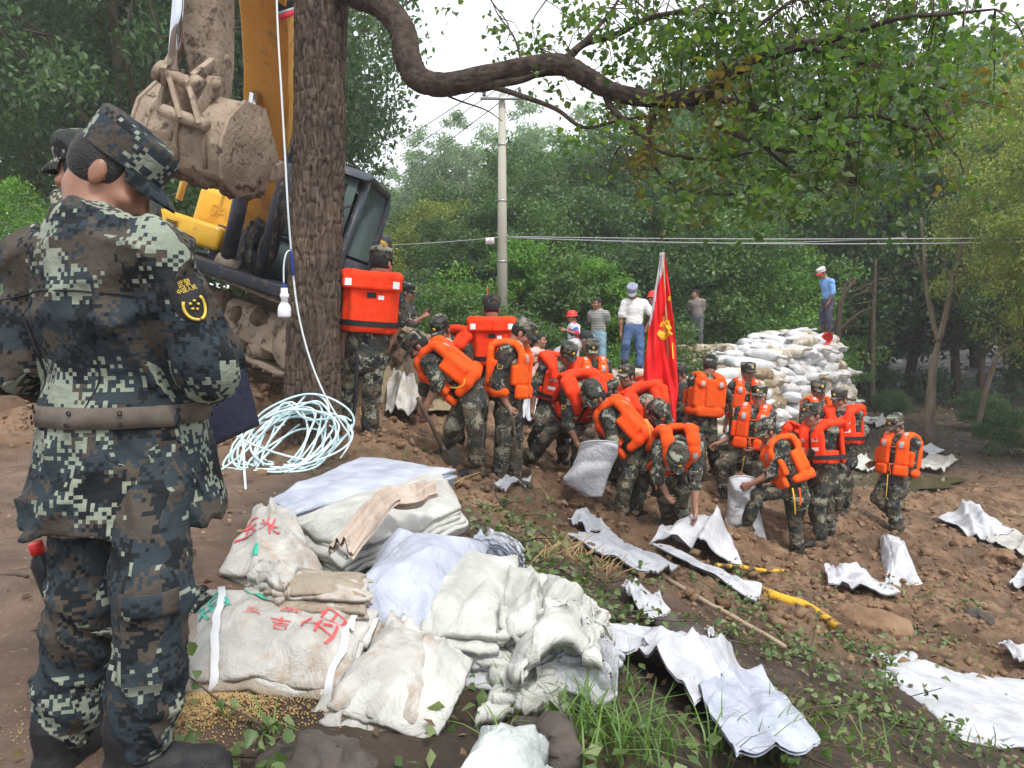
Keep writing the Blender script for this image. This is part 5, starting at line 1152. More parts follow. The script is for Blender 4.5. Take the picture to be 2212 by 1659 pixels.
wire('slack thin cable drooping below the two pale cables', (pb[0] + .09, PY - .12, zl + .03), P(1960, 513, 16.4), .14, .008, WIRE); wire('pale cable from pole to the digger side on the left', (pb[0] - .09, PY - .12, zl), P(620, 527, 20), .1, .012, WIRE)
# ------------------------------------------------------------------ tracked digger on the bank
YEL = mat('digger_yellow', (.62, .335, .018), (.70, .40, .03), 4, .42, .1, 30, dirt=(.30, .20, .10), dscale=7, dlo=.58, dhi=.75, coat=.2)
ORG = mat('boom_orange', (.62, .29, .055), (.70, .34, .075), 3, .5, .12, 30, dirt=(.26, .16, .085), dscale=5, dlo=.55, dhi=.75)
NAVY = mat('blue_black_paint', (.018, .022, .032), (.03, .036, .05), 6, .45, .1, dirt=(.17, .125, .085), dscale=8, dlo=.55, dhi=.72)
MUDDY = mat('mud_caked_steel', (.22, .165, .115), (.36, .285, .215), 4, .85, .6, 22, dirt=(.085, .055, .038), dscale=7, dlo=.54, dhi=.64)
MUDDK = mat('wet_mud', (.085, .055, .036), (.16, .11, .075), 9, .85, .8, 24)
CHROME = mat('chrome_rod', (.55, .57, .6), None, rough=.12, metal=1.0); RUBH = mat('black_hose', (.02, .02, .022), None, rough=.5, dirt=(.2, .15, .1), dscale=14)
GLASSM, _n, _b = nmat('tinted_glass'); _b.inputs['Base Color'].default_value = (.16, .22, .21, 1); _b.inputs['Roughness'].default_value = .04; _b.inputs['Transmission Weight'].default_value = .45; _b.inputs['IOR'].default_value = 1.1
O_ = P(585, 590, 9.6); eb = np.array([O_[0], O_[1] + 1.2, float(H(O_[0], O_[1] + 1.0))])
EX = thing('excavator', 'yellow tracked excavator tilted on the earth bank with its muddy bucket raised', 'excavator', eb.tolist())
Rroll = np.array([[math.cos(R(18)), 0, math.sin(R(18))], [0, 1, 0], [-math.sin(R(18)), 0, math.cos(R(18))]])
XM = M4(Rroll, O_ - eb)
def xp(name, mb, m, parent=None, bev=.02, sm=False): return mb.build(name, m, parent or EX, sm, M=XM if parent is None else None, bev=bev)
xp('deck', MB().box((0, .9, -.12), (1.38, 1.9, .07)), NAVY)
lb = xp('tool_box', MB().box((-1.0, .02, .20), (.40, .30, .15)), YEL, bev=.05)
for i in range(5): MB().box((-1.2, -.283, .155 + i * .022), (.065, .006, .006)).build('vent_slat', BLACK, lb)
MB().box((-1.2, -.281, .2), (.085, .004, .075)).build('vent_plate', mat('yellow_recess', (.45, .25, .02), None), lb)
ub = xp('fuel_tank', MB().box((-.78, .55, .42), (.42, .38, .36)), YEL, bev=.08)
put('lettering', TEXT('SANY', .20, .006), YEL, ub, M=Matrix.Translation((-.74, .165, .52)) @ Matrix.Rotation(R(90), 4, 'X'))
MB().lathe([(.001, 0), (.085, 0), (.085, .16), (.07, .20), (.001, .21)], 16, c=(-.86, .42, .77)).build('filler_cap', YEL, ub, True)
xp('hydraulic_tank', MB().box((-.1, 1.2, .4), (.35, .5, .42)), YEL, bev=.05)
xp('engine_house', MB().box((-.35, 2.7, .45), (.95, 1.2, .5)), YEL, bev=.08)
xp('counterweight', MB().prism([(3.85, -.05), (4.3, .1), (4.45, .55), (4.3, 1.0), (3.85, 1.1)], -1.3, .6), NAVY, bev=.08)
hr_ = [(-1.42, -.28, 0), (-1.42, -.26, .45), (-1.38, -.2, .80), (-1.1, -.15, .82), (-.9, .0, .80), (-.88, .2, .77)]
xp('handrail', MB().tube(spline(hr_, 6), .022, 8), NAVY, bev=0, sm=True)
mr = xp('mirror', MB().box((-1.22, -.22, .62), (.02, .07, .12)), mat('mirror_yellow', (.55, .36, .10), None), bev=.015)
xp('mirror_arm', MB().tube([(-1.42, -.26, .45), (-1.3, -.24, .52), (-1.22, -.22, .6)], .014, 6), NAVY, bev=0)
# cab
cab = thing('cab', None, None); cab.parent = EX; cab.matrix_basis = XM
CX0, CX1, CZ0, CZ1, CV0, CV1 = .0, .86, -.16, 1.42, -.42, 1.25
for x0, y0, x1, y1 in ((CX0, CV0, CX0 + .16, CV0 + .16), (CX1, CV0, CX1 - .02, CV0 + .28), (CX0, CV1, CX0, CV1), (CX1, CV1, CX1, CV1)):
    MB().tube([(x0, y0, CZ0), (x0, y0, .45), (x1, y1, CZ1)], .055, 8).build('pillar', NAVY, cab, True)
MB().prism([(CV0 - .04, CZ0 - .1), (CV1, CZ0 - .1), (CV1, CZ0 + .12), (CV0 - .10, CZ0 + .12)], CX0 - .05, CX1 + .04).build('sill', NAVY, cab, bev=.04)
MB().prism([(CV0 + .08, CZ1 - .03), (CV1 + .03, CZ1 - .03), (CV1, CZ1 + .09), (CV0 + .3, CZ1 + .09)], CX0 - .02, CX1 + .04).build('roof', NAVY, cab, bev=.05)
MB().box(((CX0 + CX1) / 2, CV1, .6), (.5, .03, .75)).build('back_panel', NAVY, cab)
MB().box((CX0, .55, .2), (.025, .8, .36)).build('side_panel', NAVY, cab); MB().box((CX1, .55, .15), (.025, .8, .31)).build('door', NAVY, cab)
def pane(nm, q): m_ = MB(); q = np.array(q, float); m_.add(np.vstack([q, q + np.array((.0, .012, 0))]), [[0, 1, 2, 3], [7, 6, 5, 4], [0, 4, 5, 1], [1, 5, 6, 2], [2, 6, 7, 3], [3, 7, 4, 0]]); return m_.build(nm, GLASSM, cab)
pane('windscreen', [(CX0 + .06, CV0 - .01, .5), (CX1 - .06, CV0 - .01, .5), (CX1 - .1, CV0 + .2, 1.44), (CX0 + .2, CV0 + .14, 1.44)])
pane('lower_window', [(CX0 + .07, CV0 - .02, -.02), (CX1 - .07, CV0 - .02, -.02), (CX1 - .07, CV0 - .01, .42), (CX0 + .07, CV0 - .01, .42)])
pane('side_window', [(CX1 + .01, CV0 + .1, .5), (CX1 + .01, CV1 - .1, .5), (CX1, CV1 - .1, 1.4), (CX1, CV0 + .3, 1.4)]); pane('side_window', [(CX0, CV0 + .1, .6), (CX0, CV1 - .1, .6), (CX0, CV1 - .1, 1.4), (CX0 + .12, CV0 + .3, 1.4)])
MB().tube([(CX0 + .05, CV0 - .02, .46), (CX1 - .05, CV0 - .02, .46)], .03, 6).build('crossbar', NAVY, cab, True)
MB().box(((CX0 + CX1) / 2 + .08, .55, .42), (.22, .2, .09)).build('seat', BLACK, cab, bev=.04); MB().box(((CX0 + CX1) / 2 + .08, .78, .75), (.2, .06, .32)).build('seat_back', BLACK, cab, bev=.04)
MB().tube([(.5, CV0 - .04, .5), (.62, CV0 + .05, .9), (.66, CV0 + .1, 1.2)], .012, 5).build('wiper', BLACK, cab)
MB().box((.36, CV0 + .2, CZ1 + .13), (.10, .05, .055)).build('work_lamp', mat('lamp_housing', (.35, .36, .36), None, rough=.3), cab, bev=.01)
mf = [(.5, CV0 - .02, .95), (.42, CV0 - .16, 1.02), (.40, CV0 - .18, 1.18)]; MB().tube(spline(mf, 4), .014, 6).build('mirror_arm', NAVY, cab, True)
MB().box((.40, CV0 - .19, 1.22), (.085, .02, .15)).build('mirror', NAVY, cab, bev=.02)
MB().tube(spline([(.72, CV0 - .05, .2), (.7, CV0 - .10, .5), (.74, CV0 - .10, .95), (.8, CV0 - .02, 1.05)], 5), .014, 6).build('grab_rail', NAVY, cab, True)
# boom: box girder rising from the deck towards the viewer, out of the picture
def girder(name, sts, m, par=EX, org=eb):
    """sts: stations (centre xyz world, half width, half depth, side vec, depth vec)"""
    rows = []
    for c, hw, hd, sv, dv in sts:
        sv = np.asarray(sv, float); sv /= np.linalg.norm(sv); dv = np.asarray(dv, float); dv /= np.linalg.norm(dv)
        rows.append([c - sv * hw - dv * hd, c + sv * hw - dv * hd, c + sv * hw + dv * hd, c - sv * hw + dv * hd])
    V = np.array(rows).reshape(-1, 3) - org; n = len(sts); F = [[i * 4 + j, i * 4 + (j + 1) % 4, (i + 1) * 4 + (j + 1) % 4, (i + 1) * 4 + j] for i in range(n - 1) for j in range(4)] + [[0, 3, 2, 1], [4 * n - 4, 4 * n - 3, 4 * n - 2, 4 * n - 1]]
    return MB().add(V, F).build(name, m, par, bev=.02)
sx = Rroll[:, 0]; up = Rroll[:, 2]; fw = np.array([0, -1, 0.])
S1 = [(P(560, 540, 9.9), .20, .22, sx, (0, 1, .3)), (P(580, 420, 9.5), .23, .34, sx, (0, 1, .35)), (P(592, 290, 9.1), .24, .42, sx, (0, 1, .4)), (P(598, 150, 8.6), .24, .44, sx, (0, 1, .5)), (P(592, 20, 8.0), .24, .42, sx, (0, 1, .8)), (P(570, -150, 7.4), .24, .38, sx, (0, .8, 1)), (P(520, -330, 6.7), .22, .3, sx, (0, .5, 1)), (P(465, -420, 6.3), .2, .25, sx, (0, .4, 1))]
girder('boom', S1, ORG)
# light plate on the side with black, grey and red bands
zb = P(612, 20, 7.55); bl = MB(); 
girder('boom_side', [(P(632, 320, 9.0), .02, .30, sx, (0, 1, .4)), (P(640, 140, 8.5), .02, .36, sx, (0, 1, .5)), (P(638, 10, 7.9), .02, .36, sx, (0, 1, .8)), (P(626, -120, 7.4), .02, .3, sx, (0, .8, 1))], mat('boom_side_yellow', (.66, .34, .05), (.70, .38, .07), 4, .45))
def decal(nm, px0, px1, py0, py1, Y0, Y1, sl, m): V = np.array([P(px0, py0, Y0), P(px1, py0 - sl, Y0 + .05), P(px1, py1 - sl, Y1 + .05), P(px0, py1, Y1)]) - eb; V = np.vstack([V, V + (0, .004, 0)]); MB().add(V, [[0, 1, 2, 3], [7, 6, 5, 4], [0, 4, 5, 1], [1, 5, 6, 2], [2, 6, 7, 3], [3, 7, 4, 0]]).build(nm, m, EX)
decal('black_band', 597, 634, -60, 27, 7.46, 7.46, 12, mat('decal_black', (.03, .035, .04), None)); decal('grey_band', 597, 634, 27, 33, 7.46, 7.46, 12, mat('decal_grey', (.45, .46, .47), None)); decal('red_band', 600, 634, 33, 46, 7.46, 7.46, 12, mat('decal_red', (.6, .03, .05), None))
def rod(nm, a, b, r, m, par=None): return MB().tube([np.asarray(a) - eb, np.asarray(b) - eb], r, 14).build(nm, m, par or EX, True)
rod('boom_cylinder', P(492, 556, 9.0), P(527, 400, 8.7), .085, NAVY); rod('boom_rod', P(527, 400, 8.7), P(550, 200, 8.3), .05, CHROME)
rod('boom_cylinder', P(560, 612, 9.0), P(626, 350, 8.55), .085, NAVY); rod('boom_rod', P(626, 350, 8.55), P(668, 180, 8.2), .05, CHROME)
rod('arm_cylinder_rod', P(548, 330, 9.0), P(566, 220, 8.6), .045, CHROME)
for i, (a, b, c) in enumerate((((496, 556), (505, 520), (510, 480)), ((530, 578), (524, 545), (530, 505)), ((548, 592), (540, 560), (545, 515)), ((562, 600), (560, 560), (566, 520)), ((575, 598), (572, 560), (585, 520)))):
    q = spline([P(*a, 9.1) - eb, P(*b, 8.95) - eb, P(*c, 9.1) - eb, P(c[0] + 14, c[1] - 25, 9.3) - eb], 6); MB().tube(q, .026, 8).build('hose', RUBH, EX, True)
rod('hose', P(580, 600, 8.9), P(618, 330, 8.4), .028, RUBH); rod('hose', P(592, 560, 8.9), P(634, 400, 8.5), .024, RUBH)
rod('pin', P(470, 562, 9.0), P(515, 582, 9.0), .1, MUDDY); rod('hose_drum', P(540, 500, 9.4), P(560, 505, 9.5), .22, RUBH)
MB().box(P(545, 560, 9.5) - eb, (.5, .05, .28), Rroll).build('front_plate', NAVY, EX, bev=.02)
# arm (stick) hanging from above, bucket linkage and bucket
ARM = [(P(432, -420, 6.5), .18, .22, sx, (0, 1, .1)), (P(440, -150, 6.6), .18, .24, sx, (0, 1, .05)), (P(446, 20, 6.7), .17, .22, sx, (0, 1, 0)), (P(452, 120, 6.75), .155, .19, sx, (0, 1, 0)), (P(457, 215, 6.8), .12, .14, sx, (0, 1, 0))]
ARMO = girder('arm', ARM, MUDDY)
rod('bucket_cylinder', P(398, -420, 6.2), P(392, -70, 6.3), .075, NAVY); rod('bucket_rod', P(392, -70, 6.3), P(374, 152, 6.4), .048, CHROME)
Lk = P(388, 172, 6.38); rod('link_pin', P(346, 155, 6.42), P(428, 190, 6.36), .058, MUDDY); rod('link_boss', P(342, 150, 6.42), P(356, 160, 6.42), .085, MUDDY); rod('link_boss', P(414, 180, 6.36), P(432, 192, 6.36), .085, MUDDY)
for (a, b) in ((P(356, 160, 6.4), P(384, 105, 6.85)), (P(424, 172, 6.4), P(478, 128, 6.75))):
    d_ = b - a; Rb_ = look(d_, sx); MB().box((a + b) / 2 - eb, (.075, np.linalg.norm(d_) / 2 + .06, .022), Rb_).build('side_link', MUDDY, EX, bev=.005); rod('link_pin', b - sx * .05, b + sx * .05, .055, MUDDY)
for (a, b) in ((P(372, 180, 6.36), P(392, 250, 6.3)), (P(412, 188, 6.34), P(432, 262, 6.28))):
    d_ = b - a; Rb_ = look(d_, sx); MB().box((a + b) / 2 - eb, (.085, np.linalg.norm(d_) / 2 + .06, .018), Rb_).build('tipping_link', MUDDY, EX, bev=.005)
MB().box(P(400, 215, 6.36) - eb, (.11, .02, .13), Rroll).build('link_web', MUDDK, EX, bev=.02)
rod('bucket_pin', P(352, 238, 6.3), P(448, 272, 6.25), .05, MUDDY)
bR = look((0, 1, 0.12), up); 
bxv = np.array([math.cos(R(15)), -.26, -math.sin(R(15))]); bxv /= np.linalg.norm(bxv); bup = np.array([math.sin(R(15)), 0, math.cos(R(15))]); bup -= bxv * (bup @ bxv); bup /= np.linalg.norm(bup); bfw = np.cross(bup, bxv)
BM = M4(np.stack([bxv, bfw, bup], 1), P(440, 288, 6.75) - eb, .80)
bk = thing('bucket', None, None); bk.parent = EX; bk.matrix_basis = BM
prof = [(.14, .40), (-.20, .37), (-.38, .14), (-.42, -.14), (-.28, -.42), (.04, -.54), (.40, -.40), (.66, -.10)]
inn = [(y * .93 + .03, z * .90) for y, z in prof]
pq = np.array(prof); iq = np.array(inn)
MB().prism(np.vstack([pq, iq[::-1]]), -.53, .53).build('shell', MUDDY, bk, bev=.01)
for x in (-.545, .545): MB().prism(pq * 1.05, x - .02, x + .02).build('side_plate', MUDDY, bk, bev=.006)
for x in (-.24, .2):
    MB().prism([(-.37, .02), (-.44, .05), (-.46, .25), (-.36, .52), (-.22, .56), (-.14, .45), (-.1, .30)], x - .03, x + .03).build('lug', MUDDY, bk, bev=.012)
    MB().tube([(x - .06, -.28, .46), (x + .06, -.28, .46)], .055, 14).build('lug_pin', MUDDY, bk, True)
for x in (-.36, .02, .36): MB().prism([(-.395, .04), (-.425, .03), (-.435, -.18), (-.34, -.40), (-.31, -.37), (-.40, -.18)], x - .018, x + .018).build('wear_strap', MUDDY, bk)
for x in np.linspace(-.45, .45, 5): MB().prism([(.52, -.26), (.76, -.04), (.74, -.01), (.50, -.18)], x - .05, x + .05).build('tooth', MUDDY, bk, bev=.01)
MB().prism([(.50, -.10), (.66, .0), (.80, -.10), (.62, -.26), (.50, -.28)], .46, .60).build('side_cutter', MUDDY, bk, bev=.02)
rsb = np.random.RandomState(8); Bm = Body(.022)
for i in range(60): Bm.ell((rsb.uniform(.34, .57), rsb.uniform(-.1, .5), -.42 + rsb.normal() * .05), rsb.uniform(.02, .07, 3), None, .03)
for i in range(40): Bm.ell((rsb.uniform(-.5, .5), rsb.uniform(-.2, .3), -.52 + rsb.normal() * .02), rsb.uniform(.02, .05, 3) * (1.6, 1, .6), None, .03)
put('clinging_mud', Bm.mesh('clinging_mud', folds(2, .03, .06)), MUDDK, bk)
# tracks
th = R(-34); Rz = np.array([[math.cos(th), -math.sin(th), 0], [math.sin(th), math.cos(th), 0], [0, 0, 1]])
def track(off):
    c0 = O_ + Rroll @ (Rz @ np.array((0, off, 0)) + np.array((.18, 1.05, -.62))); TM = M4(Rroll @ Rz, c0 - eb); t = thing('track', None, None); t.parent = EX; t.matrix_basis = TM
    Lh, rr = 1.55, .36
    n = 46; per = 4 * Lh + 2 * math.pi * rr; sh = MB(); sh.box((0, 0, .018), (per / n * .47, .30, .018)); sh.box((0, 0, .045), (.012, .29, .022)); shm = sh.mesh('track_shoe')
    for i in range(n):
        s = (i / n) * per
        if s < 2 * Lh: p, a = (-Lh + s, rr), 0
        elif s < 2 * Lh + math.pi * rr: q = (s - 2 * Lh) / rr; p, a = (Lh + rr * math.sin(q), rr * math.cos(q)), q
        elif s < 4 * Lh + math.pi * rr: p, a = (Lh - (s - 2 * Lh - math.pi * rr), -rr), math.pi
        else: q = (s - 4 * Lh - math.pi * rr) / rr; p, a = (-Lh - rr * math.sin(q), -rr * math.cos(q)), math.pi + q
        put('track_shoe', shm, MUDDY, t, M=Matrix.Translation((p[0], 0, p[1])) @ Matrix.Rotation(a, 4, 'Y'))
    MB().prism([(-.2, -.22), (.2, -.22), (.2, .14), (.1, .22), (-.1, .22), (-.2, .14)], -1.35, 1.35).build('track_frame', MUDDY, t, bev=.03)
    for x in (-1.55, 1.55): MB().lathe([(.001, -.2), (.30, -.2), (.33, -.16), (.33, .16), (.30, .2), (.001, .2)], 22, M=M4(np.array([[1, 0, 0], [0, 0, 1], [0, -1, 0.]]), (x, 0, 0))).build('idler', MUDDY, t, True)
    for x in np.linspace(-1.0, 1.0, 6): MB().lathe([(.001, -.22), (.10, -.22), (.10, .22), (.001, .22)], 14, M=M4(np.array([[1, 0, 0], [0, 0, 1], [0, -1, 0.]]), (x, 0, -.26))).build('roller', MUDDY, t, True)
    Bt = Body(.03); r3 = np.random.RandomState(int(off * 10) + 50)
    for i in range(22): Bt.ell((r3.uniform(-1.2, 1.2), -.2 + r3.normal() * .05, .12 + r3.normal() * .07), r3.uniform(.05, .12, 3), None, .06)
    put('packed_mud', Bt.mesh('packed_mud', folds(5, .04, .1)), MUDDK, t)
track(-1.15); track(1.15)
xp('slew_base', MB().lathe([(.001, -.75), (.7, -.75), (.7, -.22), (.001, -.22)], 28, c=(.18, 1.05, 0)), MUDDY, bev=0, sm=True)
# ------------------------------------------------------------------ sandbag dam
def sackmat(name, a, b_, d, lo=.5, hi=.62, tr=0):
    m, n, b = nmat(name); L = n.links; tc = nd(n, 'ShaderNodeTexCoord'); oi = nd(n, 'ShaderNodeObjectInfo')
    of = nd(n, 'ShaderNodeVectorMath', operation='MULTIPLY_ADD'); L.new(oi.outputs['Random'], of.inputs[0]); of.inputs[1].default_value = (31, 17, 23); L.new(tc.outputs['Object'], of.inputs[2]); V = of.outputs[0]
    z = nd(n, 'ShaderNodeTexNoise', Scale=5, Detail=5); L.new(V, z.inputs['Vector']); r = ramp(n, [(.35, a), (.65, b_)]); L.new(z.outputs[0], r.inputs[0]); c = r.outputs[0]
    z2 = nd(n, 'ShaderNodeTexNoise', Scale=3.2, Detail=8); z2.inputs['Roughness'].default_value = .68; L.new(V, z2.inputs['Vector']); r2 = ramp(n, [(lo, (0, 0, 0)), (hi, (1, 1, 1))]); L.new(z2.outputs[0], r2.inputs[0]); c = mixc(n, r2.outputs[0], c, d)
    L.new(c, b.inputs['Base Color']); b.inputs['Roughness'].default_value = .55; b.inputs['Specular IOR Level'].default_value = .35
    w = nd(n, 'ShaderNodeTexNoise', Scale=16, Detail=6); L.new(V, w.inputs['Vector']); bp = nd(n, 'ShaderNodeBump', Strength=.45, Distance=.02); L.new(w.outputs[0], bp.inputs['Height']); L.new(bp.outputs[0], b.inputs['Normal']); return m
BAGW = sackmat('white_sandbag', (.48, .48, .485), (.60, .60, .605), (.38, .30, .20), .56, .68)
BAGD = sackmat('stained_sandbag', (.46, .42, .35), (.58, .54, .47), (.24, .175, .10), .44, .6)
BAGB = sackmat('brown_sandbag', (.27, .21, .13), (.36, .29, .20), (.17, .115, .06), .42, .6)
def sandbag_mesh(seed):
    rs = np.random.RandomState(seed); B = Body(.021)
    B.box((0, 0, 0), (.27 * rs.uniform(.9, 1.1), .185, .095 * rs.uniform(.85, 1.15)), None, .09, .03)
    B.ell((rs.uniform(-.1, .1), 0, .02), (.2, .16, .10), None, .05)
    s = rs.choice([-1, 1]); e = np.array((s * .30, rs.uniform(-.05, .05), .03))     # tied, ruffled mouth
    B.cone((s * .2, 0, .01), e, .09, .03, .05, (np.array([0, 0, 1.]), 1.6)); B.cone(e, e + (s * .09, rs.uniform(-.04, .04), rs.uniform(-.03, .05)), .035, .075, .02, (np.array([0, 0, 1.]), 2.4))
    for q in (-1, 1): B.ell((-s * .25, q * .15, 0), (.06, .05, .03), None, .03)     # corner ears
    return B.mesh('sandbag', folds(seed + 3, .016, .16))
SBM = [sandbag_mesh(i) for i in range(6)]
rw = np.random.RandomState(12); NB = 0
def sandbag(p, yaw, tilt, roll, m, label, group, sc=1.0):
    global NB; NB += 1
    o = put('sandbag', SBM[NB % 6], m, None, M=Matrix.Translation(p) @ Matrix.Rotation(yaw, 4, 'Z') @ Matrix.Rotation(tilt, 4, 'Y') @ Matrix.Rotation(roll, 4, 'X') @ Matrix.Scale(sc, 4))
    o.material_slots[0].link = 'OBJECT'; o.material_slots[0].material = m
    return tag(o, label, 'sandbag', group)
# front face of the dam: base line seen in the photo, swinging back round its right end
face = [(1400, 13.6), (1480, 14.2), (1560, 14.8), (1640, 15.4), (1735, 16.2), (1815, 17.2), (1866, 18.4), (1878, 19.8), (1855, 21.2)]
FB = spline(np.array([[(px - 1106) / FP * Y, Y, 0] for px, Y in face]), 10); arc = np.r_[0, np.cumsum(np.linalg.norm(np.diff(FB, axis=0), axis=1))]
def on_face(s):
    q = np.array([np.interp(s, arc, FB[:, k]) for k in range(3)]); t = np.array([np.interp(s + .2, arc, FB[:, k]) for k in range(3)]) - np.array([np.interp(s - .2, arc, FB[:, k]) for k in range(3)]); t /= np.linalg.norm(t); return q, t, np.array([-t[1], t[0], 0])
z0 = -2.0
def top_z(s): return np.interp(s, [0, 1.5, 2.4, 3.6, 5.2, 7.5, arc[-1]], [-.70, -.40, -.05, .25, .50, .66, .62])
row = 0; zz = z0 + .1
while zz < .9:
    s = rw.uniform(0, .3); row += 1
    while s < arc[-1] - .1:
        step = .52 if row % 3 else .42
        if zz < top_z(s) + rw.normal() * .05:
            q, t, nrm = on_face(s); inn_ = (zz - z0) * .34 + rw.normal() * .05
            p = q + nrm * (.12 + inn_); p[2] = zz + rw.normal() * .025; yw = math.atan2(t[1], t[0]) + (rw.normal() * .22 if row % 3 else math.pi / 2 + rw.normal() * .25)
            px_ = 1106 + FP * p[0] / p[1]; lowlim = np.interp(px_, [1400, 1480, 1600, 1680, 1760, 1830, 1860], [-1.1, -1.15, -1.45, -1.6, -1.6, -1.9, -1.9])
            if zz > lowlim and s < arc[-1] - 1.6:
                k = rw.uniform(); m = BAGW if k < .60 else BAGD if k < .90 else BAGB
                nm = {'white_sandbag': 'clean white', 'stained_sandbag': 'mud-stained', 'brown_sandbag': 'brown'}[m.name]
                crs = 'lowest' if zz < -1.4 else 'lower' if zz < -.95 else 'middle' if zz < -.4 else 'upper' if zz < .25 else 'topmost'
                plc = 'left part' if px_ < 1560 else 'behind the slim soldier' if px_ < 1660 else 'broad middle' if px_ < 1760 else 'rounded right end'
                sandbag(p, yw, rw.normal() * .12, rw.normal() * .15 + .18, m, f'{nm} sandbag in the {crs} courses of the dam face, {plc}', f'{nm} sandbags, {crs} courses, {plc}', 1.2)
        s += step * rw.uniform(.9, 1.12)
    zz += .205
# crown of the dam and the older low brown wall running back from it
for i in range(34):
    s = rw.uniform(3.8, arc[-1] - 1); q, t, nrm = on_face(s); zt = top_z(s); p = q + nrm * (.15 + (zt - z0) * .34 + rw.uniform(.15, 1.3)); p[2] = zt - .02 + rw.normal() * .05; k = rw.uniform()
    m = BAGW if k < .6 else BAGD; nm = 'clean white' if k < .6 else 'mud-stained white'; sandbag(p, rw.uniform(0, 3.1), rw.normal() * .12, rw.normal() * .12, m, nm + ' sandbag lying on the flat crown of the dam', nm + ' sandbags on the dam crown')
LOW = [(1300, 14.6, .02), (1350, 14.9, .10), (1400, 15.3, .10), (1460, 18.5, .0), (1520, 21.0, .22), (1600, 21.4, .22), (1660, 21.4, .30)]
def low_wall(pts, rows, depth, top_off, label, group, ms, yo=0.0):
    L_ = spline(np.array([[(px - 1106) / FP * Y, Y + yo, z] for px, Y, z in pts]), 8); ar = np.r_[0, np.cumsum(np.linalg.norm(np.diff(L_, axis=0), axis=1))]
    for r_ in range(rows):
        s = rw.uniform(0, .3)
        while s < ar[-1]:
            q = np.array([np.interp(s, ar, L_[:, k]) for k in range(3)]); t = np.array([np.interp(s + .1, ar, L_[:, k]) - np.interp(s - .1, ar, L_[:, k]) for k in range(3)])
            for dd in range(depth if r_ == 0 else 1):
                p = q + np.array((rw.normal() * .04, -.10 * r_ + dd * .38 + rw.normal() * .04, top_off - .175 * r_ + rw.normal() * .02)); sandbag(p, math.atan2(t[1], t[0]) + rw.normal() * .15, rw.normal() * .1, rw.normal() * .1, ms[int(rw.uniform() * len(ms))], label, group, 1.0)
            s += .50 * rw.uniform(.92, 1.1)
low_wall([(1455, 21.3, .2), (1520, 21.5, .24), (1600, 21.5, .27), (1665, 21.2, .34)], 5, 2, 0, 'old brown sandbag in the low wall under the far man', 'brown sandbags under the far man', [BAGB, BAGB, BAGD])
low_wall([(1285, 14.3, .0), (1340, 14.3, .08), (1395, 14.3, .06), (1440, 14.4, -.1)], 4, 2, 0, 'muddy sandbag in the low wall under the man in the white T-shirt', 'sandbags under the white T-shirt man', [BAGB, BAGD, BAGD])
low_wall([(1150, 12.6, -.30), (1180, 12.7, -.28), (1215, 12.9, -.25)], 5, 1, 0, 'grey-green sandbag in the low stack behind the leaning soldier', 'sandbags behind the leaning soldier', [BAGD, BAGB])
bh = thing('hard_hat', 'red hard hat lying on the dam crown at the feet of the man in blue', 'helmet', P(1790, 733, 18.6).tolist()); hh = put('shell', HELM, RED_PLASTIC, bh); hh.rotation_euler = (R(-70), R(12), R(20)); hh.scale = (1.25, 1.25, 1.25)
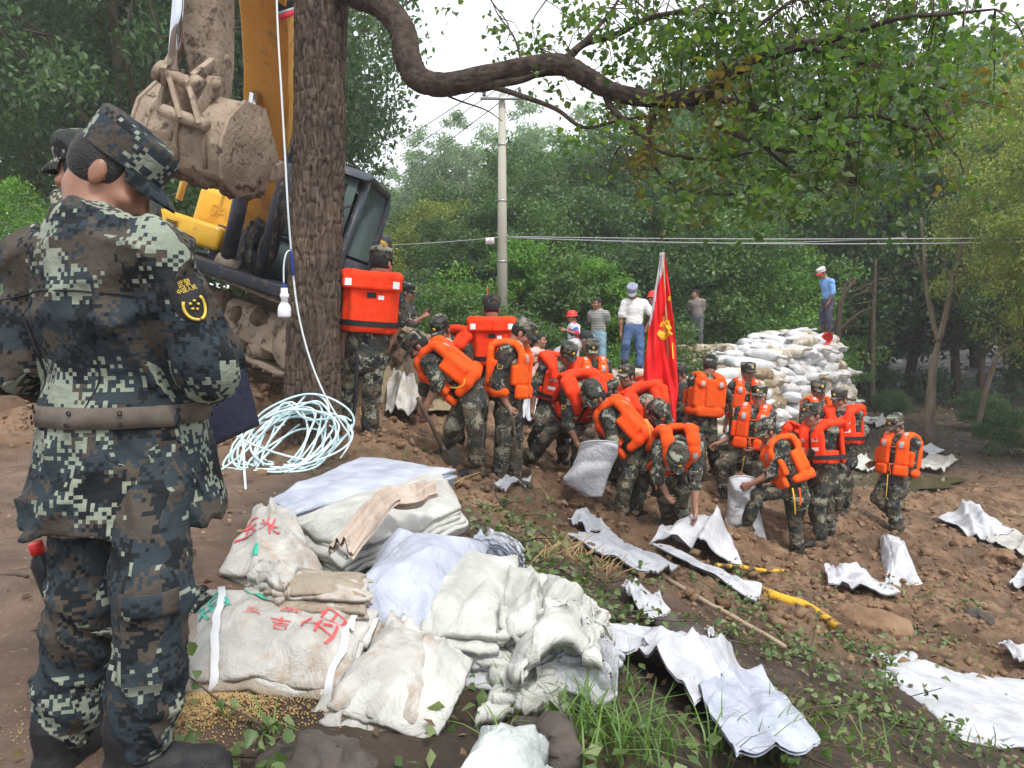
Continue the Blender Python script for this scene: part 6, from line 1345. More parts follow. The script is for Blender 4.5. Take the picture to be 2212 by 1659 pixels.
# ------------------------------------------------------------------ flags
FLAG = mat('red_flag_cloth', (.72, .012, .016), (.82, .02, .022), 4, .6, .3, 22, spec=.2); FLY = mat('yellow_flag_cloth', (.80, .45, .02), (.85, .50, .03), 9, .6); FLW = mat('white_flag_sleeve', (.68, .66, .70), (.75, .73, .76), 9, .6)
FLD = 9.55
def flag():
    base = P(1440, 1060, FLD); t = thing('flag', 'tall furled red flag with yellow emblem and white sleeve planted among the soldiers', 'flag', (base[0], FLD, float(H(base[0], FLD))))
    o = np.array(t.location)
    # outline rows: (y, left, right) in the photo
    rows = [(546, 1427, 1436), (580, 1423, 1440), (630, 1413, 1448), (680, 1406, 1453), (730, 1399, 1458), (780, 1392, 1462), (815, 1389, 1464), (850, 1398, 1465), (885, 1422, 1460), (930, 1438, 1461), (960, 1448, 1460)]
    ys = np.linspace(546, 960, 60); l = np.interp(ys, [r[0] for r in rows], [r[1] for r in rows]); r = np.interp(ys, [r_[0] for r_ in rows], [r_[2] for r_ in rows]); n = 26; g = np.zeros((60, n, 3)); u = np.linspace(0, 1, n)
    for i, y in enumerate(ys):
        f = (y - 546) / 414
        for j in range(n):
            dep = .05 * math.sin(u[j] * 9 + f * 5) * (.3 + f) + .02 * math.sin(u[j] * 23 - f * 17) + .015 * math.sin(f * 31 + u[j] * 6); g[i, j] = P(l[i] + (r[i] - l[i]) * u[j], y, FLD + dep) - o
    def sub(nm, m, mask, off):
        V = []; F = []
        mb = MB(); gg = g + np.array((0, -off, 0)); idx = []
        for i in range(59):
            for j in range(n - 1):
                if mask((ys[i] + ys[i + 1]) / 2, (u[j] + u[j + 1]) / 2): idx.append([i * n + j, (i + 1) * n + j, (i + 1) * n + j + 1, i * n + j + 1])
        used = sorted(set(sum(idx, []))); mp = {a: b for b, a in enumerate(used)}; me = mesh_np(nm, gg.reshape(-1, 3)[used], np.array([[mp[a] for a in f] for f in idx])); smooth(me); ob = put(nm, me, m, t); sd = ob.modifiers.new('s', 'SOLIDIFY'); sd.thickness = .004; return ob
    slv = lambda y, q: (y < 600 and q < 1 - (y - 546) / 90) or (y < 720 and q < .30 * (720 - y) / 140)
    sub('cloth', FLAG, lambda y, q: not slv(y, q), 0); sub('sleeve', FLW, slv, 0)
    def pin(x, y):
        a = np.clip((y - 546) / 414 * 59, 0, 58.9); i = int(a); li, ri = np.interp(y, ys, l), np.interp(y, ys, r); b = np.clip((x - li) / (ri - li), 0, 1) * (n - 1); j = min(int(b), n - 2); f, h = a - i, b - j
        return g[i, j] * (1 - f) * (1 - h) + g[i + 1, j] * f * (1 - h) + g[i, j + 1] * (1 - f) * h + g[i + 1, j + 1] * f * h - np.array((0, .012, 0))
    def strip(pts, w, dep=.0):
        q = np.array([pin(x, y) for x, y in spline(np.c_[np.array(pts, float), np.zeros(len(pts))], 4)[:, :2]]); d_ = np.gradient(q, axis=0); d_ /= np.linalg.norm(d_, axis=1)[:, None]; nn = np.cross(d_, (0, 1, 0)); nn /= np.linalg.norm(nn, axis=1)[:, None]; w = np.broadcast_to(w * 1.25, (len(q),))[:, None]; return np.stack([q - nn * w, q + nn * w], 1)
    for pts, w in (([(1432, 685), (1440, 700), (1448, 712)], .022), ([(1426, 700), (1437, 704), (1447, 700)], .024), ([(1443, 692), (1436, 712), (1429, 728)], .022), ([(1421, 716), (1427, 722), (1432, 730)], .028), ([(1429, 728), (1440, 727), (1449, 717)], .026), ([(1446, 640), (1446, 650)], .014), ([(1452, 740), (1453, 760), (1454, 775)], .006)):
        MB().grid(strip(pts, w)).build('emblem_stroke', FLY, t, True, fix=False)
    for pts, w in (([(1417, 843), (1424, 862), (1432, 885)], .026), ([(1436, 858), (1428, 872), (1417, 880)], .024), ([(1410, 838), (1414, 856)], .018)): MB().grid(strip(pts, w)).build('emblem_stroke', FLY, t, True, fix=False)
    p0 = P(1432, 544, FLD) - o; p1 = P(1462, 1000, FLD + .1) - o; p1[2] = -.2; MB().tube([p0, (p0 + p1) / 2, p1], .012, 8).build('pole', mat('bamboo_pole', (.30, .22, .12), None), t, True)
flag()
def flag_small():
    Yf = 16.5; a, b = P(1053, 617, Yf), P(1053, 720, Yf); t = thing('flag', 'small red flag tip just left of the utility pole', 'flag', (b[0], Yf, float(H(b[0], Yf)))); o = np.array(t.location); g = np.zeros((14, 8, 3))
    for i in range(14):
        for j in range(8): f = i / 13; g[i, j] = P(1053 - 5 * f + (2 + 8 * f) * j / 7, 620 + 60 * f, Yf + .03 * math.sin(j * 1.3 + f * 5)) - o
    MB().grid(g).build('cloth', FLAG, t, True); MB().tube([P(1053, 617, Yf) - o, np.array((0, 0, -.1))], .012, 6).build('pole', mat('bamboo_pole', (.30, .22, .12), None), t, True)
flag_small()
# ------------------------------------------------------------------ empty woven sacks
def weave(name, a, b_, dirt, lo=.58, hi=.72, rough=.5):
    m, n, b = nmat(name); L = n.links; tc = nd(n, 'ShaderNodeTexCoord'); V = tc.outputs['Object']
    z = nd(n, 'ShaderNodeTexNoise', Scale=6, Detail=6); L.new(V, z.inputs['Vector']); r = ramp(n, [(.35, a), (.65, b_)]); L.new(z.outputs[0], r.inputs[0])
    z2 = nd(n, 'ShaderNodeTexNoise', Scale=5, Detail=9); z2.inputs['Roughness'].default_value = .7; L.new(V, z2.inputs['Vector']); r2 = ramp(n, [(lo, (0, 0, 0)), (hi, (.8, .8, .8))]); L.new(z2.outputs[0], r2.inputs[0])
    L.new(mixc(n, r2.outputs[0], r.outputs[0], dirt), b.inputs['Base Color']); b.inputs['Roughness'].default_value = rough; b.inputs['Specular IOR Level'].default_value = .4
    w = nd(n, 'ShaderNodeTexNoise', Scale=11, Detail=8); w.inputs['Roughness'].default_value = .6; w.inputs['Distortion'].default_value = .6; L.new(V, w.inputs['Vector'])
    bp = nd(n, 'ShaderNodeBump', Strength=.75, Distance=.035); L.new(w.outputs[0], bp.inputs['Height'])
    wk = nd(n, 'ShaderNodeTexNoise', Scale=240, Detail=1); L.new(V, wk.inputs['Vector']); b2 = nd(n, 'ShaderNodeBump', Strength=.25, Distance=.003); L.new(wk.outputs[0], b2.inputs['Height']); L.new(bp.outputs[0], b2.inputs['Normal']); L.new(b2.outputs[0], b.inputs['Normal']); return m
SW = weave('white_woven', (.405, .414, .440), (.56, .57, .60), (.36, .28, .19), .60, .78); SB = weave('bluish_woven', (.335, .361, .439), (.48, .51, .59), (.45, .42, .38), .7, .85); SCR = weave('cream_woven', (.395, .395, .361), (.57, .57, .53), (.38, .30, .19), .6, .75)
SDY = weave('dirty_woven', (.353, .340, .310), (.52, .51, .48), (.30, .21, .13), .5, .66); STAN = weave('tan_woven', (.27, .22, .165), (.36, .31, .245), (.20, .13, .08), .5, .68)
RINK = mat('red_ink', (.55, .05, .06), (.62, .12, .12), 30, .6); GINK = mat('green_ink', (.03, .36, .24), (.10, .45, .33), 30, .6)
def crumple(m, n, seed, amp):
    u, v = np.meshgrid(np.linspace(0, 1, m), np.linspace(0, 1, n), indexing='ij'); rs = np.random.RandomState(seed); h = np.zeros((m, n))
    for i in range(9):
        a = rs.uniform(0, math.pi); c = rs.uniform(-.3, 1.3); d_ = math.cos(a) * u + math.sin(a) * v - c * .7 + .08 * np.sin(u * rs.uniform(2, 6) + v * rs.uniform(2, 6)); h += np.exp(-(np.abs(d_) * rs.uniform(7, 22))) * rs.uniform(-1, 1)       # sharp creases
    h += .5 * fbm(u + seed, v, 3, 4, seed); return h * amp
def flat_sack(label, quad, m, seed, amp=.05, lift_=.02, n=34, sag=True, group='white sacks strewn on the ground', name='empty_sack', depth=None, hump=0, wob=.011, fringe=0):
    """one sack laid on the earth: its four corners as seen, draped and creased"""
    if depth is None: C4 = [G(x, y) for x, y in quad]
    else: C4 = [P(x, y, depth) for x, y in quad]
    C4 = np.array(C4); u, v = np.meshgrid(np.linspace(0, 1, n), np.linspace(0, 1, n), indexing='ij'); u_, v_ = u[..., None], v[..., None]
    g = (1 - u_) * (1 - v_) * C4[0] + u_ * (1 - v_) * C4[1] + u_ * v_ * C4[2] + (1 - u_) * v_ * C4[3]
    rs = np.random.RandomState(seed); sz = max(np.linalg.norm(C4[1] - C4[0]), np.linalg.norm(C4[3] - C4[0]))
    e1 = fbm(u * 1.0 + seed * 3.1, v, 2.2, 2, seed); e2 = fbm(u + seed * 1.7, v + 9, 2.2, 2, seed + 5); g[..., 0] += e1 * wob * sz; g[..., 1] += e2 * wob * sz
    cr = crumple(n, n, seed, amp) + hump * np.sin(u * math.pi) * np.sin(v * math.pi)
    hd = Hd(g[..., 0], g[..., 1]); hs = np.maximum(hd, .5 * hd + .5 * H(g[..., 0], g[..., 1]))
    for _ in range(8): e_ = np.pad(hs, 1, mode='edge'); hs = (e_[:-2, 1:-1] + e_[2:, 1:-1] + e_[1:-1, :-2] + e_[1:-1, 2:]) / 4
    lift_ = lift_ + .03
    g[..., 2] = np.maximum(hs + lift_ + np.abs(cr) * .6 + np.maximum(cr, 0) * .8, hd + .012) + .012
    c = g.mean((0, 1)); c[2] = g[..., 2].min(); mb = MB(); mb.grid(g - c); lo = g - c; lo[..., 2] -= .012 + .010 * np.sin(u * math.pi) * np.sin(v * math.pi); mb.grid(lo[::-1])
    me = mb.mesh(name, True, fix=False); o = put(name, me, m, None, loc=c.tolist()); return tag(o, label, 'sack', group)
flat_sack('white sack lying twisted under the reaching hand', [(1400, 1192), (1480, 1150), (1560, 1172), (1604, 1245)], SW, 3, .10, .05, hump=.10)
flat_sack('long white sack running diagonally below the reaching soldier', [(1225, 1180), (1310, 1170), (1462, 1262), (1400, 1270)], SW, 4, .06)
flat_sack('long white sack strip continuing towards the yellow-barked branch', [(1405, 1205), (1470, 1215), (1645, 1305), (1632, 1330)], SW, 5, .05)
flat_sack('small folded white sack beside the stooping soldier boots', [(1225, 1150), (1258, 1120), (1320, 1155), (1270, 1180)], SW, 6, .07, .03, hump=.08)
flat_sack('bent white sack above the dark clod', [(1340, 1290), (1372, 1275), (1450, 1345), (1400, 1365)], SW, 7, .05)
flat_sack('crumpled white sack on bare clay right of centre', [(1778, 1245), (1850, 1240), (1945, 1318), (1790, 1298)], SW, 9, .09, .04, hump=.05)
flat_sack('large white sack spread on the clay at the right edge', [(2025, 1125), (2098, 1105), (2190, 1165), (2110, 1185)], SW, 10, .08, .03, hump=.05)
flat_sack('white sack with red print behind the clay lumps at the right edge', [(2120, 1178), (2190, 1160), (2260, 1190), (2212, 1210)], SDY, 11, .05)
flat_sack('white sack corner cut off by the right edge higher up', [(2180, 1268), (2225, 1240), (2280, 1290), (2235, 1300)], SW, 12, .05)
flat_sack('white sack at the right edge above the long fanned sacks', [(2155, 1410), (2260, 1405), (2290, 1460), (2200, 1465)], SW, 13, .05)
flat_sack('broad white sack sheet in the foreground right of the pile', [(1325, 1395), (1500, 1415), (1620, 1500), (1500, 1570)], SW, 14, .07, .05, 40, hump=.05)
flat_sack('white sack at the bottom edge overlapping the broad sheet', [(1500, 1530), (1640, 1500), (1770, 1680), (1590, 1700)], SB, 15, .07, .06, 40, hump=.04)
flat_sack('crumpled white sack linking the foot of the pile with the broad sheet', [(1120, 1445), (1262, 1385), (1430, 1435), (1330, 1480)], SW, 16, .06, .05, 36, hump=.04)
flat_sack('dirty white sack by the shovel blade below the soldier in profile', [(1065, 1085), (1110, 1050), (1150, 1048), (1105, 1080)], SW, 17, .05)
flat_sack('muddy white sack standing crumpled beside the digger', [(830, 905), (850, 842), (915, 870), (910, 930)], SDY, 18, .16, .05, hump=.2)
flat_sack('pile of pale sacks spread on the gravel behind the digger', [(880, 885), (900, 845), (985, 850), (960, 890)], SCR, 19, .12, .03, hump=.12)
flat_sack('white sack near the feet of the leaning soldier', [(1120, 920), (1150, 880), (1190, 900), (1170, 940)], SW, 20, .12, .03, hump=.1)
flat_sack('white scrap between the two front lunging soldiers', [(1195, 960), (1225, 940), (1270, 955), (1240, 975)], SW, 21, .06, .03)
flat_sack('scraps of pale sacking along the puddle', [(1830, 1010), (1860, 990), (1900, 1015), (1870, 1030)], SCR, 22, .08, .02)
flat_sack('pale sacking strewn right of the walking soldier', [(1980, 1020), (2010, 985), (2070, 1000), (2040, 1030)], SDY, 23, .08, .02)
flat_sack('white sack scrap in the mud right behind the walking soldier', [(1985, 975), (2010, 965), (2040, 980), (2010, 990)], SW, 24, .05, .02)
flat_sack('half-buried sandbag sack right of the wall foot', [(1870, 918), (1895, 905), (1925, 915), (1895, 930)], SDY, 25, .1, .03, hump=.08)
flat_sack('white scrap of sack on the road by the left soldier', [(78, 1122), (90, 1115), (108, 1120), (100, 1128)], SW, 26, .01, .01)
flat_sack('small white scrap below the dark clod', [(1520, 1380), (1535, 1376), (1548, 1392), (1528, 1394)], SW, 27, .02, .01)
# stacks and bundles: many flat sacks on top of each other, each layer an own piece
def stack(label, quad, th, layers, m, seed, amp=.02, dome=.06, name='sack_bundle', jit=.02, n=30, group=None, mats=None, droop=.5, cat='sacks', zb=None, zt0=0, wob=.02, ret=False, grow=1.10):
    """quad: corners on the top surface as (px, py, z above the base)"""
    T4 = []
    for q in quad:
        zz = q[2]; g = PZ(q[0], q[1], zz); T4.append(g)
    T4 = np.array(T4); cen = T4.mean(0); T4[:, :2] = cen[:2] + (T4[:, :2] - cen[:2]) * grow; zg = float(H(cen[0], cen[1])) if zb is None else zb; t = thing(name, label, cat, (cen[0], cen[1], zg), group); o = np.array((cen[0], cen[1], zg))
    u, v = np.meshgrid(np.linspace(0, 1, n), np.linspace(0, 1, n), indexing='ij'); U_, V_ = u[..., None], v[..., None]; B4 = (1 - U_) * (1 - V_) * T4[0] + U_ * (1 - V_) * T4[1] + U_ * V_ * T4[2] + (1 - U_) * V_ * T4[3]
    rs = np.random.RandomState(seed); edge = np.minimum(np.minimum(u, 1 - u), np.minimum(v, 1 - v)); dm = 1 - (1 - np.clip(edge / .35, 0, 1)) ** 2; top = None
    cr0 = crumple(n, n, seed, amp * 1.5)
    for i in range(layers):
        f = (i + 1) / layers; last = i == layers - 1; g = B4.copy(); c2 = B4.mean((0, 1)); sc = 1 + (rs.normal() * jit + .012) * (0 if last else 1); g[..., :2] = c2[:2] + (g[..., :2] - c2[:2]) * sc + rs.normal(size=2) * jit * (0 if last else .6)
        g[..., 0] += fbm(u * 1.0 + seed + i, v, 4, 3, seed + i) * wob; g[..., 1] += fbm(u + seed + i * 2, v + 5, 4, 3, seed + i + 3) * wob
        sagz = (1 - dm) * droop * th * f; zt = B4[..., 2] * f + (1 - f) * (B4[..., 2] - th) if False else B4[..., 2] - th * (1 - f)
        g[..., 2] = zt + dome * .45 * dm * f - sagz * .30 + cr0 * f - (0 if last else np.abs(crumple(n, n, seed + 31 * i + 1, amp * .5)))
        mb = MB(); mb.grid(g - o); lo = g - o; lo[..., 2] -= th / layers * .75 + .002; mb.grid(lo[::-1]); k = n
        # close the rim so that every sheet has an edge
        rim = np.r_[np.arange(k), np.arange(1, k) * k + k - 1, (k - 1) * k + np.arange(k - 2, -1, -1), np.arange(k - 2, 0, -1) * k]; top_i = rim; gi = rim // k; gj = rim % k; low_i = k * k + (k - 1 - gi) * k + gj
        Fq = [[top_i[a], top_i[(a + 1) % len(rim)], low_i[(a + 1) % len(rim)], low_i[a]] for a in range(len(rim))]; mb.F4.append(np.array(Fq))
        mm = mats[i % len(mats)] if mats else m; put('sack', mb.mesh('sack', True, fix=False), mm, t); top = g - o
    if ret: return t, top, o
    return t
def on_sheet(top, uv):
    n = top.shape[0]; a = np.clip(uv[..., 0] * (n - 1), 0, n - 1.001); b = np.clip(uv[..., 1] * (n - 1), 0, n - 1.001); i, j = np.floor(a).astype(int), np.floor(b).astype(int); f, h = (a - i)[..., None], (b - j)[..., None]
    return top[i, j] * (1 - f) * (1 - h) + top[i + 1, j] * f * (1 - h) + top[i, j + 1] * (1 - f) * h + top[i + 1, j + 1] * f * h
def print_on(t, top, txt, uv, ax, size, m):
    """writing printed on the top sheet: uv centre, ax = uv direction of the reading line"""
    me = TEXT(txt, 1.0); bm = bmesh.new(); bm.from_mesh(me); bmesh.ops.subdivide_edges(bm, edges=[e for e in bm.edges if e.calc_length() > .12], cuts=2); bmesh.ops.triangulate(bm, faces=bm.faces); bm.to_mesh(me); bm.free()
    c = np.array([v.co for v in me.vertices]); ax = np.asarray(ax, float); ax /= np.linalg.norm(ax); ay = np.array([-ax[1], ax[0]]); uvp = np.asarray(uv) + (c[:, :1] * ax * 1.0 + c[:, 1:2] * ay) * size
    p = on_sheet(top, uvp); p[:, 2] += .006; me.vertices.foreach_set('co', p.astype(np.float32).ravel()); me.update(); return put('lettering', me, m, t)
stack('bluish white stack of flat sacks farthest back in the pile', [(600, 1070, .10), (640, 1095, .14), (960, 1010, .16), (778, 985, .10)], .12, 5, SB, 41, .02, .06, group='sack pile')
stack('broad white stack of flat sacks behind the twisted beige sack', [(640, 1115, .16), (760, 1175, .18), (985, 1085, .18), (930, 1005, .16)], .16, 7, SCR, 42, .025, .06, group='sack pile')
T1 = stack('corn sack stack with red characters leaning at the left of the pile', [(490, 1215, .16), (690, 1222, .14), (640, 1110, .24), (555, 1092, .20)], .20, 6, SDY, 43, .03, .07, mats=[SCR, SDY], group='sack pile', ret=True)
print_on(*T1[:2], '玉米', (.30, .42), (1, .05), .30, RINK); print_on(*T1[:2], '■', (.32, .10), (1, .2), .10, GINK)
stack('white rounded heap of sacks in the middle of the pile', [(742, 1285, .20), (930, 1310, .18), (1045, 1160, .22), (850, 1130, .26)], .22, 6, SB, 44, .02, .13, group='sack pile', droop=.9)
stack('white stack of hemmed sacks with fringed edges right of the heap', [(915, 1330, .16), (1090, 1350, .14), (1110, 1195, .18), (925, 1170, .22)], .20, 9, SW, 45, .03, .05, mats=[SCR, SW], group='sack pile', jit=.04)
stack('blue-edged roll of sacks peeping out behind the hemmed stack', [(1045, 1165, .12), (1120, 1195, .10), (1125, 1170, .16), (1060, 1135, .17)], .14, 8, SB, 46, .01, .05, mats=[SB, SW], group='sack pile', jit=.05)
stack('cream folded stack at the right shoulder of the pile', [(1075, 1345, .14), (1165, 1350, .13), (1180, 1225, .15), (1095, 1210, .17)], .16, 7, SCR, 47, .03, .05, group='sack pile', jit=.05)
stack('crumpled cream sacks heaped at the right end of the pile', [(1110, 1410, .16), (1280, 1395, .10), (1310, 1300, .12), (1165, 1260, .18)], .18, 4, SCR, 48, .10, .10, group='sack pile', jit=.10, wob=.08, n=40)
stack('thin white sacks sliding off the right foot of the pile', [(1100, 1420, .05), (1320, 1455, .03), (1340, 1400, .05), (1250, 1370, .08)], .05, 3, SW, 49, .05, .02, group='sack pile', jit=.06, wob=.05)
T2 = stack('big tied bundle of printed corn sacks at the front of the pile', [(422, 1430, .13), (720, 1450, .12), (790, 1300, .22), (440, 1255, .22)], .20, 12, SDY, 51, .018, .08, mats=[STAN, SCR, SDY], group='sack pile', jit=.015, ret=True, n=40, droop=.7)
print_on(*T2[:2], '玉', (.80, .36), (.25, 1), .22, RINK); print_on(*T2[:2], '白', (.84, .68), (.2, 1), .18, RINK); print_on(*T2[:2], '吉', (.56, .36), (1, -.12), .13, RINK); print_on(*T2[:2], '歌', (.60, .58), (1, -.1), .12, RINK); print_on(*T2[:2], '王', (.40, .46), (1, -.1), .11, RINK); print_on(*T2[:2], '福', (.10, .66), (1, .5), .24, GINK)
def squiggle(t, top, uv, m, w=.008):
    q = on_sheet(top, spline(np.c_[np.array(uv), np.zeros(len(uv))], 6)[:, :2]); q[:, 2] += .006; mb = MB(); d_ = np.gradient(q, axis=0); nn = np.cross(d_, (0, 0, 1)); nn /= np.linalg.norm(nn, axis=1)[:, None] + 1e-9; mb.grid(np.stack([q - nn * w, q + nn * w], 1)); mb.build('print_line', m, t, True, fix=False)
for q in ([(.30, .82), (.36, .9), (.42, .84), (.36, .76), (.30, .82)], [(.42, .84), (.5, .88), (.56, .82), (.5, .74), (.44, .76)], [(.5, .88), (.58, .94), (.64, .88), (.58, .82)], [(.36, .76), (.42, .68), (.5, .7), (.5, .74)]): squiggle(*T2[:2], q, GINK)
squiggle(*T2[:2], [(.30, .92), (.36, .97), (.42, .92)], RINK, .012)
T3 = stack('fanned cream end of the tied bundle with frayed hems', [(715, 1478, .13), (900, 1535, .06), (972, 1400, .12), (850, 1310, .20)], .17, 11, SCR, 52, .02, .05, mats=[SCR, SDY, SCR], group='sack pile', jit=.05, ret=True, droop=.7)
stack('grey-brown folded sacks lying across the tied bundle', [(585, 1268, .27), (772, 1282, .25), (775, 1232, .29), (565, 1212, .30)], .075, 7, STAN, 53, .010, .02, mats=[STAN, SDY], group='sack pile', jit=.03, zb=.2, droop=.3)
t4 = stack('beige tucked fold at the left end of the grey-brown sacks', [(535, 1245, .28), (610, 1262, .29), (640, 1215, .32), (560, 1205, .31)], .07, 3, SDY, 54, .02, .03, group='sack pile', zb=.2)
# twisted dirty sack thrown over the pile
tp = spline([PZ(735, 1200, .30), PZ(775, 1150, .34), PZ(810, 1105, .34), PZ(850, 1082, .32), PZ(885, 1085, .31), PZ(925, 1065, .30)], 10); wd_ = np.interp(np.linspace(0, 1, len(tp)), [0, .3, .55, .75, .9, 1], [.05, .045, .05, .085, .05, .07]); gq = []
for i, p in enumerate(tp):
    d_ = np.gradient(tp, axis=0)[i]; nn = np.cross(d_, (0, 0, 1)); nn /= np.linalg.norm(nn); gq.append([p + nn * wd_[i] * (a / 7 - 1) + np.array((0, 0, 1)) * (.06 * math.sin(a / 14 * math.pi) + .016 * math.sin(a * 1.5 + 1.2 * math.sin(i * .11)) + .006 * math.sin(i * .37 + a * .8))  for a in range(15)])
gq = np.array(gq); cq = gq.mean((0, 1)); tw_ = MB(); tw_.grid(gq - cq); l2 = gq - cq - np.array((0, 0, .02)); tw_.grid(l2[::-1]); tag(tw_.build('twisted_sack', weave('stained_beige_woven', (.42, .33, .27), (.55, .46, .38), (.40, .16, .12), .55, .7), None, True, loc=cq.tolist(), fix=False), 'twisted reddish-beige sack thrown across the top of the pile', 'sack')
# straps round the tied bundle
STRAP = mat('white_strapping', (.55, .56, .58), (.62, .63, .65), 20, .4)
def strap_over(t, top, o, u0, label_, v0=0, v1=1):
    uv = np.c_[np.full(24, u0), np.linspace(v0, v1, 24)]; q = on_sheet(top, uv); q[:, 2] += .012; lo = q[0].copy(); lo[2] = max(lo[2] - .17, .01); q = np.vstack([lo, q[0] + (lo - q[0]) * .4 + np.array((0, -.02, 0)), q]); d_ = np.gradient(q, axis=0); nn = np.cross(d_, (0, 0, 1)); nn /= np.linalg.norm(nn, axis=1)[:, None] + 1e-9; nn[:2] = nn[2]; MB().grid(np.stack([q - nn * .012, q + nn * .012], 1)).build('strap', STRAP, t, True, fix=False)
strap_over(*T2, .16, 0); strap_over(*T2, .93, 0)
# folded roll of white sacks standing on the clay, right
gz_ = float(G(1945, 1205)[2])
stack('folded roll of white sacks with layered frilled end on the clay', [(1918, 1238, gz_ + .16), (1985, 1240, gz_ + .16), (1945, 1150, gz_ + .26), (1905, 1140, gz_ + .28)], .22, 9, SW, 58, .02, .10, 'sack_roll', jit=.03, zb=gz_ - .03, droop=1.4, grow=1.0)
# fanned row of sacks, lower right, and the folded sack at the bottom edge
stack('long fanned row of white sacks at the lower right', [(1900, 1415, G(1900, 1415)[2] + .10), (2060, 1560, G(2060, 1560)[2] + .10), (2330, 1600, G(2330, 1600)[2] + .12), (2300, 1485, G(2300, 1485)[2] + .10)], .10, 8, SW, 61, .03, .03, jit=.05, wob=.06, zb=float(G(2100, 1520)[2]))
stack('pale sack curled up at the head of the fanned row', [(1885, 1418, G(1890, 1418)[2] + .1), (1960, 1440, G(1960, 1440)[2] + .1), (1990, 1410, G(1990, 1412)[2] + .12), (1930, 1400, G(1930, 1402)[2] + .1)], .05, 2, SW, 62, .04, .04, zb=float(G(1940, 1420)[2]))
stack('pale green-grey folded sack standing at the bottom edge', [(955, 1680, .30), (1140, 1690, .26), (1185, 1555, .30), (1040, 1536, .34)], .30, 5, weave('pale_greenish_woven', (.328, .359, .347), (.52, .56, .54), (.4, .38, .34), .7, .85), 63, .012, .03, zb=float(H(.0, 2.2)) - .03, n=34)
# open sack held between two soldiers and the standing sack with the outline mark
def open_sack(label, rows, D_, m, seed, mark=False, back=.30, ztop=None):
    """rows: (y, left, right) outline; a bag with a front and a back wall and an open mouth"""
    y0, y1 = rows[0][0], rows[-1][0]; ys = np.linspace(y0, y1, 26); l = np.interp(ys, [r_[0] for r_ in rows], [r_[1] for r_ in rows]); r = np.interp(ys, [r_[0] for r_ in rows], [r_[2] for r_ in rows]); n = 36; g = np.zeros((26, n + 1, 3)); rs = np.random.RandomState(seed)
    cr = crumple(26, n + 1, seed, .05)
    for i, y in enumerate(ys):
        f = i / 25; dp = back * (.5 - .35 * abs(f - .55)) * (1 - .75 * f ** 3)
        for j in range(n + 1):
            a = j / n * 2 * math.pi; g[i, j] = P((l[i] + r[i]) / 2 - (r[i] - l[i]) / 2 * math.cos(a), y - (9 * math.sin(a) if i == 0 else 9 * math.sin(a) * (1 - f) ** 3), D_ + dp * math.sin(a) * -1 + (cr[i, j] if 0 < j < n else 0))
    g[:, -1] = g[:, 0]; c = g.mean((0, 1)); c[2] = g[..., 2].min(); t = thing('open_sack', label, 'sack', c.tolist()); o = MB().grid(g - c).build('bag', m, t, True, fix=False); sd = o.modifiers.new('s', 'SOLIDIFY'); sd.thickness = .004
    hem = [g[0, j] - c + np.array((0, 0, .004)) for j in range(n + 1)]; MB().tube(hem, .008, 6, False).build('hem', m, t, True, fix=False)
    if mark:
        q = np.array([P(x, y, D_ - back * .42) - c for x, y in ((1588, 1096), (1592, 1091), (1596, 1094), (1599, 1091), (1602, 1096), (1588, 1096))]); MB().tube(q, .004, 5).build('print_mark', BLACK, t, True)
    return t
open_sack('white sack held open while a clod is dropped in', [(962, 1252, 1336), (985, 1246, 1334), (1010, 1236, 1322), (1035, 1214, 1312), (1050, 1226, 1308), (1074, 1270, 1300)], 7.75, SW, 71)
open_sack('upright white sack with small outline mark held by the kneeling soldier', [(1038, 1572, 1634), (1065, 1572, 1632), (1100, 1570, 1640), (1130, 1566, 1648), (1150, 1590, 1652), (1168, 1640, 1656)], 8.95, SW, 72, True)
for _d in PEOPLE: build_person(_d)
# ------------------------------------------------------------------ things in hands
PB = {d['id']: d for d in PEOPLE}
WOOD = mat('worn_wood', (.20, .13, .085), (.33, .24, .165), 5, .75, .3, 30, stretch=(3, 3, .4)); WOODD = mat('dark_wood', (.10, .065, .045), (.17, .12, .085), 5, .8, .3, 30); IRON = mat('dull_iron', (.10, .095, .09), (.2, .18, .16), 8, .6, metal=.5, dirt=(.22, .15, .09), dscale=9)
def shovel(label, a, b, m=WOOD, r=.017, blade=True):
    a, b = np.asarray(a), np.asarray(b); t = thing('shovel', label, 'shovel', b.tolist()); q = np.linspace(a - b, np.zeros(3), 8); q += np.random.RandomState(int(abs(a[0]) * 100)).normal(size=q.shape) * .003; MB().tube(q, np.linspace(r * .95, r * 1.05, 8), 10).build('handle', m, t, True)
    if blade:
        d_ = (b - a) / np.linalg.norm(b - a); Rb = look((0, -1, 0) - d_ * (np.array((0, -1, 0)) @ d_), -d_); g = np.zeros((8, 9, 3))
        for i in range(8):
            for j in range(9): f = i / 7; x = (j / 8 - .5) * 2; w = .105 * (1 if f < .6 else math.sqrt(max(0, 1 - ((f - .6) / .42) ** 2))); g[i, j] = Rb @ np.array((x * w, .02 - .03 * x * x + .015 * f, .04 - f * .26))
        mb = MB(); mb.grid(g); mb.grid((g + Rb @ np.array((0, -.004, 0)))[::-1]); mb.build('blade', IRON, t, True); MB().tube([-d_ * .10, d_ * .05], .021, 8).build('socket', IRON, t, True)
    return t
J = PB['dig']['J']; w_ = J['wrl'] + np.array((-.02, -.03, -.04)); dr = P(950, 960, 7.3) - P(899, 862, 7.1); dr /= np.linalg.norm(dr); shovel('wooden shovel gripped by the bent digger', w_ - dr * .14, w_ + dr * .52, WOODD, .02)
J = PB['lean']['J']; w_ = J['wrr'] + np.array((.03, -.03, -.05)); e_ = G(1126, 1040); shovel('shovel with long worn handle standing under the hand of the soldier in profile', w_ + (w_ - e_) * .05, e_ + np.array((0, 0, .10)), WOOD, .018)
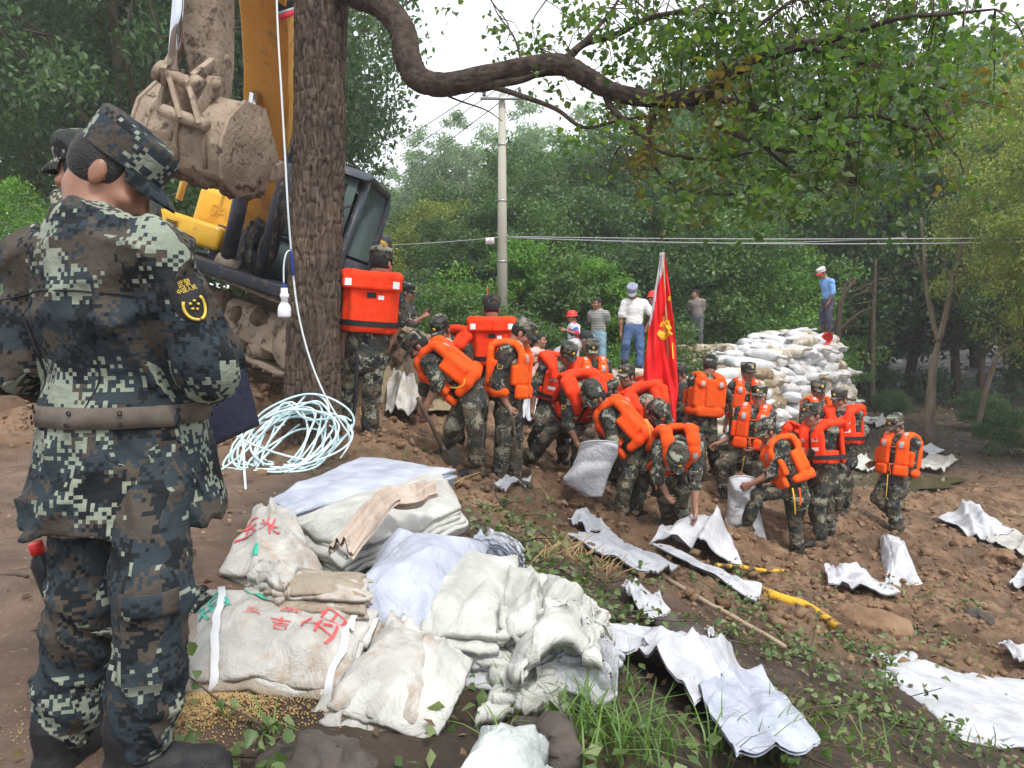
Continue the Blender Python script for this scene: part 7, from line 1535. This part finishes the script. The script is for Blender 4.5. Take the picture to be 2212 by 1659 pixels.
J = PB['turned']['J']; w_ = J['wrr'] + np.array((.02, -.06, -.05)); e_ = P(1586, 985, 9.9); shovel('wooden shovel handle beside the soldier with panelled vest back', w_ + (w_ - e_) * .06, e_, WOOD, .018)
J = PB['facefar']['J']; shovel('pale shovel handle slanting behind the soldier with raised knee', P(1588, 950, 10.6), P(1612, 968, 10.3), mat('pale_wood', (.45, .30, .16), None), .016, False)
lh0, lh1 = G(1440, 1272), G(1695, 1418); shovel('long wooden shovel handle lying across the leaves', lh1 + np.array((0, 0, .06)), lh0 + np.array((0, 0, .07)), mat('weathered_handle', (.30, .22, .15), (.42, .33, .24), 6, .7, .2), .017, False)
# phone, camera, folder, clod
J = PB['phone']['J']; hc = (J['wrr'] + J['wrl']) / 2 + np.array((.10, -.03, .08)); ph = thing('phone', 'dark smartphone held up by the soldier without vest', 'phone', hc.tolist()); Rp = look((.8, -.1, -.5), (.5, 0, .85)); MB().box((0, 0, 0), (.04, .005, .08), Rp).build('case', BLACK, ph, bev=.004); MB().box(Rp @ np.array((0, -.006, 0)), (.036, .002, .074), Rp).build('screen', mat('phone_screen', (.03, .05, .08), None, rough=.1), ph)
J = PB['photog']['J']; hc = (J['wrr'] + J['wrl']) / 2 + np.array((.13, -.02, .05)); cm = thing('camera_body', 'black camera held by the person in black', 'camera', hc.tolist()); MB().box((0, 0, 0), (.045, .07, .05)).build('body', BLACK, cm, bev=.012); MB().lathe([(.001, 0), (.036, 0), (.036, .07), (.03, .09), (.001, .09)], 16, M=M4(np.array([[0, 0, 1], [0, 1, 0], [-1, 0, 0.]]), (.04, 0, 0))).build('lens', BLACK, cm, True)
J = PB['fg']['J']; fo = [P(482, 712, 2.22), P(520, 770, 2.25), P(556, 915, 2.3), P(452, 962, 2.12), P(415, 800, 2.05)]; cF = np.mean(fo, 0); fd = thing('folder', 'dark navy padded folder held by the soldier in the left foreground', 'folder', cF.tolist())
NAVYC = mat('navy_cloth', (.012, .015, .035), (.02, .024, .05), 8, .7, .3, 60); nf = np.cross(fo[2] - fo[0], fo[3] - fo[0]); nf /= np.linalg.norm(nf); q = np.array(fo) - cF; V = np.vstack([q - nf * .014, q + nf * .014]); MB().add(V, [[i, (i + 1) % 5, 5 + (i + 1) % 5, 5 + i] for i in range(5)], [[0, 2, 1], [0, 3, 2], [0, 4, 3], [5, 6, 7], [5, 7, 8], [5, 8, 9]]).build('cover', NAVYC, fd, bev=.008)
MB().tube([q[2] + nf * .0, q[3]], .008, 6).build('piping', BLACK, fd, True); MB().tube([q[0], q[1], q[2]], .006, 6).build('piping', BLACK, fd, True)
J = PB['clod']['J']; hc = P(1281, 962, 7.85); Bc = Body(.014); rc = np.random.RandomState(6)
for i in range(22): Bc.ell(rc.normal(size=3) * (.05, .05, .07), rc.uniform(.025, .06, 3), None, .03)
cl = thing('clod', 'dark clod of earth with roots held over the open sack', 'clod', hc.tolist()); put('soil', Bc.mesh('soil', folds(3, .02, .05)), MUDDK, cl)
for i in range(6): p0 = rc.normal(size=3) * .05; MB().tube(spline([p0, p0 + (.03, 0, -.08), p0 + rc.normal(size=3) * .03 + (.02, 0, -.2)], 4), .003, 4).build('root', TWIG, cl)
sk = PB['lunge']['J']['wrr'] + np.array((.03, -.05, -.08)); tg = thing('twig', 'thin bent twig in the hand of the lunging soldier', 'twig', sk.tolist()); MB().tube(spline([(0, 0, 0), (.06, -.02, -.03), (.13, -.03, -.10), (.19, -.02, -.19)], 5), .005, 5).build('stem', WOODD, tg, True)
# hanging tapes and straps on the vests
def ribbon(id_, pts, w, m, nm='tape'):
    d = PB[id_]; b = d['base']; q = spline(pts, 6) - b; d_ = np.gradient(q, axis=0); nn = np.cross(d_, (0.1, 1, 0)); nn /= np.linalg.norm(nn, axis=1)[:, None] + 1e-9; mb = MB(); mb.grid(np.stack([q - nn * w, q + nn * w], 1)); o = mb.build(nm, m, d['root'], True, fix=False); sd = o.modifiers.new('s', 'SOLIDIFY'); sd.thickness = .003
Dc = 7.72
ribbon('clod', [P(1392, 905, Dc), P(1402, 925, Dc - .02), P(1408, 965, Dc - .03), P(1414, 1010, Dc - .02), P(1418, 1058, Dc)], .010, TIE_P); ribbon('clod', [P(1396, 905, Dc), P(1412, 935, Dc - .02), P(1414, 975, Dc - .03), P(1418, 1058, Dc)], .008, TIE_P)
ribbon('trunk', [P(771, 758, 6.52), P(770, 820, 6.5), P(767, 870, 6.5), P(760, 918, 6.5)], .016, BLACK, 'strap'); ribbon('walker', [P(1918, 1025, 9.7), P(1916, 1050, 9.7), P(1914, 1075, 9.72)], .006, TIE_Y); ribbon('kneeup', [P(1608, 985, 9.3), P(1605, 1005, 9.28), P(1600, 1028, 9.3)], .006, TIE_Y)
ribbon('sackman', [P(1712, 1054, 8.55), P(1716, 1080, 8.5), P(1718, 1112, 8.52)], .008, TIE_Y); ribbon('sackman', [P(1727, 1054, 8.52), P(1729, 1075, 8.5), P(1729, 1092, 8.5)], .009, TIE_O); ribbon('dig', [P(1004, 818, 7.0), P(1000, 832, 6.98), P(985, 838, 6.98), P(972, 836, 7.0)], .005, TIE_Y)
# arm patches with gold wreath
def arm_patch(id_, q, gold_only=False):
    d = PB[id_]; Jn = d['J']; b = d['base']; s = d.get('s', 1); sh, el = Jn['sh' + q], Jn['el' + q]; ax = el - sh; ax /= np.linalg.norm(ax); c = sh + (el - sh) * .42; tc_ = CAM - c; tc_ -= ax * (tc_ @ ax); tc_ /= np.linalg.norm(tc_); out = Jn['X'] * (1 if q == 'r' else -1); out = out - ax * (out @ ax); out /= np.linalg.norm(out); dv = out * .75 + tc_ * .5; dv /= np.linalg.norm(dv)
    me = d['jacket'].data; bv = bvh_of(me); X_ = np.cross(dv, ax); n = 9; g = np.zeros((n, n, 3)); W, Hh = .040 * s, .052 * s
    def hit(p):
        h = bv.ray_cast(Vector(p - b + dv * .25), Vector(-dv), .5)[0]; return (np.array(h) if h is not None else p - b + dv * .07)
    for i in range(n):
        for j in range(n):
            y = (j / (n - 1) - .5) * 2; wy = W * (1 if y < .2 else math.sqrt(max(.02, 1 - ((y - .2) / .82) ** 2))); g[i, j] = hit(c + X_ * (i / (n - 1) - .5) * 2 * wy + ax * y * Hh) + dv * .004
    mb = MB(); mb.grid(g); po = mb.build('arm_patch', BLACK, d['root'], True, fix=False)
    gm = MB(); c2 = c + ax * .018 * s
    for sgn in (-1, 1):
        p = np.array([hit(c2 + X_ * math.sin(t) * .026 * s * sgn + ax * math.cos(t) * .030 * s) + dv * .007 for t in np.linspace(.1, 2.2, 10)]); gm.tube(p, .0035 * s, 5)
    for k in range(5): a = k / 5 * 6.28; p = hit(c2 + X_ * math.cos(a) * .010 * s + ax * (math.sin(a) * .010 - .003) * s) + dv * .007; gm.box(p, (.0025, .0025, .0025))
    gm.build('wreath', GOLD, po, True)
    if id_ == 'fg':
        for txt, off, sz in (('武警', -.036, .017), ('中国人民', -.022, .0125)):
            tm_ = TEXT(txt, sz * s); cc = np.array([v.co for v in tm_.vertices]); pp_ = np.array([hit(c + X_ * a + ax * (off * s - b_)) + dv * .007 for a, b_, _ in cc]); tm_.vertices.foreach_set('co', pp_.astype(np.float32).ravel()); tm_.update(); put('lettering', tm_, GOLD, po)
for i_, q in (('fg', 'r'), ('lean', 'r'), ('phone', 'r'), ('reach', 'r'), ('lunge', 'r')): arm_patch(i_, q)
# belt, pocket and hem of the soldier in front
d = PB['fg']; Jf = d['J']; bvj = bvh_of(d['jacket'].data); ctr = Jf['pel'] - d['base']
BELTM = mat('webbing_belt', (.10, .082, .068), (.135, .112, .092), 30, .8, .25, 300)
bt = MB().grid(band(bvj, ctr, (0, 0, 1), .0, .050, .006, 60, 3, True)).build('belt', BELTM, d['root'], True, fix=False); sd = bt.modifiers.new('s', 'SOLIDIFY'); sd.thickness = .006; sd.offset = 1
for a in np.linspace(0, 6.28, 12)[:-1]:
    for z in (.012, .038):
        dv = np.array((math.cos(a), math.sin(a), 0)); h = bvj.ray_cast(Vector(ctr + np.array((0, 0, z))), Vector(dv), .6)[0]
        if h is not None and dv[1] < .3: MB().lathe([(.003, 0), (.006, .001), (.006, .003), (.003, .003)], 8, M=M4(look((0, 0, 1), dv), np.array(h) + dv * .0115)).build('eyelet', BLACK, bt, True)
bkv = -Jf['F']
def seam(pts):
    q = []
    for a, h in pts:
        p = Jf['neck'] + Jf['X'] * a + Jf['U'] * h - d['base']; ht = bvj.ray_cast(Vector(p + bkv * .6), Vector(-bkv), .7)[0]
        if ht is not None: q.append(np.array(ht) + bkv * .001)
    if len(q) > 3: MB().tube(spline(q[::2], 3), .0024, 5, False).build('seam', SEAMM, d['root'], True, fix=False)
SEAMM = mat('dark_thread', (.016, .018, .022), None, rough=.9)
seam([(a, -.13 + .02 * math.cos(a * 8)) for a in np.linspace(-.23, .23, 25)])
for sx2 in (-.12, .12): seam([(sx2 * (1 - .25 * t), -.13 - t * .26) for t in np.linspace(0, 1, 21)])
bvt = bvh_of(d['trousers'].data)
def pocket(c, dv, w, h, nm):
    c = np.asarray(c) - d['base']; g = stick_patch(bvt, c + dv * .3, -dv, w, h, (0, 0, 1), .016, 8); g2 = stick_patch(bvt, c + dv * .3, -dv, w * 1.1, h * 1.04, (0, 0, 1), -.01, 8); mb = MB(); mb.grid(g); e = list(range(8))
    for A_, B_ in ((g[0], g2[0]), (g[-1], g2[-1]), (g[:, 0], g2[:, 0]), (g[:, -1], g2[:, -1])): mb.grid(np.stack([A_, B_]))
    po = mb.build(nm, CAMO_FG, d['root'], False); gf = stick_patch(bvt, c + np.array((0, 0, h * .42)) + dv * .3, -dv, w * 1.08, h * .28, (0, 0, 1), .024, 6); o = MB().grid(gf).build('flap', CAMO_FG, po, True); sdd = o.modifiers.new('s', 'SOLIDIFY'); sdd.thickness = .006
pocket(P(356, 1290, 1.9), np.array((.30, -.95, 0)), .115, .19, 'cargo_pocket')
rb = thing('bottle', 'drink bottle with red cap sticking out of the front soldier left pocket', 'bottle', P(98, 1230, 1.98).tolist()); MB().lathe([(.001, -.1), (.03, -.1), (.03, .02), (.016, .045), (.016, .05)], 14).build('flask', mat('dark_bottle_plastic', (.03, .035, .04), None, rough=.3), rb, True); MB().lathe([(.001, .078), (.018, .078), (.0185, .05), (.001, .05)], 14).build('screw_cap', RED_PLASTIC, rb, True); rb.rotation_euler = (R(12), R(-10), 0)
# ------------------------------------------------------------------ hose coil, bulb
HOSE = mat('pale_blue_hose', (.52, .70, .74), (.62, .78, .80), 12, .4, .05, dirt=(.4, .36, .3), dscale=12, dlo=.62, dhi=.74)
hz = thing('hose_coil', 'loose coil of pale blue cable at the foot of the big trunk', 'cable', G(615, 985).tolist()); ho = np.array(hz.location); rh = np.random.RandomState(21)
for k_ in range(15):
    cx, cy = 625 + rh.normal() * 24, 950 + rh.normal() * 16; a0 = rh.uniform(0, 6.28); ta = R(48) + rh.normal() * .35; Rx, Ry = rh.uniform(.16, .40), rh.uniform(.24, .48); c0 = P(cx, cy, 6.0 + rh.normal() * .08); pts = []
    for a in np.linspace(0, 2 * math.pi * .97, 18):
        x = Rx * math.cos(a + a0) + .03 * math.sin(3 * a + k_); y = Ry * math.sin(a + a0); p = c0 + np.array((x + y * .25, y * math.cos(ta), y * math.sin(ta) * .85)); p[2] = max(p[2], float(H(p[0], p[1])) + .02); pts.append(p - ho)
    MB().tube(spline(pts, 4), .0085, 7).build('loop', HOSE, hz, True, fix=False)
for pts in ([(755, 958, 6.1), (745, 905, 6.05), (705, 905, 6.1), (660, 905, 6.1), (615, 870, 6.1), (580, 920, 6.0), (530, 975, 5.9), (478, 1015, 5.7)], [(700, 1000, 5.9), (620, 985, 5.8), (545, 960, 5.7), (505, 935, 5.7), (515, 920, 5.7), (525, 960, 5.6), (528, 1020, 5.4), (530, 1070, 5.0), (515, 1100, 4.7), (450, 1100, 4.6)], [(450, 1112, 4.5), (480, 1114, 4.5), (530, 1108, 4.5)]):
    MB().tube(spline([P(*p) - ho for p in pts], 7), .0085, 7).build('loop', HOSE, hz, True, fix=False)
CORD = mat('white_cord', (.60, .66, .67), (.68, .73, .73), 12, .45)
cb = thing('hanging_cable', 'pale cord hanging down past the big trunk to the cable coil', 'cable', P(755, 958, 6.1).tolist()); co = np.array(cb.location)
MB().tube(spline([P(*p) - co for p in ((596, -60, 5.95), (600, 60, 5.95), (608, 200, 5.95), (616, 340, 5.95), (622, 450, 5.95), (628, 530, 6.0), (634, 600, 6.02), (645, 680, 6.02), (668, 770, 6.02), (700, 850, 6.02), (735, 910, 6.05), (757, 945, 6.05), (752, 965, 6.0), (735, 990, 5.9))], 7), .0075, 7).build('lead', CORD, cb, True, fix=False)
MB().tube(spline([P(*p) - co for p in ((627, 538, 5.985), (630, 560, 5.985), (634, 595, 6.0))], 4), .011, 7).build('tape', mat('blue_tape', (.02, .04, .25), None), cb, True)
BW = mat('white_bulb_plastic', (.72, .74, .75), None, rough=.3)
bl_ = thing('bulb', 'white bulb in a plastic socket hanging from the cord beside the trunk', 'lamp', P(615, 685, 5.95).tolist()); bo = np.array(bl_.location)
MB().tube(spline([P(*p) - bo for p in ((627, 540, 5.98), (618, 548, 5.96), (613, 575, 5.95), (613, 612, 5.95))], 6), .006, 6).build('lead', CORD, bl_, True); kz = 5.95 / FP
MB().lathe([(.001, 0), (7 * kz, 0), (7.5 * kz, -12 * kz), (9.5 * kz, -13 * kz), (9.5 * kz, -20 * kz), (7.5 * kz, -22 * kz), (7.5 * kz, -34 * kz), (.001, -34 * kz)], 16, c=P(614, 622, 5.95) - bo).build('socket', BW, bl_, True)
MB().lathe([(.001, 0), (6 * kz, 0), (12 * kz, -8 * kz), (14 * kz, -16 * kz), (14 * kz, -20 * kz)], 18, c=P(614, 652, 5.95) - bo).build('neck', BW, bl_, True)
MB().lathe([(14 * kz, 0), (14 * kz, -10 * kz), (12 * kz, -13 * kz), (.001, -14 * kz)], 18, c=P(614, 672, 5.95) - bo).build('globe', mat('opal_globe', (.80, .82, .86), None, rough=.25), bl_, True); MB().lathe([(.001, 0), (4.5 * kz, 0), (4.5 * kz, -8 * kz), (.001, -8 * kz)], 10, c=P(614, 614, 5.95) - bo).build('blue_wrap', mat('blue_tape', (.02, .04, .25), None), bl_, True)
# ------------------------------------------------------------------ lying branches, stones
def branch_on(label, pts, r, m, lifts=.03, nm='fallen_branch'):
    w = [G(*p) for p in pts]; o = w[0].copy(); t = thing(nm, label, 'branch', o.tolist()); q = spline([p - o + np.array((0, 0, lifts)) for p in w], 6); MB().tube(q, np.linspace(r, r * .8, len(q)), 9).build('stem', m, t, True, fix=False); return t, q
YB = mat('peeled_yellow_bark', (.09, .055, .035), (.13, .085, .055), 3, .8, .4, 30, dirt=(.62, .36, .03), dscale=7, dlo=.47, dhi=.52)
branch_on('stout crooked branch with peeled yellow patches on the slope', [(1635, 1300), (1690, 1320), (1740, 1335), (1780, 1362), (1820, 1388)], .045, YB, .10)
branch_on('thin peeled branch lying below the stepping soldier', [(1545, 1240), (1600, 1244), (1650, 1250), (1700, 1250)], .022, YB, .08); branch_on('brown stick by the fringe of the sack pile', [(970, 1430), (985, 1470), (985, 1530)], .016, WOOD, .03); branch_on('crooked root sticking out right of the slope', [(1900, 1345), (1930, 1360), (1965, 1385)], .02, WOODD, .03)
branch_on('long thin stick beside the leaf litter on the lower right', [(1500, 1390), (1600, 1400), (1640, 1420)], .008, TWIG, .03); branch_on('pale twig near the fanned sacks', [(1840, 1370), (1880, 1420), (1905, 1460)], .012, WOOD, .05); branch_on('thin root among the leaves at the bottom', [(840, 1565), (900, 1545), (960, 1530), (1000, 1505)], .007, TWIG, .02); branch_on('short stick across the path on the left', [(0, 1248), (30, 1246), (60, 1250)], .008, TWIG, .01)
def stone(label, px, py, r, m, seed, sq=.7, nm='stone'):
    c = G(px, py); rs = np.random.RandomState(seed); B = Body(r / 7); 
    for i in range(10): B.ell(rs.normal(size=3) * r * (.35, .35, .22), r * rs.uniform(.4, .75, 3) * (1, 1, sq), None, r * .25)
    me = B.mesh(nm, folds(seed, r * .30, r * .7)); tag(put(nm, me, m, None, loc=(c + np.array((0, 0, r * sq * .35))).tolist()), label, 'stone')
STN = mat('dark_stone', (.05, .042, .036), (.10, .082, .07), 9, .85, .7, 30); CLM = mat('clay_lump', (.15, .088, .05), (.26, .165, .10), 6, .9, .8, 22)
stone('dark clod of soil beside the bent white sack', 1465, 1392, .13, STN, 1); stone('dark stone under the sliding sacks', 1240, 1482, .085, STN, 2); stone('flat dark stone at the bottom of the picture left of the green-grey sack', 690, 1680, .11, STN, 3, .4); stone('dark stone half hidden at the lower right of the pile', 1190, 1610, .10, STN, 4)
stone('clay lump holding down the large white sack', 2080, 1190, .17, CLM, 5, nm='clay_lump'); stone('small clay lump left of the large white sack', 2030, 1160, .08, CLM, 6, nm='clay_lump'); stone('clay lump beside the red-printed sack', 2155, 1215, .17, CLM, 7, nm='clay_lump'); stone('big block of clay below the crumpled white sack', 1890, 1370, .26, CLM, 8, nm='clay_lump'); stone('clay lump in front of the folder soldier side of the bank', 560, 800, .16, CLM, 9, nm='clay_lump'); stone('red-brown clay lump on the bank below the digger track', 590, 760, .2, CLM, 10, nm='clay_lump'); stone('dark rock on the slope near the right edge', 2120, 1345, .12, STN, 11); stone('clay lump between the clod-carrying soldier and the reaching one', 1250, 1090, .1, CLM, 12, nm='clay_lump')
# ------------------------------------------------------------------ litter too small to count
def scatter(n, seed, region, dens):
    rs = np.random.RandomState(seed); out = []
    while len(out) < n:
        x, y = rs.uniform(*region[0], 4000), rs.uniform(*region[1], 4000); k = dens(x, y) > rs.uniform(0, 1, 4000); out += list(zip(x[k], y[k]))
    return np.array(out[:n]), rs
def sx_(x, y): return x - np.interp(y, _CY, _CX)
# clods
icb = bmesh.new(); bmesh.ops.create_icosphere(icb, subdivisions=1, radius=1); iv = np.array([v.co for v in icb.verts]); jf = np.array([[v.index for v in f.verts] for f in icb.faces]); icb.free()
q, rs = scatter(8000, 5, ((-5, 8), (5, 14)), lambda x, y: dirtmask(x, y) * sstep(.30, .62, noise2(x * 1.3, y * 1.3, 3) * .6 + noise2(x * .5, y * .5, 7) * .5) * np.clip(1.5 - y / 12, .2, 1))
rad = .007 + .03 * rs.uniform(0, 1, len(q)) ** 3 + .05 * rs.uniform(0, 1, len(q)) ** 14; V = iv[None] * (1 + rs.normal(size=(len(q), len(iv), 1)) * .34) * rad[:, None, None] * np.array((1, 1, .75)); V[..., 0] += q[:, :1]; V[..., 1] += q[:, 1:]; V[..., 2] += Hd(q[:, 0], q[:, 1])[:, None] + rad[:, None] * .3
F = jf[None] + (np.arange(len(q)) * len(iv))[:, None, None]; tag(put('soil_crumbs', mesh_np('soil_crumbs', V.reshape(-1, 3), F.reshape(-1, 3)), CLM), 'loose crumbs of brown clay on the dug slope', 'soil', kind='stuff')
# fallen leaves: green and dry
def litter(name, label, n, seed, region, dens, size, m, up=1.2, dz=.02, asp=.6):
    q, rs = scatter(n, seed, region, dens); Pp = np.c_[q, Hd(q[:, 0], q[:, 1]) + rs.uniform(.004, dz, n)]; V, a, b = leaves_np(Pp, size, rs, up, asp, .2); tag(put(name, mesh_np(name, V, np.vstack([a, b])), m), label, 'leaves', kind='stuff')
near = lambda x, y: sstep(-.8, .1, sx_(x, y)) * (1 - dirtmask(x, y) * .88) * (1 - sstep(10, 14, y))
LIT_G = leafmat('fallen_green_leaf', (.06, .11, .03), (.11, .17, .06), (.22, .27, .13), .25); LIT_B = leafmat('dry_leaf', (.06, .035, .02), (.14, .085, .05), (.26, .19, .12), .15)
litter('fallen_leaves', 'green leaves torn off and strewn over the dark slope', 4200, 8, ((-1.5, 7), (1.3, 9)), lambda x, y: near(x, y) * sstep(.38, .7, noise2(x * 1.1 + 3, y * 1.1, 4)), .06, LIT_G, .7, .07)
litter('dry_leaves', 'dry brown leaves and chaff over the dark slope', 5200, 9, ((-2.2, 7), (1.3, 10)), lambda x, y: np.clip(near(x, y) + .25 * (1 - dirtmask(x, y)), 0, 1), .042, LIT_B, 1.0, .03)
litter('forest_litter', 'brown leaf litter on the floor of the wood', 5200, 10, ((-2, 16), (13, 30)), lambda x, y: sstep(-1, 1, sx_(x, y)), .10, LIT_B, 1.2, .04)
litter('road_litter', 'scattered dry leaves on the dirt road', 500, 11, ((-4.5, -.6), (1.3, 7)), lambda x, y: np.ones_like(x) * .5, .035, LIT_B, 1.3, .015)
# leafy cut twigs lying about
tg_ = MB(); rs = np.random.RandomState(31); lp = []
for (px, py) in [(1080, 1100), (1120, 1140), (1100, 1180), (1330, 1330), (1560, 1370), (1640, 1400), (1700, 1420), (1750, 1440), (1800, 1410), (1850, 1440), (1600, 1330), (1900, 1520), (1850, 1530), (1960, 1560), (2050, 1380), (2100, 1330), (1560, 1240), (1420, 1330), (1780, 1560), (1980, 1600), (560, 1635), (1300, 1250), (1880, 1290), (1640, 1580), (1700, 1620), (1920, 930), (1890, 990), (1900, 960)]:
    for _ in range(3):
        c = G(px + rs.normal() * 25, py + rs.normal() * 12); an = rs.uniform(0, 6.28); l = rs.uniform(.2, .5); d_ = np.array((math.cos(an), math.sin(an), rs.uniform(.05, .3))); p = [c + (0, 0, .02)]
        for k in range(4): p.append(p[-1] + d_ * l / 4); d_ = d_ + rs.normal(size=3) * .25; d_[2] -= .05
        p = np.array(p); p[:, 2] = np.maximum(p[:, 2], Hd(p[:, 0], p[:, 1]) + .015); pq_ = spline(p, 3); tg_.tube(pq_, np.linspace(.006, .002, len(pq_)), 4, False)
        for k in range(22): lp.append(pq_[rs.randint(len(pq_))] + rs.normal(size=3) * .03 + (0, 0, .01))
lp = np.array(lp); rl = leaf_rots(len(lp), rs); V = np.einsum('nij,kj->nki', rl * rs.uniform(.6, 1.15, len(lp))[:, None, None], hv) + lp[:, None]; tag(put('leafy_twigs', smooth(mesh_np('leafy_twigs', V.reshape(-1, 3), (hf[None] + (np.arange(len(lp)) * len(hv))[:, None, None]).reshape(-1, 3))), LIT_G), 'broken leafy twigs lying on the slope', 'leaves', kind='stuff'); tag(tg_.build('twig_litter', TWIG, None, True, fix=False), 'thin broken twigs lying on the slope', 'twigs', kind='stuff')
# grass tufts
gv = []; gf = []; ng = 0; rs = np.random.RandomState(41)
for (px, py, k, h) in [(1150, 1470, 24, .16), (1200, 1450, 20, .14), (1110, 1500, 26, .16), (1250, 1530, 30, .18), (1300, 1560, 36, .20), (1280, 1610, 40, .2), (1350, 1600, 34, .2), (1400, 1640, 40, .2), (1330, 1650, 40, .2), (1450, 1610, 26, .18), (1230, 1580, 24, .16), (1680, 1590, 20, .2), (1700, 1640, 26, .24), (1760, 1600, 22, .2), (1850, 1610, 20, .2), (1900, 1640, 24, .2), (2000, 1640, 20, .2), (1100, 1450, 16, .12), (600, 1600, 12, .1), (1050, 1600, 16, .12), (840, 1000, 14, .25), (2100, 1630, 20, .2), (1380, 1500, 16, .15), (480, 950, 10, .1), (1560, 1640, 20, .2)]:
    for _ in range(k * 2 // 3):
        c = G(px + rs.normal() * 30, py + rs.normal() * 14); an = rs.uniform(0, 6.28); l = h * rs.uniform(.6, 1.4); w = .0032; d_ = np.array((math.cos(an), math.sin(an), 0)); s_ = np.array((-d_[1], d_[0], 0)); be = rs.uniform(.4, 1.3)
        r_ = [c + d_ * l * be * t * t + np.array((0, 0, l * (t - .45 * t * t * be))) for t in (0, .35, .7, 1)]; gv += [r_[0] - s_ * w, r_[0] + s_ * w, r_[1] - s_ * w, r_[1] + s_ * w, r_[2] - s_ * w * .7, r_[2] + s_ * w * .7, r_[3]]; gf += [[ng, ng + 1, ng + 3], [ng, ng + 3, ng + 2], [ng + 2, ng + 3, ng + 5], [ng + 2, ng + 5, ng + 4], [ng + 4, ng + 5, ng + 6]]; ng += 7
tag(put('grass', mesh_np('grass', np.array(gv), np.array(gf)), leafmat('grass_blade', (.07, .14, .03), (.11, .21, .045), (.18, .27, .07), .3)), 'tufts of green grass in the foreground soil', 'grass', kind='stuff')
# broken dry stalks
st_ = MB(); rs = np.random.RandomState(51)
for (px, py, k) in [(1210, 1190, 24), (1240, 1210, 16), (1290, 1230, 18), (1320, 1240, 12), (1160, 1210, 10), (960, 1060, 8)]:
    for _ in range(k): c = G(px + rs.normal() * 14, py + rs.normal() * 7); d_ = rs.normal(size=3) * (.09, .05, .02) + (.05, 0, .10); st_.tube([c, c + d_], [.005, .003], 4)
tag(st_.build('dry_stalks', mat('straw_stalk', (.36, .25, .11), (.46, .34, .17), 20, .8), None, fix=False), 'snapped dry stalks sticking out of the soil', 'stalks', kind='stuff')
# spilled maize meal beside the boots, gravel heap
q, rs = scatter(11000, 61, ((-1.5, -.3), (1.7, 2.8)), lambda x, y: np.exp(-(((x + .92) / .24) ** 2 + ((y - 2.18) / .17) ** 2) * 1.1))
rad = .0020 + .0024 * rs.uniform(0, 1, len(q)); oc = np.array([(1, -.5, -.4), (-1, -.5, -.4), (0, 1, -.4), (0, 0, 1.)]); of_ = np.array([(0, 1, 3), (1, 2, 3), (2, 0, 3), (0, 2, 1)])
V = oc[None] * rad[:, None, None] + np.c_[q, Hd(q[:, 0], q[:, 1]) + .003][:, None]; tag(put('maize_meal', mesh_np('maize_meal', V.reshape(-1, 3), (of_[None] + (np.arange(len(q)) * 4)[:, None, None]).reshape(-1, 3)), mat('maize', (.33, .22, .09), (.46, .33, .16), 40, .9)), 'spilled yellow maize grains beside the front soldier boots', 'maize', kind='stuff')
gp = P(862, 800, 11.2); u = np.linspace(-1, 1, 60); GX, GY = np.meshgrid(u, u, indexing='ij'); rr = np.sqrt(GX ** 2 + GY ** 2); gz = .75 * np.maximum(0, 1 - rr ** 1.4); gg = np.stack([GX * 1.0, GY * 1.6, gz + .02 * fbm(GX, GY, 9, 3, 4) - .05], -1); gr = MB(); gr.grid(gg)
tag(gr.build('gravel_heap', mat('pale_gravel', (.22, .165, .095), (.42, .34, .22), 60, .9, 1.0, 70), None, True, loc=(gp[0], 11.6, float(H(gp[0], 11.6)))), 'heap of pale yellow gravel behind the phone soldier legs', 'gravel', kind='stuff')
# ------------------------------------------------------------------ damp air
hm = bpy.data.materials.new('damp_air'); hm.use_nodes = True; hn = hm.node_tree; hn.nodes.clear(); ho_ = hn.nodes.new('ShaderNodeOutputMaterial'); hv_ = hn.nodes.new('ShaderNodeVolumePrincipled'); hv_.inputs['Density'].default_value = .0016; hv_.inputs['Color'].default_value = (.93, .97, 1, 1); hv_.inputs['Anisotropy'].default_value = .2
hn.links.new(hv_.outputs[0], ho_.inputs['Volume'])
hb_ = MB(); hb_.box((0, 40, 13), (70, 60, 17)); tag(hb_.build('haze', hm), 'thin damp haze that pales the far trees', 'haze', kind='stuff')
